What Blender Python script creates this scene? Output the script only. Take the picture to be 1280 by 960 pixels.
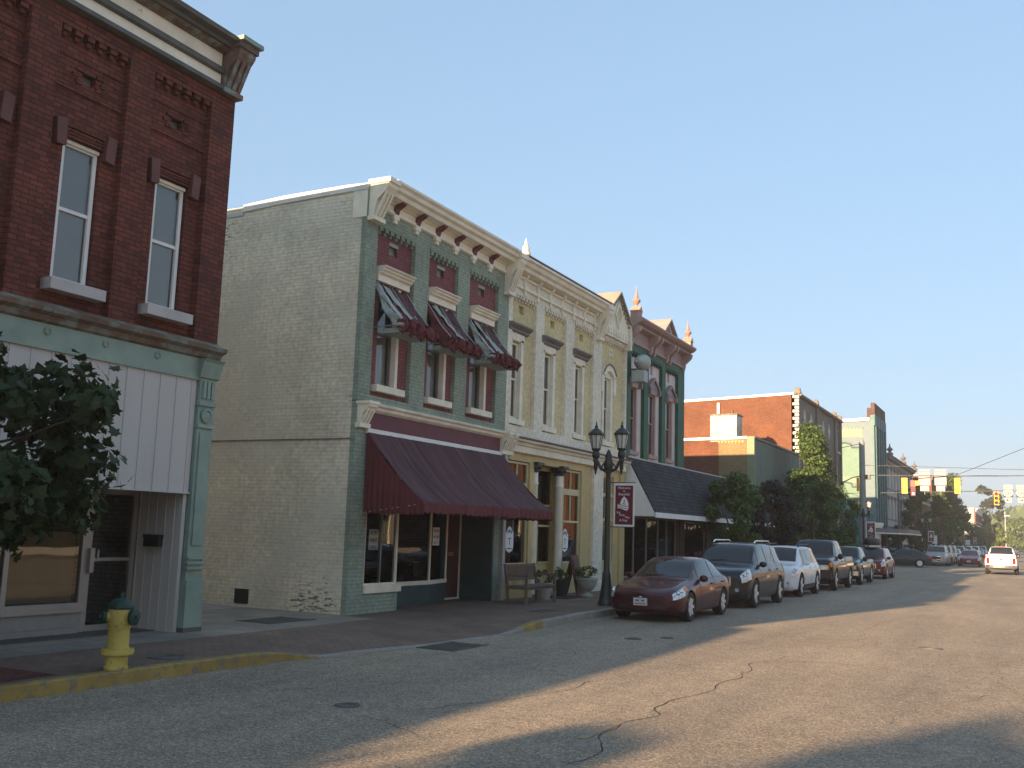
import bpy, bmesh, math, random
from math import sin, cos, pi, radians as rad
from mathutils import Vector, Matrix, noise as mnoise

sc = bpy.context.scene
for o in list(bpy.data.objects): bpy.data.objects.remove(o)
COL = sc.collection

# ------------------------------------------------------------------ camera
cd = bpy.data.cameras.new('camera'); cam = bpy.data.objects.new('camera', cd); COL.objects.link(cam)
cd.sensor_width = 36; cd.lens = 36*1260/1280; cd.clip_start = .1; cd.clip_end = 6000
cam.matrix_world = Matrix.Translation((0, 0, 1.9)) @ Matrix.Rotation(rad(27.35), 4, 'Z') @ Matrix.Rotation(rad(98.25), 4, 'X') @ Matrix.Rotation(rad(1.85), 4, 'Z')
sc.camera = cam

# ------------------------------------------------------------------ sky, sun, exposure
EL, AZ = 13.6, 12.5              # sun elevation, degrees west of due south (behind the camera, to the left)
w = bpy.data.worlds.new('World'); sc.world = w; w.use_nodes = True
nt = w.node_tree; bg = nt.nodes['Background']
sky = nt.nodes.new('ShaderNodeTexSky'); sky.sky_type = 'NISHITA'; sky.sun_disc = False
sky.sun_elevation = rad(EL); sky.sun_rotation = rad(180+AZ)
sky.altitude = 100; sky.air_density = 1.0; sky.dust_density = 2; sky.ozone_density = 3
gm_ = nt.nodes.new('ShaderNodeGamma'); gm_.inputs[1].default_value = .34; tn = nt.nodes.new('ShaderNodeMix'); tn.data_type = 'RGBA'; tn.blend_type = 'MULTIPLY'; tn.inputs[0].default_value = 1; tn.inputs[7].default_value = (.76, 1.015, 1.24, 1)
nt.links.new(sky.outputs[0], gm_.inputs[0]); nt.links.new(gm_.outputs[0], tn.inputs[6]); nt.links.new(tn.outputs[2], bg.inputs[0]); bg.inputs[1].default_value = .112
sd = bpy.data.lights.new('sun', 'SUN'); sd.energy = 3.9; sd.angle = rad(.5); sd.color = (1, .68, .40)
sun = bpy.data.objects.new('sun', sd); COL.objects.link(sun)
tosun = Vector((-sin(rad(AZ))*cos(rad(EL)), -cos(rad(AZ))*cos(rad(EL)), sin(rad(EL))))
sun.rotation_euler = tosun.to_track_quat('Z', 'Y').to_euler()
sc.view_settings.view_transform = 'Standard'; sc.view_settings.look = 'None'
sc.view_settings.exposure = 2.12; sc.view_settings.gamma = 1; sc.view_settings.use_curve_mapping = False
sc.cycles.max_bounces = 6; sc.cycles.transparent_max_bounces = 24

# ------------------------------------------------------------------ mesh helpers
class MB:
    def __init__(s): s.v = []; s.f = []; s.m = []
    def add(s, vs, fs, m=0):
        b = len(s.v); s.v += [tuple(v) for v in vs]
        for f in fs: s.f.append(tuple(b+i for i in f)); s.m.append(m)
        return s
    def box(s, x0, x1, y0, y1, z0, z1, m=0):
        return s.add([(x0,y0,z0),(x1,y0,z0),(x1,y1,z0),(x0,y1,z0),(x0,y0,z1),(x1,y0,z1),(x1,y1,z1),(x0,y1,z1)],
                     [(0,3,2,1),(4,5,6,7),(0,1,5,4),(1,2,6,5),(2,3,7,6),(3,0,4,7)], m)
    def prism(s, pts, axis, a, b, m=0):
        n = len(pts)
        def P(p, t): return {'x': (t, p[0], p[1]), 'y': (p[0], t, p[1]), 'z': (p[0], p[1], t)}[axis]
        return s.add([P(p, a) for p in pts]+[P(p, b) for p in pts],
                     [tuple(range(n-1, -1, -1)), tuple(range(n, 2*n))]+[(i, (i+1) % n, n+(i+1) % n, n+i) for i in range(n)], m)
    def tube(s, pts, r, n=8, m=0, cap=True):
        pts = [Vector(p) for p in pts]; rs = r if isinstance(r, (list, tuple)) else [r]*len(pts)
        vs = []; up = Vector((0, 0, 1))
        for i, p in enumerate(pts):
            d = (pts[min(i+1, len(pts)-1)]-pts[max(i-1, 0)]).normalized()
            u = d.cross(up)
            if u.length < .05: u = d.cross(Vector((1, 0, 0)))
            u.normalize(); v = d.cross(u)
            for k in range(n):
                a = 2*pi*k/n; vs.append(p+(u*cos(a)+v*sin(a))*rs[i])
        fs = [(i*n+k, i*n+(k+1) % n, (i+1)*n+(k+1) % n, (i+1)*n+k) for i in range(len(pts)-1) for k in range(n)]
        if cap: fs += [tuple(range(n-1, -1, -1)), tuple((len(pts)-1)*n+k for k in range(n))]
        return s.add(vs, fs, m)
    def lathe(s, c, prof, n=16, m=0, axis='z', a0=0, sx=1, sy=1):
        vs = []; c = Vector(c)
        for r, h in prof:
            for k in range(n):
                a = a0+2*pi*k/n; p = (r*cos(a)*sx, r*sin(a)*sy, h)
                if axis == 'x': p = (p[2], p[0], p[1])
                if axis == 'y': p = (p[0], p[2], p[1])
                vs.append(c+Vector(p))
        fs = [(i*n+k, i*n+(k+1) % n, (i+1)*n+(k+1) % n, (i+1)*n+k) for i in range(len(prof)-1) for k in range(n)]
        fs += [tuple(range(n-1, -1, -1)), tuple((len(prof)-1)*n+k for k in range(n))]
        return s.add(vs, fs, m)
    def sph(s, c, r, n=12, m=0, sz=1):
        k = max(4, n//2)
        return s.lathe(c, [(max(.001, r*sin(pi*i/k)), -r*sz*cos(pi*i/k)) for i in range(k+1)], n, m)
    def xform(s, M): s.v = [tuple(M @ Vector(v)) for v in s.v]; return s
    def merge(s, o, m=None):
        b = len(s.v); s.v += o.v
        s.f += [tuple(b+i for i in f) for f in o.f]; s.m += o.m if m is None else [m]*len(o.m); return s

def label(o, lab=None, cat=None, group=None, kind=None):
    if lab: o['label'] = lab
    if cat: o['category'] = cat
    if group: o['group'] = group
    if kind: o['kind'] = kind
    return o

OW = {}                                                # world origin of each thing (parts are modelled in place)
def thing(name, lab, cat, loc=(0, 0, 0), group=None):
    o = bpy.data.objects.new(name, None); COL.objects.link(o); o.location = loc; o.empty_display_size = .2
    OW[o] = Vector(loc); label(o, lab, cat, group); return o

def part(name, mb, mats, parent=None, smooth=0, local=False, origin=None, fixn=True):
    """link a mesh builder as ONE mesh; world coordinates unless local"""
    org = Vector((0, 0, 0))
    if parent is not None and not local: org = OW[parent]
    if parent is None and origin is not None: org = Vector(origin)
    me = bpy.data.meshes.new(name)
    me.from_pydata([tuple(Vector(v)-org) for v in mb.v], [], mb.f)
    for m in (mats if isinstance(mats, (list, tuple)) else [mats]): me.materials.append(m)
    me.polygons.foreach_set('material_index', mb.m)
    me.validate(clean_customdata=False)
    if fixn:
        bm = bmesh.new(); bm.from_mesh(me); bmesh.ops.recalc_face_normals(bm, faces=bm.faces); bm.to_mesh(me); bm.free()
    if smooth:
        me.polygons.foreach_set('use_smooth', [True]*len(me.polygons)); me.set_sharp_from_angle(angle=rad(smooth))
    me.update()
    o = bpy.data.objects.new(name, me); COL.objects.link(o)
    if parent is not None: o.parent = parent; OW[o] = OW.get(parent, Vector())
    else: o.location = org; OW[o] = org
    return o

def copy_tree(o, parent=None):
    c = o.copy(); COL.objects.link(c)
    if parent is not None: c.parent = parent
    for ch in o.children:
        copy_tree(ch, c)
    return c

def bevel(o, wdt=.01, seg=1):
    bm = bmesh.new(); bm.from_mesh(o.data)
    es = [e for e in bm.edges if len(e.link_faces) == 2 and e.calc_face_angle(0) > .6]
    bmesh.ops.bevel(bm, geom=es, offset=wdt, segments=seg, affect='EDGES', clamp_overlap=True)
    bm.to_mesh(o.data); bm.free(); return o

def text_part(name, s, size, M, mat, parent, depth=.002, align='CENTER'):
    cu = bpy.data.curves.new(name, 'FONT'); cu.body = s; cu.size = size; cu.align_x = align; cu.align_y = 'CENTER'; cu.extrude = depth
    cu.resolution_u = 2
    t = bpy.data.objects.new(name+'_curve', cu); COL.objects.link(t)
    dg = bpy.context.evaluated_depsgraph_get()
    me = bpy.data.meshes.new_from_object(t.evaluated_get(dg)); bpy.data.objects.remove(t); me.name = name
    org = OW.get(parent, Vector())
    me.transform(Matrix.Translation(-org) @ M); me.materials.clear(); me.materials.append(mat)
    o = bpy.data.objects.new(name, me); COL.objects.link(o); o.parent = parent; OW[o] = org
    return o
FACE_X = Matrix(((0, 0, 1, 0), (1, 0, 0, 0), (0, 1, 0, 0), (0, 0, 0, 1)))          # text facing +x, reading along +y
FACE_Y = Matrix(((1, 0, 0, 0), (0, 0, -1, 0), (0, 1, 0, 0), (0, 0, 0, 1)))         # text facing -y, reading along +x

# ------------------------------------------------------------------ materials
def srgb(r, g, b):
    return tuple(((c/255)/12.92 if c/255 <= .04045 else ((c/255+.055)/1.055)**2.4) for c in (r, g, b))
def newmat(name):
    m = bpy.data.materials.new(name); m.use_nodes = True; n = m.node_tree
    return m, n, n.nodes['Principled BSDF'], n.nodes.new, n.links.new
def ramp(N, fac, L, stops):
    r = N('ShaderNodeValToRGB'); L(fac, r.inputs[0])
    e = r.color_ramp.elements
    while len(e) < len(stops): e.new(.5)
    for el, (p, c) in zip(e, stops): el.position = p; el.color = c if len(c) == 4 else (*c, 1)
    return r
def c4(c): return (*c, 1)
def mul(c, k): return tuple(min(1, x*k) for x in c)
def noise(N, L, vec, scale, detail=4, rough=.55):
    n = N('ShaderNodeTexNoise'); n.inputs['Scale'].default_value = scale; n.inputs['Detail'].default_value = detail
    n.inputs['Roughness'].default_value = rough; L(vec, n.inputs['Vector']); return n
def mixc(N, L, fac, a, b, mode='MIX'):
    m = N('ShaderNodeMix'); m.data_type = 'RGBA'; m.blend_type = mode
    for sock, v in ((m.inputs[0], fac), (m.inputs[6], a), (m.inputs[7], b)):
        if hasattr(v, 'links') or hasattr(v, 'is_output'): L(v, sock)
        elif isinstance(v, (int, float)): sock.default_value = v
        else: sock.default_value = c4(v) if len(v) == 3 else v
    return m.outputs[2]

def paint(name, col, rough=.6, var=.15, scale=2.5, patch=None, pthr=(.6, .68), pscale=6, bump=.1, bscale=60, metal=0, coat=0, stretch=(1, 1, 1), spec=.4):
    m, nt, P, N, L = newmat(name)
    tc = N('ShaderNodeTexCoord').outputs['Object']
    mp = N('ShaderNodeMapping'); L(tc, mp.inputs[0]); mp.inputs['Scale'].default_value = stretch
    n1 = noise(N, L, mp.outputs[0], scale)
    c = ramp(N, n1.outputs[0], L, [(.3, mul(col, 1-var)), (.7, mul(col, 1+var))]).outputs[0]
    if patch:
        n2 = noise(N, L, mp.outputs[0], pscale, 6, .65)
        r2 = ramp(N, n2.outputs[0], L, [(pthr[0], (0, 0, 0)), (pthr[1], (1, 1, 1))])
        c = mixc(N, L, r2.outputs[0], c, patch)
    L(c, P.inputs['Base Color']); P.inputs['Roughness'].default_value = rough; P.inputs['Metallic'].default_value = metal
    P.inputs['Specular IOR Level'].default_value = spec
    if coat: P.inputs['Coat Weight'].default_value = coat; P.inputs['Coat Roughness'].default_value = .04
    if bump:
        n3 = noise(N, L, tc, bscale, 3); b = N('ShaderNodeBump'); b.inputs['Strength'].default_value = bump; b.inputs['Distance'].default_value = .01
        L(n3.outputs[0], b.inputs['Height']); L(b.outputs[0], P.inputs['Normal'])
    return m

def brick(name, c1, c2, mortar, rough=.85, course=.075, bw=.22, msize=.011, bump=.6, stain=None, sthr=(.55, .75), sscale=1.2, dirt=.35, peel=None, pthr=(.68, .72), pmask=None):
    m, nt, P, N, L = newmat(name)
    g = N('ShaderNodeNewGeometry').outputs['Position']
    sx = N('ShaderNodeSeparateXYZ'); L(g, sx.inputs[0])
    ad = N('ShaderNodeMath'); ad.operation = 'ADD'; L(sx.outputs[0], ad.inputs[0]); L(sx.outputs[1], ad.inputs[1])
    # slight unevenness of the courses
    nw = noise(N, L, g, 1.5, 2); wz = N('ShaderNodeMath'); wz.operation = 'MULTIPLY_ADD'; L(nw.outputs[0], wz.inputs[0]); wz.inputs[1].default_value = .02; L(sx.outputs[2], wz.inputs[2])
    cb = N('ShaderNodeCombineXYZ'); L(ad.outputs[0], cb.inputs[0]); L(wz.outputs[0], cb.inputs[1])
    bt = N('ShaderNodeTexBrick'); L(cb.outputs[0], bt.inputs['Vector'])
    bt.inputs['Color1'].default_value = c4(c1); bt.inputs['Color2'].default_value = c4(c2); bt.inputs['Mortar'].default_value = c4(mortar)
    bt.inputs['Scale'].default_value = 1; bt.inputs['Brick Width'].default_value = bw; bt.inputs['Row Height'].default_value = course
    bt.inputs['Mortar Size'].default_value = msize; bt.inputs['Mortar Smooth'].default_value = .3; bt.inputs['Bias'].default_value = -.2
    n1 = noise(N, L, g, .8, 5); c = mixc(N, L, 1.0, bt.outputs[0], ramp(N, n1.outputs[0], L, [(.3, (1-dirt,)*3), (.7, (1+dirt*.4,)*3)]).outputs[0], 'MULTIPLY')
    n4 = noise(N, L, g, 9, 4); c = mixc(N, L, 1.0, c, ramp(N, n4.outputs[0], L, [(.35, (.82,)*3), (.7, (1.1,)*3)]).outputs[0], 'MULTIPLY')
    if stain:
        n2 = noise(N, L, g, sscale, 6, .7); c = mixc(N, L, ramp(N, n2.outputs[0], L, [(sthr[0], (0,)*3), (sthr[1], (1,)*3)]).outputs[0], c, stain)
    if peel:
        mp = N('ShaderNodeMapping'); L(cb.outputs[0], mp.inputs[0]); mp.inputs['Scale'].default_value = (2.2, 7, 1)
        n3 = noise(N, L, mp.outputs[0], 2.4, 6, .65)
        f = n3.outputs[0]
        if pmask:                                          # peeling concentrates round given spots (x, y, z, radius)
            for (px, py, pz, pr) in pmask:
                d = N('ShaderNodeVectorMath'); d.operation = 'DISTANCE'; L(g, d.inputs[0]); d.inputs[1].default_value = (px, py, pz)
                mr = N('ShaderNodeMapRange'); L(d.outputs['Value'], mr.inputs[0]); mr.inputs[1].default_value = 0; mr.inputs[2].default_value = pr
                mr.inputs[3].default_value = .22; mr.inputs[4].default_value = 0
                a2 = N('ShaderNodeMath'); a2.operation = 'ADD'; L(f, a2.inputs[0]); L(mr.outputs[0], a2.inputs[1]); f = a2.outputs[0]
        c = mixc(N, L, ramp(N, f, L, [(pthr[0], (0,)*3), (pthr[1], (1,)*3)]).outputs[0], c, peel)
    L(c, P.inputs['Base Color']); P.inputs['Roughness'].default_value = rough; P.inputs['Specular IOR Level'].default_value = .3
    iv = N('ShaderNodeMath'); iv.operation = 'SUBTRACT'; iv.inputs[0].default_value = 1; L(bt.outputs['Fac'], iv.inputs[1])
    ms = N('ShaderNodeMath'); ms.operation = 'MULTIPLY_ADD'; L(n4.outputs[0], ms.inputs[0]); ms.inputs[1].default_value = .35; L(iv.outputs[0], ms.inputs[2])
    b = N('ShaderNodeBump'); b.inputs['Strength'].default_value = bump; b.inputs['Distance'].default_value = .012
    L(ms.outputs[0], b.inputs['Height']); L(b.outputs[0], P.inputs['Normal'])
    return m

def glass(name, tint=(.8, .85, .85), wav=.02, refl=1.5):
    m, nt, P, N, L = newmat(name); nt.nodes.remove(P)
    out = nt.nodes['Material Output']
    g = N('ShaderNodeNewGeometry').outputs['Position']; n = noise(N, L, g, 1.3, 1)
    b = N('ShaderNodeBump'); b.inputs['Strength'].default_value = wav*4; b.inputs['Distance'].default_value = .02; L(n.outputs[0], b.inputs['Height'])
    gl = N('ShaderNodeBsdfGlossy'); gl.inputs['Roughness'].default_value = .01; L(b.outputs[0], gl.inputs['Normal'])
    tr = N('ShaderNodeBsdfTransparent'); tr.inputs[0].default_value = c4(tint)
    fr = N('ShaderNodeFresnel'); fr.inputs[0].default_value = refl; L(b.outputs[0], fr.inputs['Normal'])
    mx = N('ShaderNodeMixShader'); L(fr.outputs[0], mx.inputs[0]); L(tr.outputs[0], mx.inputs[1]); L(gl.outputs[0], mx.inputs[2]); L(mx.outputs[0], out.inputs[0])
    return m

M = {}
M['red_brick'] = brick('red_brick', (.19, .05, .034), (.095, .027, .020), (.05, .03, .026), stain=(.045, .03, .026), sthr=(.56, .8), sscale=.9, msize=.009)
M['red_brick_far'] = brick('orange_brick', (.175, .064, .034), (.14, .048, .026), (.20, .11, .07), stain=(.20, .105, .06), sthr=(.6, .8), sscale=.5, dirt=.25)
M['sage_side'] = brick('sage_painted_brick', (.84, .77, .585), (.79, .73, .545), (.68, .625, .475), msize=.008, dirt=.24, bump=.7, stain=(.66, .63, .51), sthr=(.5, .7), sscale=.45,
                       peel=(.24, .21, .17), pthr=(.745, .78), pmask=[(-12.3, 16.45, .3, 1.0), (-15.9, 16.45, 8.2, 1.5), (-12.1, 16.45, 4.4, .5), (-13.2, 16.45, .4, .9)])
M['teal_brick'] = brick('green_painted_brick', (.315, .375, .295), (.29, .35, .275), (.215, .265, .205), msize=.007, dirt=.25, peel=(.07, .08, .065), pthr=(.70, .74))
M['maroon_brick'] = brick('maroon_painted_brick', (.26, .095, .097), (.235, .085, .088), (.16, .056, .06), msize=.007, dirt=.25)
M['olive_paint'] = brick('yellow_painted_brick', (.70, .595, .335), (.67, .57, .32), (.58, .49, .28), msize=.004, dirt=.15, bump=.15)
M['cream_brick'] = brick('cream_painted_brick', (.82, .76, .62), (.78, .73, .59), (.70, .65, .53), msize=.004, dirt=.15, bump=.15)
M['tan_brick'] = brick('tan_brick', (.27, .20, .10), (.24, .18, .09), (.20, .15, .08), dirt=.2)
M['grey_brick'] = brick('grey_brown_brick', (.27, .235, .18), (.23, .20, .155), (.15, .13, .105), dirt=.25)
M['cream'] = paint('cream_trim', (.78, .725, .58), patch=(.40, .34, .25), pthr=(.66, .74), pscale=4, var=.12)
M['cream_yellow'] = paint('yellow_cream_trim', (.60, .52, .31), var=.1)
M['yellow'] = paint('ochre_yellow_paint', (.52, .40, .18), var=.1)
M['grey_trim'] = paint('grey_trim', (.17, .155, .155), var=.15)
M['teal'] = paint('sea_green_iron_paint', (.23, .315, .26), var=.15, patch=(.17, .16, .12), pthr=(.66, .78), pscale=3, rough=.5)
M['green'] = paint('bottle_green_paint', (.018, .085, .045), var=.2)
M['pink'] = paint('dusty_pink_paint', (.40, .27, .245), var=.12)
M['pale_pink'] = paint('pale_pink_paint', (.62, .53, .50), var=.08)
M['maroon'] = paint('maroon_paint', (.13, .035, .045), var=.15)
M['rust'] = paint('rusted_tin', (.15, .10, .07), var=.3, patch=(.20, .23, .20), pthr=(.48, .6), pscale=3, rough=.7)
M['darktin'] = paint('dark_weathered_tin', (.10, .10, .09), var=.3, patch=(.22, .14, .08), pthr=(.62, .72), pscale=5, rough=.6)
M['white'] = paint('white_paint', (.76, .75, .72), var=.06)
M['sillstone'] = paint('grey_sill_stone', (.44, .42, .40), var=.12, bump=.3)
M['redstone'] = paint('red_sandstone', (.12, .042, .032), var=.2, bump=.3)
M['alu'] = paint('aluminium_frame', (.38, .36, .33), rough=.45, metal=.5, var=.08)
M['whitepanel'] = paint('white_metal_siding', (.49, .475, .445), rough=.5, var=.05, stretch=(1, 1, .15), scale=1.5, patch=(.38, .34, .30), pthr=(.6, .78), pscale=2)
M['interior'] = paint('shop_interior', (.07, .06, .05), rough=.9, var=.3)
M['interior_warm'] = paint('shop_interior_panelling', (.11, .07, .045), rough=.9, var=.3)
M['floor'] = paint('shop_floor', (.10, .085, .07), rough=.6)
M['blind'] = paint('window_blind', (.50, .50, .48), rough=.8, var=.05)
M['curtain'] = paint('grey_curtain', (.47, .46, .43), rough=.9, var=.2, stretch=(1, 12, .3), scale=2)
M['paper'] = paint('brown_window_paper', (.26, .19, .09), rough=.8, var=.12)
M['glass'] = glass('window_glass', refl=1.95)
M['shopglass'] = glass('shop_window_glass', tint=(.75, .8, .78), refl=1.62)
M['tinted'] = paint('tinted_glass', (.012, .014, .016), rough=.03, var=0, bump=0, spec=.6)
M['roof'] = paint('roof_felt', (.10, .095, .09), rough=.95, var=.2)
M['coping'] = paint('pale_tin_coping', (.62, .60, .54), rough=.45, var=.1, metal=.2)
M['awning'] = paint('burgundy_canvas', (.082, .036, .042), rough=.9, var=.22, bump=.2, bscale=200, stretch=(.4, 3.2, .25), scale=1.5, patch=(.125, .075, .08), pthr=(.50, .72), pscale=2.2)
M['awning_side'] = paint('burgundy_canvas_side', (.125, .03, .034), rough=.9, var=.15, bump=.2, bscale=200)
M['awning_grey'] = paint('faded_canvas_lining', (.33, .37, .34), rough=.9, var=.15)
M['slate'] = None
M['iron'] = paint('black_cast_iron', (.018, .026, .024), rough=.45, var=.2, spec=.5)
M['metal'] = paint('galvanised_metal', (.38, .39, .38), rough=.5, metal=.4, var=.1)
M['wood'] = paint('weathered_teak', (.16, .115, .085), rough=.8, var=.25, stretch=(1, 8, 1), scale=3)
M['darkwood'] = paint('dark_brown_wood', (.09, .045, .035), rough=.7, var=.2)
M['concrete'] = paint('concrete', (.30, .285, .26), rough=.9, var=.15, patch=(.22, .21, .19), pthr=(.55, .7), pscale=2.5, bump=.4)
M['stone_pot'] = paint('cast_stone', (.36, .35, .31), rough=.9, var=.2, bump=.5)
M['hydrant_yellow'] = paint('hydrant_yellow', (.52, .43, .11), rough=.6, var=.22, patch=(.22, .15, .06), pthr=(.60, .68), pscale=11, bump=.3, bscale=35)
M['hydrant_green'] = paint('hydrant_green', (.012, .05, .036), rough=.45, var=.15)
M['rubber'] = paint('rubber', (.02, .02, .021), rough=.8, var=.2)
M['chrome'] = paint('chrome', (.72, .72, .74), rough=.16, metal=1, var=.03, bump=0)
M['alloy'] = paint('alloy_wheel', (.72, .72, .73), rough=.35, metal=.3, var=.05, bump=0)
M['blackplastic'] = paint('black_plastic', (.02, .02, .022), rough=.5, var=.1)
M['lampglass'] = paint('frosted_lamp_glass', (.55, .57, .52), rough=.2, var=.08, bump=0)
M['headlamp'] = paint('headlamp_lens', (.62, .64, .66), rough=.08, metal=.3, var=.5, scale=18, bump=.2, bscale=30)
M['amber'] = paint('amber_lens', (.70, .22, .03), rough=.1, var=.1, bump=0)
M['redlens'] = paint('red_lens', (.5, .02, .015), rough=.1, var=.1, bump=0)
M['signal_yellow'] = paint('signal_yellow', (.80, .42, .03), rough=.5, var=.08)
M['signwhite'] = paint('sign_white', (.78, .78, .76), rough=.5, var=.04)
M['black'] = paint('black_lettering', (.015, .015, .015), rough=.6, var=0)
M['banner'] = paint('burgundy_banner_cloth', (.13, .012, .025), rough=.8, var=.08)
M['bark'] = paint('bark', (.10, .085, .065), rough=.95, var=.3, bump=.8, bscale=25)
M['plate'] = paint('licence_plate', (.60, .58, .58), rough=.4, var=.05)
M['blue'] = paint('blue_sign_paint', (.03, .06, .25), rough=.5)
# ------------------------------------------------------------------ ground, road, pavements
def asphalt():
    m, nt, P, N, L = newmat('asphalt')
    g = N('ShaderNodeNewGeometry').outputs['Position']
    big = noise(N, L, g, .22, 5, .6); sp = noise(N, L, g, 55, 3, .8)
    mp = N('ShaderNodeMapping'); L(g, mp.inputs[0]); mp.inputs['Scale'].default_value = (1, .12, 1)
    lane = noise(N, L, mp.outputs[0], .8, 4, .6)
    c = ramp(N, big.outputs[0], L, [(.3, (.262, .222, .172)), (.7, (.34, .288, .225))]).outputs[0]
    c = mixc(N, L, 1.0, c, ramp(N, lane.outputs[0], L, [(.35, (.8, .81, .83)), (.65, (1.08, 1.06, 1.03))]).outputs[0], 'MULTIPLY')
    c = mixc(N, L, 1.0, c, ramp(N, sp.outputs[0], L, [(.36, (.7, .7, .7)), (.52, (1, 1, 1)), (.66, (1.3, 1.28, 1.22))]).outputs[0], 'MULTIPLY')
    vs_ = N('ShaderNodeTexVoronoi'); vs_.inputs['Scale'].default_value = 55; L(g, vs_.inputs['Vector']); sv = N('ShaderNodeSeparateColor'); L(vs_.outputs['Color'], sv.inputs[0])
    c = mixc(N, L, 1.0, c, ramp(N, sv.outputs[0], L, [(.0, (.50, .50, .51)), (.35, (.92, .92, .92)), (.75, (1.05, 1.04, 1.02)), (1, (1.75, 1.68, 1.55))]).outputs[0], 'MULTIPLY')
    # cracks: distorted cell edges, shown only where another noise lets them through
    dn = noise(N, L, g, 1.3, 5, .65)
    vm = N('ShaderNodeVectorMath'); vm.operation = 'MULTIPLY_ADD'; L(dn.outputs['Color'], vm.inputs[0]); vm.inputs[1].default_value = (1.1, 1.1, 0); L(g, vm.inputs[2])
    mp2 = N('ShaderNodeMapping'); L(vm.outputs[0], mp2.inputs[0]); mp2.inputs['Scale'].default_value = (.26, .13, 0)
    vo = N('ShaderNodeTexVoronoi'); vo.feature = 'DISTANCE_TO_EDGE'; vo.inputs['Scale'].default_value = 1; L(mp2.outputs[0], vo.inputs['Vector'])
    gate = noise(N, L, g, .35, 3, .5)
    gr = ramp(N, gate.outputs[0], L, [(.60, (0, 0, 0)), (.64, (.7, .7, .7))])
    cr = ramp(N, vo.outputs['Distance'], L, [(.0, (1, 1, 1)), (.001, (1, 1, 1)), (.0025, (0, 0, 0))])
    mm = N('ShaderNodeMath'); mm.operation = 'MULTIPLY'; L(gr.outputs[0], mm.inputs[0]); L(cr.outputs[0], mm.inputs[1])
    c = mixc(N, L, mm.outputs[0], c, (.06, .055, .05))
    wear = noise(N, L, g, 3.5, 6, .7)
    c = mixc(N, L, 1.0, c, ramp(N, wear.outputs[0], L, [(.3, (.86,)*3), (.7, (1.1,)*3)]).outputs[0], 'MULTIPLY')
    L(c, P.inputs['Base Color']); P.inputs['Roughness'].default_value = .9; P.inputs['Specular IOR Level'].default_value = .25
    b = N('ShaderNodeBump'); b.inputs['Strength'].default_value = .55; b.inputs['Distance'].default_value = .012
    L(sp.outputs[0], b.inputs['Height']); L(b.outputs[0], P.inputs['Normal'])
    return m
def pavers():
    m, nt, P, N, L = newmat('brick_paving')
    g = N('ShaderNodeNewGeometry').outputs['Position']
    bt = N('ShaderNodeTexBrick'); L(g, bt.inputs['Vector'])
    for k, v in (('Color1', (.20, .13, .095)), ('Color2', (.165, .11, .08)), ('Mortar', (.105, .075, .058))): bt.inputs[k].default_value = c4(v)
    for k, v in (('Scale', 1), ('Brick Width', .2), ('Row Height', .1), ('Mortar Size', .008)): bt.inputs[k].default_value = v
    b2 = N('ShaderNodeTexBrick'); L(g, b2.inputs['Vector']); b2.offset = 0
    for k, v in (('Color1', (.27, .235, .19)), ('Color2', (.215, .19, .16)), ('Mortar', (.09, .08, .07))): b2.inputs[k].default_value = c4(v)
    for k, v in (('Scale', 1), ('Brick Width', 1.5), ('Row Height', 1.5), ('Mortar Size', .012)): b2.inputs[k].default_value = v
    s = N('ShaderNodeSeparateXYZ'); L(g, s.inputs[0])
    nz = noise(N, L, g, 1.1, 5, .65)
    r = ramp(N, s.outputs[0], L, [(0, (0, 0, 0)), (1, (1, 1, 1))])
    mr = N('ShaderNodeMapRange'); L(s.outputs[0], mr.inputs[0]); mr.inputs[1].default_value = -11.32; mr.inputs[2].default_value = -11.28
    mr2 = N('ShaderNodeMapRange'); L(s.outputs[1], mr2.inputs[0]); mr2.inputs[1].default_value = 16.3; mr2.inputs[2].default_value = 16.5; mxx = N('ShaderNodeMath'); mxx.operation = 'MAXIMUM'; L(mr.outputs[0], mxx.inputs[0]); L(mr2.outputs[0], mxx.inputs[1])
    c = mixc(N, L, mxx.outputs[0], b2.outputs[0], bt.outputs[0])
    c = mixc(N, L, 1.0, c, ramp(N, nz.outputs[0], L, [(.3, (.72, .74, .76)), (.7, (1.22, 1.2, 1.15))]).outputs[0], 'MULTIPLY')
    n2 = noise(N, L, g, 30, 3); c = mixc(N, L, 1.0, c, ramp(N, n2.outputs[0], L, [(.3, (.85,)*3), (.7, (1.15,)*3)]).outputs[0], 'MULTIPLY')
    L(c, P.inputs['Base Color']); P.inputs['Roughness'].default_value = .85
    b = N('ShaderNodeBump'); b.inputs['Strength'].default_value = .4; b.inputs['Distance'].default_value = .01; L(n2.outputs[0], b.inputs['Height']); L(b.outputs[0], P.inputs['Normal'])
    return m
M['asphalt'] = asphalt(); M['pavers'] = pavers()
M['kerb'] = paint('kerb_concrete', (.27, .25, .22), rough=.9, var=.2, patch=(.14, .13, .12), pthr=(.58, .7), pscale=5, bump=.4)
M['kerb_yellow'] = paint('worn_yellow_kerb_paint', (.30, .215, .06), rough=.7, var=.25, patch=(.20, .165, .11), pthr=(.50, .60), pscale=7, bump=.3)
M['grass'] = paint('grass_and_soil', (.06, .08, .03), rough=1, var=.3, scale=.2)
def struct(name, mb, mat, **k):
    o = part(name, mb, mat, **k); o['kind'] = 'structure'; return o

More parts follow.
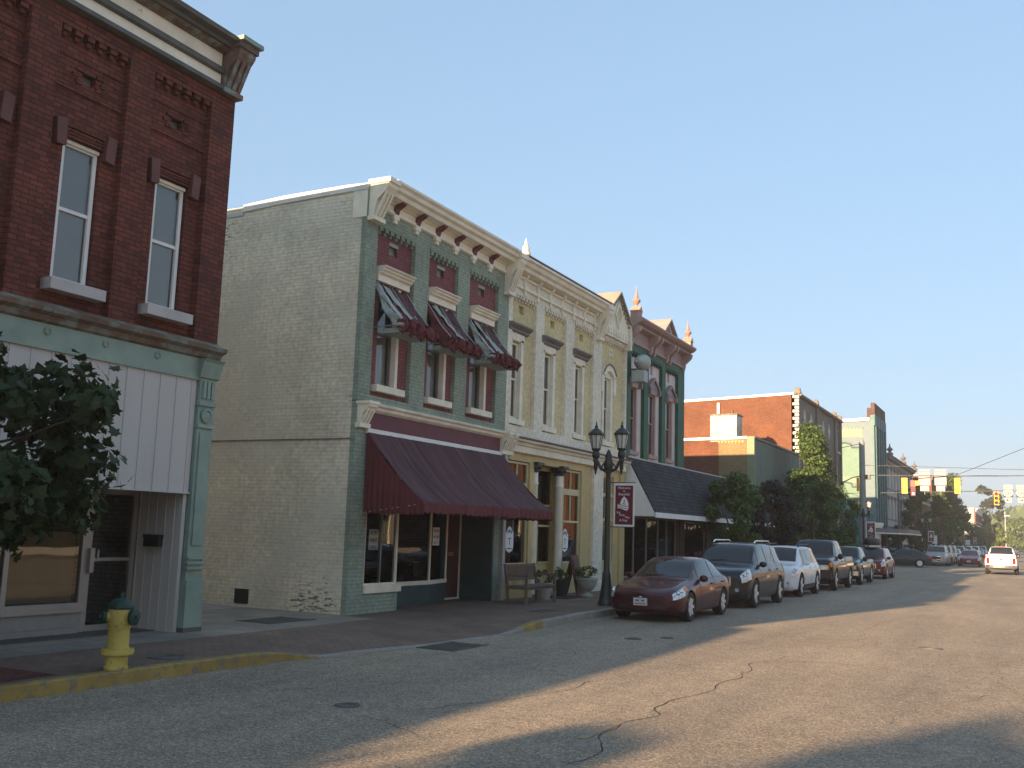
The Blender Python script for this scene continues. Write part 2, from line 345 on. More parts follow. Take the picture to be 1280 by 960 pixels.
struct('terrain', MB().add([(-2500, -2500, -.08), (2500, -2500, -.08), (2500, 2500, -.08), (-2500, 2500, -.08)], [(0, 1, 2, 3)]), M['grass'])
struct('road', MB().add([(-10.2, -120, 0), (10.4, -120, 0), (10.4, 900, 0), (-10.2, 900, 0)], [(0, 1, 2, 3)]), M['asphalt'])
struct('cross_street', MB().add([(-140, 77.6, -.004), (-10.2, 77.6, -.004), (-10.2, 90.2, -.004), (-140, 90.2, -.004)], [(0, 1, 2, 3)]), M['asphalt'])
def interp(tab, y):
    if y <= tab[0][0]: return tab[0][1]
    for (a, b), (c, d) in zip(tab, tab[1:]):
        if y <= c: t = (y-a)/(c-a); return b+(d-b)*(t*t*(3-2*t))
    return tab[-1][1]
XE = [(9.5, -9.4), (11.0, -9.34), (12.5, -9.15), (15, -8.74), (17, -8.62), (19, -8.72), (21, -8.86)]
ZE = [(10.9, .15), (12.3, .012), (16.6, .012), (18.4, .15)]
ys = [-60, -20, 0]+[4+.25*i for i in range(73)]+[24, 40, 60, 73]
XE2 = XE+[(73.5, -8.86)]
def xe(y): return interp(XE2, y) if y < 73.5 else -8.86-(1-math.sqrt(max(0, 1-((y-73.5)/3.5)**2)))*3.4
ys += [73.5, 74.2, 75, 75.8, 76.4, 76.8, 76.98]
sw = MB(); vs = []
for y in ys:
    e = xe(y)-.15; z = interp(ZE, y)
    vs += [(-14.6, y, .15), (-11.9, y, .15), (min(-11.0, e-.3), y, .15-(.15-z)*.15), (e, y, z)]
sw.add(vs, [(4*i+j, 4*i+j+1, 4*i+j+5, 4*i+j+4) for i in range(len(ys)-1) for j in range(3)])
sw.box(-60, -14.6, 75.05, 77, -.05, .15); sw.box(-14.6, -12.3, 76.98, 77, -.05, .148)
struct('sidewalk', sw, M['pavers'])
kb = MB(); vs = []
for y in ys:
    e = xe(y); z = interp(ZE, y)
    vs += [(e-.15, y, z-.001), (e-.15, y, z+.002), (e-.015, y, z+.002), (e, y, z-.012), (e+.004, y, -.02)]
for i in range(len(ys)-1):
    yel = (ys[i] < 11.9) or (17.3 < ys[i] < 18.4)
    for j in range(4): kb.add([vs[5*i+j], vs[5*i+j+1], vs[5*i+j+6], vs[5*i+j+5]], [(0, 1, 2, 3)], 1 if yel else 0)
kb.box(-60, -12.2, 77, 77.12, -.05, .15)
struct('kerb', kb, [M['kerb'], M['kerb_yellow']])
# walk beyond the cross street and on the far side of the road
s2 = MB().box(-12.3, -9.0, 91, 420, -.05, .15).box(-60, -12.3, 91, 92.35, -.05, .149)
struct('sidewalk_beyond_crossing', s2, M['pavers']); struct('kerb_beyond_crossing', MB().box(-9.0, -8.85, 91, 420, -.05, .148), M['kerb'])
struct('sidewalk_opposite', MB().box(9.15, 13, -60, 420, -.05, .15), M['pavers']); struct('kerb_opposite', MB().box(9, 9.15, -60, 420, -.05, .148), M['kerb'])
al = MB().add([(-14.6, 12.46, .15), (-14.6, 16.44, .15), (-40, 16.44, .55), (-40, 12.46, .55)], [(0, 1, 2, 3)])
struct('alley', al, M['concrete'])
# tree bed of darker brick, painted road marks
struct('tree_bed', MB().add([(-10.9, 4.2, .154), (-9.7, 4.2, .154), (-9.7, 8.0, .154), (-10.9, 8.0, .154)], [(0, 1, 2, 3)]), brick('tree_bed_brick', (.14, .05, .04), (.11, .04, .035), (.07, .045, .035)))
my = paint('faded_yellow_road_paint', (.36, .25, .08), rough=.9, var=.15, patch=(.22, .2, .18), pthr=(.42, .52), pscale=6)
struct('road_marking', MB().add([(-3.87, 9.0, .004), (-3.77, 9.0, .004), (-3.77, 10.1, .004), (-3.87, 10.1, .004)], [(0, 1, 2, 3)]), my)
mw = paint('worn_white_road_paint', (.42, .40, .37), rough=.9, var=.15, patch=(.22, .2, .18), pthr=(.5, .6), pscale=3)
struct('crosswalk', MB().add([(-8.4, 74.2, .004), (8.4, 74.2, .004), (8.4, 74.5, .004), (-8.4, 74.5, .004), (-8.4, 92.4, .004), (8.4, 92.4, .004), (8.4, 92.8, .004), (-8.4, 92.8, .004),
       (-8.4, 90.2, .004), (8.4, 90.2, .004), (8.4, 90.5, .004), (-8.4, 90.5, .004)], [(0, 1, 2, 3), (4, 5, 6, 7), (8, 9, 10, 11)]), mw)
# long open cracks and trench scars in the asphalt
rnd = random.Random(3)
def crack(pts, wd):
    mb = MB(); P = []
    for (a, b) in zip(pts, pts[1:]):
        a = Vector(a); b = Vector(b); n = max(2, int((b-a).length/.12))
        for i in range(n):
            p = a.lerp(b, i/n); k = (mnoise.noise(Vector((p.x*1.5, p.y*1.5, 1)))*.28, mnoise.noise(Vector((p.x*1.5, p.y*1.5, 7)))*.2)
            P.append((p.x+k[0]+rnd.uniform(-.012, .012), p.y+k[1]+rnd.uniform(-.02, .02)))
    for i in range(len(P)-1):
        d = Vector((P[i+1][0]-P[i][0], P[i+1][1]-P[i][1])).normalized(); nrm = (-d.y, d.x)
        w0 = wd*(.25+.9*abs(mnoise.noise(Vector((i*.23, wd*50, 0)))))
        mb.add([(P[i][0]-nrm[0]*w0, P[i][1]-nrm[1]*w0, .003), (P[i][0]+nrm[0]*w0, P[i][1]+nrm[1]*w0, .003),
                (P[i+1][0]+nrm[0]*w0, P[i+1][1]+nrm[1]*w0, .003), (P[i+1][0]-nrm[0]*w0, P[i+1][1]-nrm[1]*w0, .003)], [(0, 1, 2, 3)])
    return mb
cm = paint('crack_dark', (.035, .032, .03), rough=1, var=.3)  # plain dark tone for the open cracks
allc = MB()
for pts, wd in (([(-3.45, 8.0), (-3.75, 9.3), (-3.7, 10.6), (-3.72, 13.3), (-3.85, 16.0), (-3.2, 16.7), (-2.2, 16.9)], .012),
                ([(-5.9, 9.4), (-5.1, 11.2), (-5.1, 12.7)], .009), ([(-9.2, 7.6), (-7.8, 9.3), (-7.0, 11.2), (-6.8, 14.4)], .006),
                ([(-1.6, 10.9), (-1.3, 12.6), (-1.6, 14.5), (-1.1, 18.4)], .004), ([(-8.8, 16.9), (-7.6, 16.0), (-6.8, 16.6), (-4.5, 19.6)], .006), ([(-6.2, 18.9), (-2.0, 19.4), (1.8, 19.7)], .007), ([(-7.9, 10.2), (-6.9, 11.0), (-6.2, 12.9), (-6.6, 15.4)], .006), ([(-0.9, 13.8), (-.4, 15.2), (-.6, 17.9), (.3, 22)], .006), ([(-8.2, 8.4), (-6.6, 8.9), (-4.9, 8.3)], .006), ([(-3.8, 16.1), (-3.0, 19.5), (-3.3, 24), (-2.9, 30)], .007)):
    allc.merge(crack(pts, wd))
struct('road_cracks', allc, cm)
sc_m = paint('patched_asphalt', (.15, .14, .135), rough=.95, var=.15, patch=(.22, .2, .18), pthr=(.5, .62), pscale=4)

# ------------------------------------------------------------------ building helpers
X0 = -12.0
def wall_x(mb, X, T, y0, y1, z0, z1, holes=(), m=0):
    """wall facing +x with rectangular openings (ya, yb, za, zb)"""
    Y = sorted({y0, y1, *[v for h in holes for v in h[:2] if y0 < v < y1]}); Z = sorted({z0, z1, *[v for h in holes for v in h[2:4] if z0 < v < z1]})
    def solid(i, j):
        if i < 0 or j < 0 or i >= len(Y)-1 or j >= len(Z)-1: return False
        cy, cz = (Y[i]+Y[i+1])/2, (Z[j]+Z[j+1])/2
        return not any(h[0] < cy < h[1] and h[2] < cz < h[3] for h in holes)
    a, b = X, X-T
    for i in range(len(Y)-1):
        for j in range(len(Z)-1):
            if not solid(i, j): continue
            p, q, r, s = Y[i], Y[i+1], Z[j], Z[j+1]
            mb.add([(a, p, r), (a, q, r), (a, q, s), (a, p, s)], [(0, 1, 2, 3)], m); mb.add([(b, p, r), (b, q, r), (b, q, s), (b, p, s)], [(3, 2, 1, 0)], m)
            if not solid(i-1, j): mb.add([(a, p, r), (b, p, r), (b, p, s), (a, p, s)], [(3, 2, 1, 0)], m)
            if not solid(i+1, j): mb.add([(a, q, r), (b, q, r), (b, q, s), (a, q, s)], [(0, 1, 2, 3)], m)
            if not solid(i, j-1): mb.add([(a, p, r), (a, q, r), (b, q, r), (b, p, r)], [(3, 2, 1, 0)], m)
            if not solid(i, j+1): mb.add([(a, p, s), (a, q, s), (b, q, s), (b, p, s)], [(0, 1, 2, 3)], m)
    return mb

def shell(t, X, D, y0, y1, hf, hb, side, rear=None, skip=(), flush=False, inside='interior', roofdrop=.45, south='side_wall'):
    """party walls, rear wall, roof and floor of a building whose front wall is built apart"""
    xf = X-.40; xb = X-D
    for k, (a, b) in enumerate(((y0, y0+.3), (y1-.3, y1))):
        if k in skip: continue
        xf = X-.13 if (flush and k == 0) else X-.40
        mb = MB().prism([(xf, -.05), (xb, -.05), (xb, hb), (xf, hf)], 'y', a, b)
        part('side_wall', mb, M[side] if isinstance(side, str) else side[k], t)
    part('rear_wall', MB().box(xb-.3, xb, y0, y1, -.05, hb), M[rear or (side if isinstance(side, str) else 'red_brick')], t)
    r = MB().prism([(X-.38, hf-roofdrop), (xb, hb-roofdrop), (xb, hb-roofdrop-.2), (X-.38, hf-roofdrop-.2)], 'y', y0+.3, y1-.3)
    part('roof', r, M['roof'], t)
    f = MB().box(xb, X-.42, y0+.3, y1-.3, -.04, .16)
    part('floor', f, M['floor'], t)

def profile_y(pts, X, y0, y1, mb=None, m=0):
    """moulding running along the street: pts = [(projection, z) ...] from bottom to top"""
    mb = mb or MB(); P = [(X-.06, pts[0][1])]+[(X+d, z) for d, z in pts]+[(X-.06, pts[-1][1])]
    return mb.prism(P, 'y', y0, y1, m)

def sash(t, X, y0, y1, z0, z1, fm='white', cover='blind', cov=1.0, split=.52, fw=.055, dp=.12, gl='glass', mull=0, lab=None, drape=False):
    """double hung window set into its opening; X is the wall face"""
    a = X-dp; mb = MB()
    mb.box(a-.06, a, y0, y0+fw, z0, z1); mb.box(a-.06, a, y1-fw, y1, z0, z1); mb.box(a-.06, a, y0+fw, y1-fw, z1-fw, z1); mb.box(a-.06, a, y0+fw, y1-fw, z0, z0+fw*1.2)
    zm = z0+(z1-z0)*split
    mb.box(a-.065, a-.012, y0+fw, y1-fw, zm-.025, zm+.025)
    for i in range(mull):
        yc = y0+(y1-y0)*(i+1)/(mull+1); mb.box(a-.05, a-.015, yc-.012, yc+.012, z0+fw*1.2, zm-.025)
    w_ = part('window', mb, M[fm], t)
    if lab: w_['label'] = lab
    g = MB(); g.add([(a-.03, y0+fw, zm), (a-.03, y1-fw, zm), (a-.03, y1-fw, z1-fw), (a-.03, y0+fw, z1-fw)], [(0, 1, 2, 3)])
    g.add([(a-.045, y0+fw, z0+fw), (a-.045, y1-fw, z0+fw), (a-.045, y1-fw, zm), (a-.045, y0+fw, zm)], [(0, 1, 2, 3)])
    part('glass', g, M[gl], w_, fixn=False)
    if cover:
        zc = z1-(z1-z0)*cov; b = MB(); xb = a-.085
        if drape:
            n = 14; vs = []
            for i in range(n+1):
                y = y0+(y1-y0)*i/n; vs += [(xb-.02*(i % 2), y, zc), (xb-.02*(i % 2), y, z1)]
            b.add(vs, [(2*i, 2*i+2, 2*i+3, 2*i+1) for i in range(n)])
        else: b.box(xb-.004, xb, y0+.01, y1-.01, zc, z1-.01)
        part('blind', b, M[cover], w_)
    return w_

def corbels(mb, X, y0, y1, z, step=.17, m=0, d=.10, h=.07):
    """brick corbel table: stepped teeth under a ledge"""
    n = max(2, round((y1-y0)/step)); s = (y1-y0)/n
    mb.box(X-.02, X+d, y0, y1, z+2*h, z+3*h, m)
    for i in range(n):
        c = y0+s*(i+.5)
        mb.box(X-.02, X+d*.92, c-s*.30, c+s*.30, z+h*.9, z+2*h, m); mb.box(X-.02, X+d*.55, c-s*.17, c+s*.17, z, z+h, m)
    return mb

def console(mb, X, yc, wd, z0, z1, d, m=0):
    """scrolled bracket seen from the side"""
    h = z1-z0; pts = [(X-.02, z0), (X+d*.22, z0), (X+d*.30, z0+h*.18), (X+d*.38, z0+h*.45), (X+d*.70, z0+h*.62), (X+d*.95, z0+h*.78), (X+d, z1), (X-.02, z1)]
    return mb.prism(pts, 'y', yc-wd/2, yc+wd/2, m)
def end_console(t, X, y0, y1, z0, z1, d, mat, mat2=None):
    """large fluted bracket closing a cornice at a building's end"""
    mb = console(MB(), X, (y0+y1)/2, y1-y0, z0, z1, d)
    h = z1-z0
    mb.box(X-.02, X+d*1.06, y0-.03, y1+.03, z1-h*.12, z1); mb.box(X-.02, X+d*.36, y0-.03, y1+.03, z0-.05, z0+.04)
    n = 3
    for i in range(n):
        c = y0+(y1-y0)*(i+.5)/n; f = (y1-y0)/n*.28
        mb.prism([(X+d*.28, z0+h*.1), (X+d*.34, z0+h*.08), (X+d*.80, z0+h*.62), (X+d*.76, z0+h*.66)], 'y', c-f, c+f)
    return part('cornice_bracket', mb, mat, t)
# ------------------------------------------------------------------ 1. red brick building (nearest, left)
R = thing('brick_building', 'nearest dark red brick building with white panelled front over a recessed door', 'building', (X0, 5.4, 0))
ry0, ry1 = -2.9, 12.45
cent = [11.30-1.727*k for k in range(8)]
PX = X0-.12                                                  # recessed panel plane
holes = [(c-.33, c+.33, 5.15, 7.25) for c in cent]+[(c-.12, c+.12, 8.16, 8.32) for c in cent]
wl = wall_x(MB(), PX, .3, ry0, ry1, 4.62, 9.3, holes)
edges = [ry0]+[x for c in reversed(cent) for x in (c-.62, c+.62)]+[ry1]
for i in range(0, len(edges), 2): wl.box(PX-.01, X0, edges[i], edges[i+1], 4.62, 9.12)             # piers
for c in cent:
    wl.box(PX-.01, X0-.004, c-.62, c+.62, 8.93, 9.12); corbels(wl, PX, c-.62, c+.62, 8.70, .2, 0, .115, .075)
    wl.box(PX-.01, PX+.035, c-.62, c+.62, 7.97, 8.02); wl.box(PX-.01, PX+.025, c-.62, c+.62, 8.45, 8.49)
    for (a, b, p, q) in ((-.24, -.12, 8.12, 8.17), (.12, .24, 8.12, 8.17), (-.24, -.12, 8.31, 8.36), (.12, .24, 8.31, 8.36), (-.3, -.2, 8.21, 8.27), (.2, .3, 8.21, 8.27)): wl.box(PX-.01, PX+.03, c+a, c+b, p, q)
    for k in range(3): wl.box(PX-.01, PX+.05-.012*k, c-.36, c+.36, 7.27+.055*k, 7.305+.055*k)
    wl.box(PX-.01, PX+.045, c-.36, c+.36, 7.43, 7.49)
part('front_wall', wl, M['red_brick'], R)
shell(R, X0, 11, ry0, ry1, 9.78, 9.5, [M['red_brick'], brick('pale_bounce_brick', (.62, .58, .50), (.56, .53, .45), (.4, .38, .33))], rear='red_brick')  # hidden north wall coloured pale to bounce light onto the sage wall
for k, c in enumerate(cent):
    if c < 2: continue
    w_ = sash(R, PX, c-.31, c+.31, 5.17, 7.23, 'white', 'blind' if k != 1 else 'blind', .97 if k % 2 == 0 else .99, dp=.05, fw=.06)
    part('sill', MB().box(PX-.1, PX+.22, c-.47, c+.47, 5.0, 5.16), M['sillstone'], w_)
    if k in (0, 1): part('lintel_board', MB().box(PX-.05, PX-.01, c-.31, c+.31, 7.20, 7.28), M['cream'], w_)
    part('vent_grille', MB().box(PX-.16, PX-.12, c-.14, c+.14, 8.14, 8.34), M['grey_trim'], w_)
    for s in (-1, 1):
        bl = MB().prism([(c+s*.34, 7.12), (c+s*.50, 7.10), (c+s*.53, 7.48), (c+s*.36, 7.52)], 'x', PX-.02, PX+.10)
        part('label_stone', bl, M['redstone'], w_)
fr = MB().box(X0-.3, X0+.05, ry0, 12.02, 9.12, 9.84)
part('frieze', fr, M['cream'], R)
cm_ = MB(); profile_y([(.05, 9.08), (.13, 9.10), (.13, 9.17), (.08, 9.2)], X0, ry0, 12.03, cm_); profile_y([(.07, 9.37), (.12, 9.39), (.12, 9.42), (.09, 9.44), (.10, 9.49), (.07, 9.51)], X0, ry0, 12.0, cm_)
profile_y([(.16, 9.805), (.24, 9.82), (.27, 9.87), (.38, 9.90), (.40, 9.97), (.33, 9.98)], X0, ry0, 12.03, cm_)
part('cornice', cm_, M['darktin'], R)
part('cornice_soffit', profile_y([(.06, 9.74), (.15, 9.76), (.22, 9.80), (.05, 9.801)], X0, ry0, 12.02), M['rust'], R)
ec = end_console(R, X0, 12.05, 12.44, 9.12, 9.92, .42, paint('rusty_tin_bracket', (.16, .10, .08), var=.3, patch=(.20, .24, .21), pthr=(.5, .6), pscale=4))
part('bracket_cap', MB().box(X0-.3, X0+.52, 12.0, 12.50, 9.925, 10.0), M['teal'], R)
part('corner_brick', MB().box(X0-.40, X0-.13, 12.16, 12.452, 4.6, 9.78), M['red_brick'], R)
part('side_cap', MB().prism([(X0-.3, 9.80), (X0-11, 9.52), (X0-11, 9.62), (X0-.3, 9.90)], 'y', 12.1, 12.5), M['darktin'], R)
# storefront
part('storefront_cornice', profile_y([(.04, 4.50), (.10, 4.53), (.13, 4.60), (.22, 4.64), (.24, 4.70), (.10, 4.75), (.02, 4.80)], X0, ry0, 12.46), M['rust'], R)
part('fascia', MB().box(X0-.3, X0+.045, ry0, 12.08, 4.15, 4.52), M['teal'], R)
for yc in [11.15-.99*k for k in range(9)]:
    part('rosette', MB().lathe((X0+.045, yc, 4.40), [(.055, 0), (.055, .02), (.035, .03), (.03, .015), (.001, .02)], 14, axis='x'), M['teal'], R, smooth=40)
sd_ = MB().box(X0-.3, X0+.0, ry0, 12.06, 2.33, 4.15)
y = ry0
while y < 12.0:
    sd_.box(X0-.01, X0+.013, y, y+.022, 2.33, 4.15); y += .33
sd_.box(X0-.01, X0+.03, ry0, 12.06, 2.31, 2.335)
part('metal_siding', sd_, M['whitepanel'], R)
part('soffit', MB().box(X0-1.4, X0-.02, 8.2, 12.0, 2.36, 2.40), M['whitepanel'], R)
pl = MB().box(X0-.35, X0+.06, 12.08, 12.42, .15, 4.5); pl.box(X0-.35, X0+.11, 12.06, 12.44, .15, .95)
for z in (1.12, 1.2, 1.28): pl.box(X0, X0+.10, 12.06, 12.44, z, z+.045)
pl.box(X0, X0+.085, 12.14, 12.36, 1.5, 3.3); pl.box(X0, X0+.10, 12.06, 12.44, 3.38, 3.43); pl.box(X0, X0+.10, 12.06, 12.44, 3.74, 3.80)
pl.lathe((X0+.08, 12.25, 3.58), [(.12, 0), (.12, .02), (.09, .03), (.08, .01), (.04, .02), (.001, .03)], 16, axis='x')
for i in range(3): pl.box(X0, X0+.10, 12.13+.09*i, 12.19+.09*i, 3.86, 4.14)
pl.prism([(X0, 4.18), (X0+.1, 4.2), (X0+.16, 4.45), (X0+.2, 4.50), (X0, 4.50)], 'y', 12.03, 12.47)
part('pilaster', pl, M['teal'], R); part('pilaster_base', MB().box(X0-.36, X0+.12, 12.05, 12.45, .14, .22), M['darktin'], R)
RX = X0-.97                                                   # recessed shop front plane
pn = MB().box(RX, X0-.02, 11.98, 12.05, .15, 2.36)
for k in range(5): pn.box(RX+.02+.19*k, RX+.035+.19*k, 11.968, 11.98, .15, 2.36)
part('side_panel', pn, M['whitepanel'], R)
part('mail_box', MB().box(RX+.28, RX+.60, 11.86, 11.965, 1.46, 1.62).box(RX+.27, RX+.61, 11.85, 11.966, 1.60, 1.65), M['blackplastic'], R)
fm = MB()
def frame_rect(mb, X, y0, y1, z0, z1, w=.07, d=.08): mb.box(X-d, X, y0, y0+w, z0, z1); mb.box(X-d, X, y1-w, y1, z0, z1); mb.box(X-d, X, y0+w, y1-w, z1-w, z1); mb.box(X-d, X, y0+w, y1-w, z0, z0+w)
frame_rect(fm, RX, 11.02, 11.97, .16, 2.35, .09); fm.box(RX-.05, RX-.02, 11.11, 11.88, 1.22, 1.27)
dr = part('door', fm, M['alu'], R); part('door_glass', MB().add([(RX-.04, 11.11, .25), (RX-.04, 11.88, .25), (RX-.04, 11.88, 2.26), (RX-.04, 11.11, 2.26)], [(0, 1, 2, 3)]), M['glass'], dr, fixn=False)
part('handle', MB().box(RX, RX+.07, 11.04, 11.12, 1.05, 1.42).box(RX+.02, RX+.05, 11.12, 11.22, 1.22, 1.26).box(RX+.02, RX+.06, 11.18, 11.21, 1.22, 1.40), M['alu'], dr)
fm = MB(); frame_rect(fm, RX, 8.3, 11.02, .52, 2.35, .08); fm.box(RX-.08, RX, 9.62, 9.70, .6, 2.27); fm.box(RX-.1, RX+.04, 8.3, 11.02, .46, .53)
sw_ = part('shop_window', fm, M['alu'], R)
part('glass', MB().add([(RX-.04, 8.38, .6), (RX-.04, 10.94, .6), (RX-.04, 10.94, 2.27), (RX-.04, 8.38, 2.27)], [(0, 1, 2, 3)]), M['glass'], sw_, fixn=False)
part('paper_covering', MB().box(RX-.075, RX-.07, 9.74, 10.86, .62, 1.66).box(RX-.075, RX-.07, 8.38, 9.6, .62, 1.64), M['paper'], sw_)
part('stall_riser', MB().box(RX-.2, RX+.0, 8.3, 11.02, .15, .46).box(RX-.2, RX+.1, 8.3, 10.9, .15, .24), M['concrete'], R)
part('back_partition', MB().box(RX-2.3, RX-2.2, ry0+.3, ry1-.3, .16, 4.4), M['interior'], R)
part('lower_front', MB().box(X0-.3, X0-.02, ry0, 8.28, .15, 2.33), M['whitepanel'], R)

# ------------------------------------------------------------------ 2. green and maroon building
G = thing('painted_brick_building', 'two storey building with sage side wall and maroon panels between green piers under cream cornice', 'building', (X0, 19.7, 0))
gy0, gy1 = 16.45, 22.88
GP = X0-.10
bays = [(16.87, 18.33, 17.18, 17.92, 18.9), (18.93, 20.20, 19.17, 19.9, 0), (20.82, 22.28, 21.12, 21.86, 0)]
bays = [(16.87, 18.33, 17.16, 17.94), (18.92, 20.24, 19.17, 19.95), (20.80, 22.30, 21.12, 21.92)]
hs = [(b[2], b[3], 4.80, 6.98) for b in bays]+[((b[0]+b[1])/2-.15, (b[0]+b[1])/2+.15, 7.68, 7.88) for b in bays]
part('maroon_panel_wall', wall_x(MB(), GP, .28, gy0+.31, gy1, 4.4, 8.9, hs), M['maroon_brick'], G)
gm = MB(); gz0 = 4.55
ed = [gy0]+[v for b in bays for v in b[:2]]+[gy1]
for i in range(0, len(ed), 2): gm.box(GP-.01 if i else X0-.128, X0, ed[i], ed[i+1], gz0, 8.14)
gm.box(X0-.128, X0+.002, gy0, gy1, 4.40, gz0); gm.box(X0-.128, X0+.002, gy0, gy1, 8.32, 8.86)
for b in bays:
    gm.box(GP-.01, X0-.002, b[0], b[1], 8.14, 8.33); corbels(gm, GP, b[0], b[1], 8.0, .2, 0, .12, .07)
for i in range(0, len(ed), 2): gm.box(GP-.01 if i else X0-.128, X0, ed[i], ed[i+1], 8.14, 8.32)
gm.box(X0-.3, X0-.14, gy0+.31, 16.98, .15, 4.38); gm.box(X0-.128, X0, gy0, 16.98, .15, 4.38); gm.box(X0-.3, X0-.02, 22.5, gy1, .15, 3.75)
part('pier_wall', gm, M['teal_brick'], G)
shell(G, X0, 24, gy0, gy1, 8.86, 8.62, ('sage_side',)*1 and [M['sage_side'], M['red_brick']], rear='red_brick', flush=True)
# weathered tin coping along the parapet of the side wall
cp = MB().prism([(X0-.0, 8.93), (X0-.5, 8.95), (X0-2.2, 8.93), (X0-3.35, 8.86), (X0-3.35, 8.70), (X0-2.2, 8.76), (X0-.5, 8.80), (X0, 8.80)], 'y', gy0-.035, gy0+.34)
part('coping', cp, M['coping'], G)
part('coping_step', MB().prism([(X0-3.36, 8.62), (X0-24, 8.45), (X0-24, 8.53), (X0-3.36, 8.70)], 'y', gy0-.02, gy0+.32), M['metal'], G)
part('corner_return', MB().box(X0-.36, X0-.01, gy0-.02, gy0+.28, 8.22, 8.84), M['cream'], G)
part('wall_pipe', MB().tube([(-22, gy0-.02, 3.58), (X0-.1, gy0-.02, 3.62)], .014, 6), M['grey_trim'], G)
part('wall_opening', MB().box(-14.85, -14.48, gy0-.012, gy0+.05, .22, .52), M['black'], G)
for k, b in enumerate(bays):
    w_ = sash(G, GP, b[2], b[3]-.10, 4.80, 6.98, 'grey_trim', 'curtain', 1.0, dp=.10, drape=True)
    part('jamb', MB().box(GP-.14, GP+.03, b[3]-.10, b[3], 4.80, 6.98), M['cream'], w_)
    part('sill', MB().box(GP-.05, GP+.16, b[2]-.14, b[3]+.14, 4.66, 4.80), M['cream'], w_)
    ln = MB(); c = (b[2]+b[3])/2+.03
    profile_y([(.07, 7.0), (.09, 7.0), (.09, 7.13), (.16, 7.17), (.16, 7.19), (.21, 7.23), (.21, 7.25), (.26, 7.29), (.26, 7.31)], GP, c-.60, c+.60, ln)
    part('lintel', ln, M['cream'], w_)
    vc = (b[0]+b[1])/2
    part('vent_grille', MB().box(GP-.12, GP-.09, vc-.15, vc+.15, 7.66, 7.9).box(GP-.02, GP+.012, vc-.17, vc+.17, 7.87, 7.94), M['teal'], w_)
gc = MB()
profile_y([(.03, 8.50), (.07, 8.52), (.07, 8.57), (.04, 8.6), (.04, 8.70), (.10, 8.72), (.10, 8.76)], X0, gy0+.40, gy1-.3, gc)
profile_y([(.14, 8.74), (.30, 8.78), (.33, 8.86), (.40, 8.90), (.42, 8.97), (.48, 9.02), (.48, 9.07), (.40, 9.09)], X0, gy0+.38, gy1-.28, gc)
part('cornice', gc, M['cream'], G)
for k in range(6):
    yc = 17.42+.86*k
    b_ = part('bracket', console(MB(), X0, yc, .15, 8.52, 8.80, .28), M['maroon'], G)
    part('bracket_drop', MB().box(X0, X0+.08, yc-.10, yc+.10, 8.42, 8.52).box(X0, X0+.06, yc-.06, yc+.06, 8.34, 8.42), M['cream'], b_)
end_console(G, X0, gy0+.04, gy0+.38, 8.20, 9.02, .50, M['cream']); end_console(G, X0, gy1-.28, gy1+.04, 8.0, 9.02, .48, M['cream'])
# belt course above the awning
part('belt_course', profile_y([(.04, 4.20), (.06, 4.22), (.10, 4.24), (.12, 4.30), (.17, 4.33), (.18, 4.37), (.05, 4.41)], X0, gy0+.34, gy1-.02), M['cream'], G)
part('sign_board', MB().box(X0-.05, X0+.03, gy0+.34, gy1-.3, 3.86, 4.20), M['maroon'], G)
part('awning_rail_board', MB().box(X0-.05, X0+.06, gy0+.34, gy1-.2, 3.76, 3.86), M['white'], G)
end_console(G, X0, gy0+.02, gy0+.33, 3.9, 4.38, .3, M['cream']); end_console(G, X0, gy1-.26, gy1+.02, 3.86, 4.36, .28, M['cream'])
# shop front: brick corner bay, recessed display window, door
gl = MB()
sh = MB(); frame_rect(sh, X0-.03, 16.98, 18.22, .68, 3.7, .06); sh.box(X0-.06, X0+.05, 17.0, 18.30, .55, .70)
w_ = part('shop_window', sh, M['cream'], G)
part('glass', MB().add([(X0-.07, 17.04, .74), (X0-.07, 18.16, .74), (X0-.07, 18.16, 3.64), (X0-.07, 17.04, 3.64)], [(0, 1, 2, 3)]), M['shopglass'], w_, fixn=False)
part('glass', MB().add([(X0-.5, 18.19, .74), (X0-.09, 18.19, .74), (X0-.09, 18.19, 3.64), (X0-.5, 18.19, 3.64)], [(0, 1, 2, 3)]), M['shopglass'], w_, fixn=False)
part('stall_riser', MB().box(X0-.9, X0-.005, 16.99, 18.24, .15, .55), M['teal_brick'], G)
BX = X0-.5
dk = paint('dark_green_base', (.045, .075, .075), var=.15)
part('stall_riser', MB().prism([(BX, 18.25), (BX+.0, 20.3), (BX-.25, 21.45), (BX-.7, 21.45), (BX-.7, 18.25)], 'z', .15, .60), dk, G)
bw = MB().prism([(BX+.03, 18.26), (BX+.03, 20.32), (BX-.22, 21.47), (BX-.30, 21.45), (BX-.06, 20.3), (BX-.06, 18.26)], 'z', .60, .69)
bw.box(BX-.05, BX, 20.28, 20.34, .69, 3.7); bw.box(BX-.28, BX-.23, 21.40, 21.46, .69, 3.7); bw.box(BX-.05, BX, 18.26, 18.31, .69, 3.7)
w_ = part('shop_window', bw, M['cream'], G)
part('glass', MB().add([(BX-.03, 18.3, .69), (BX-.03, 20.3, .69), (BX-.03, 20.3, 3.7), (BX-.03, 18.3, 3.7)], [(0, 1, 2, 3)]), M['shopglass'], w_, fixn=False)
part('glass', MB().add([(BX-.03, 20.32, .69), (BX-.25, 21.43, .69), (BX-.25, 21.43, 3.7), (BX-.03, 20.32, 3.7)], [(0, 1, 2, 3)]), M['shopglass'], w_, fixn=False)
part('entry_wall', MB().box(BX-.5, BX-.42, 21.46, 21.66, .15, 3.75).box(BX-.5, BX-.42, 22.44, 22.52, .15, 3.75).box(BX-.5, X0-.02, 22.44, 22.52, .15, 3.75), dk, G)
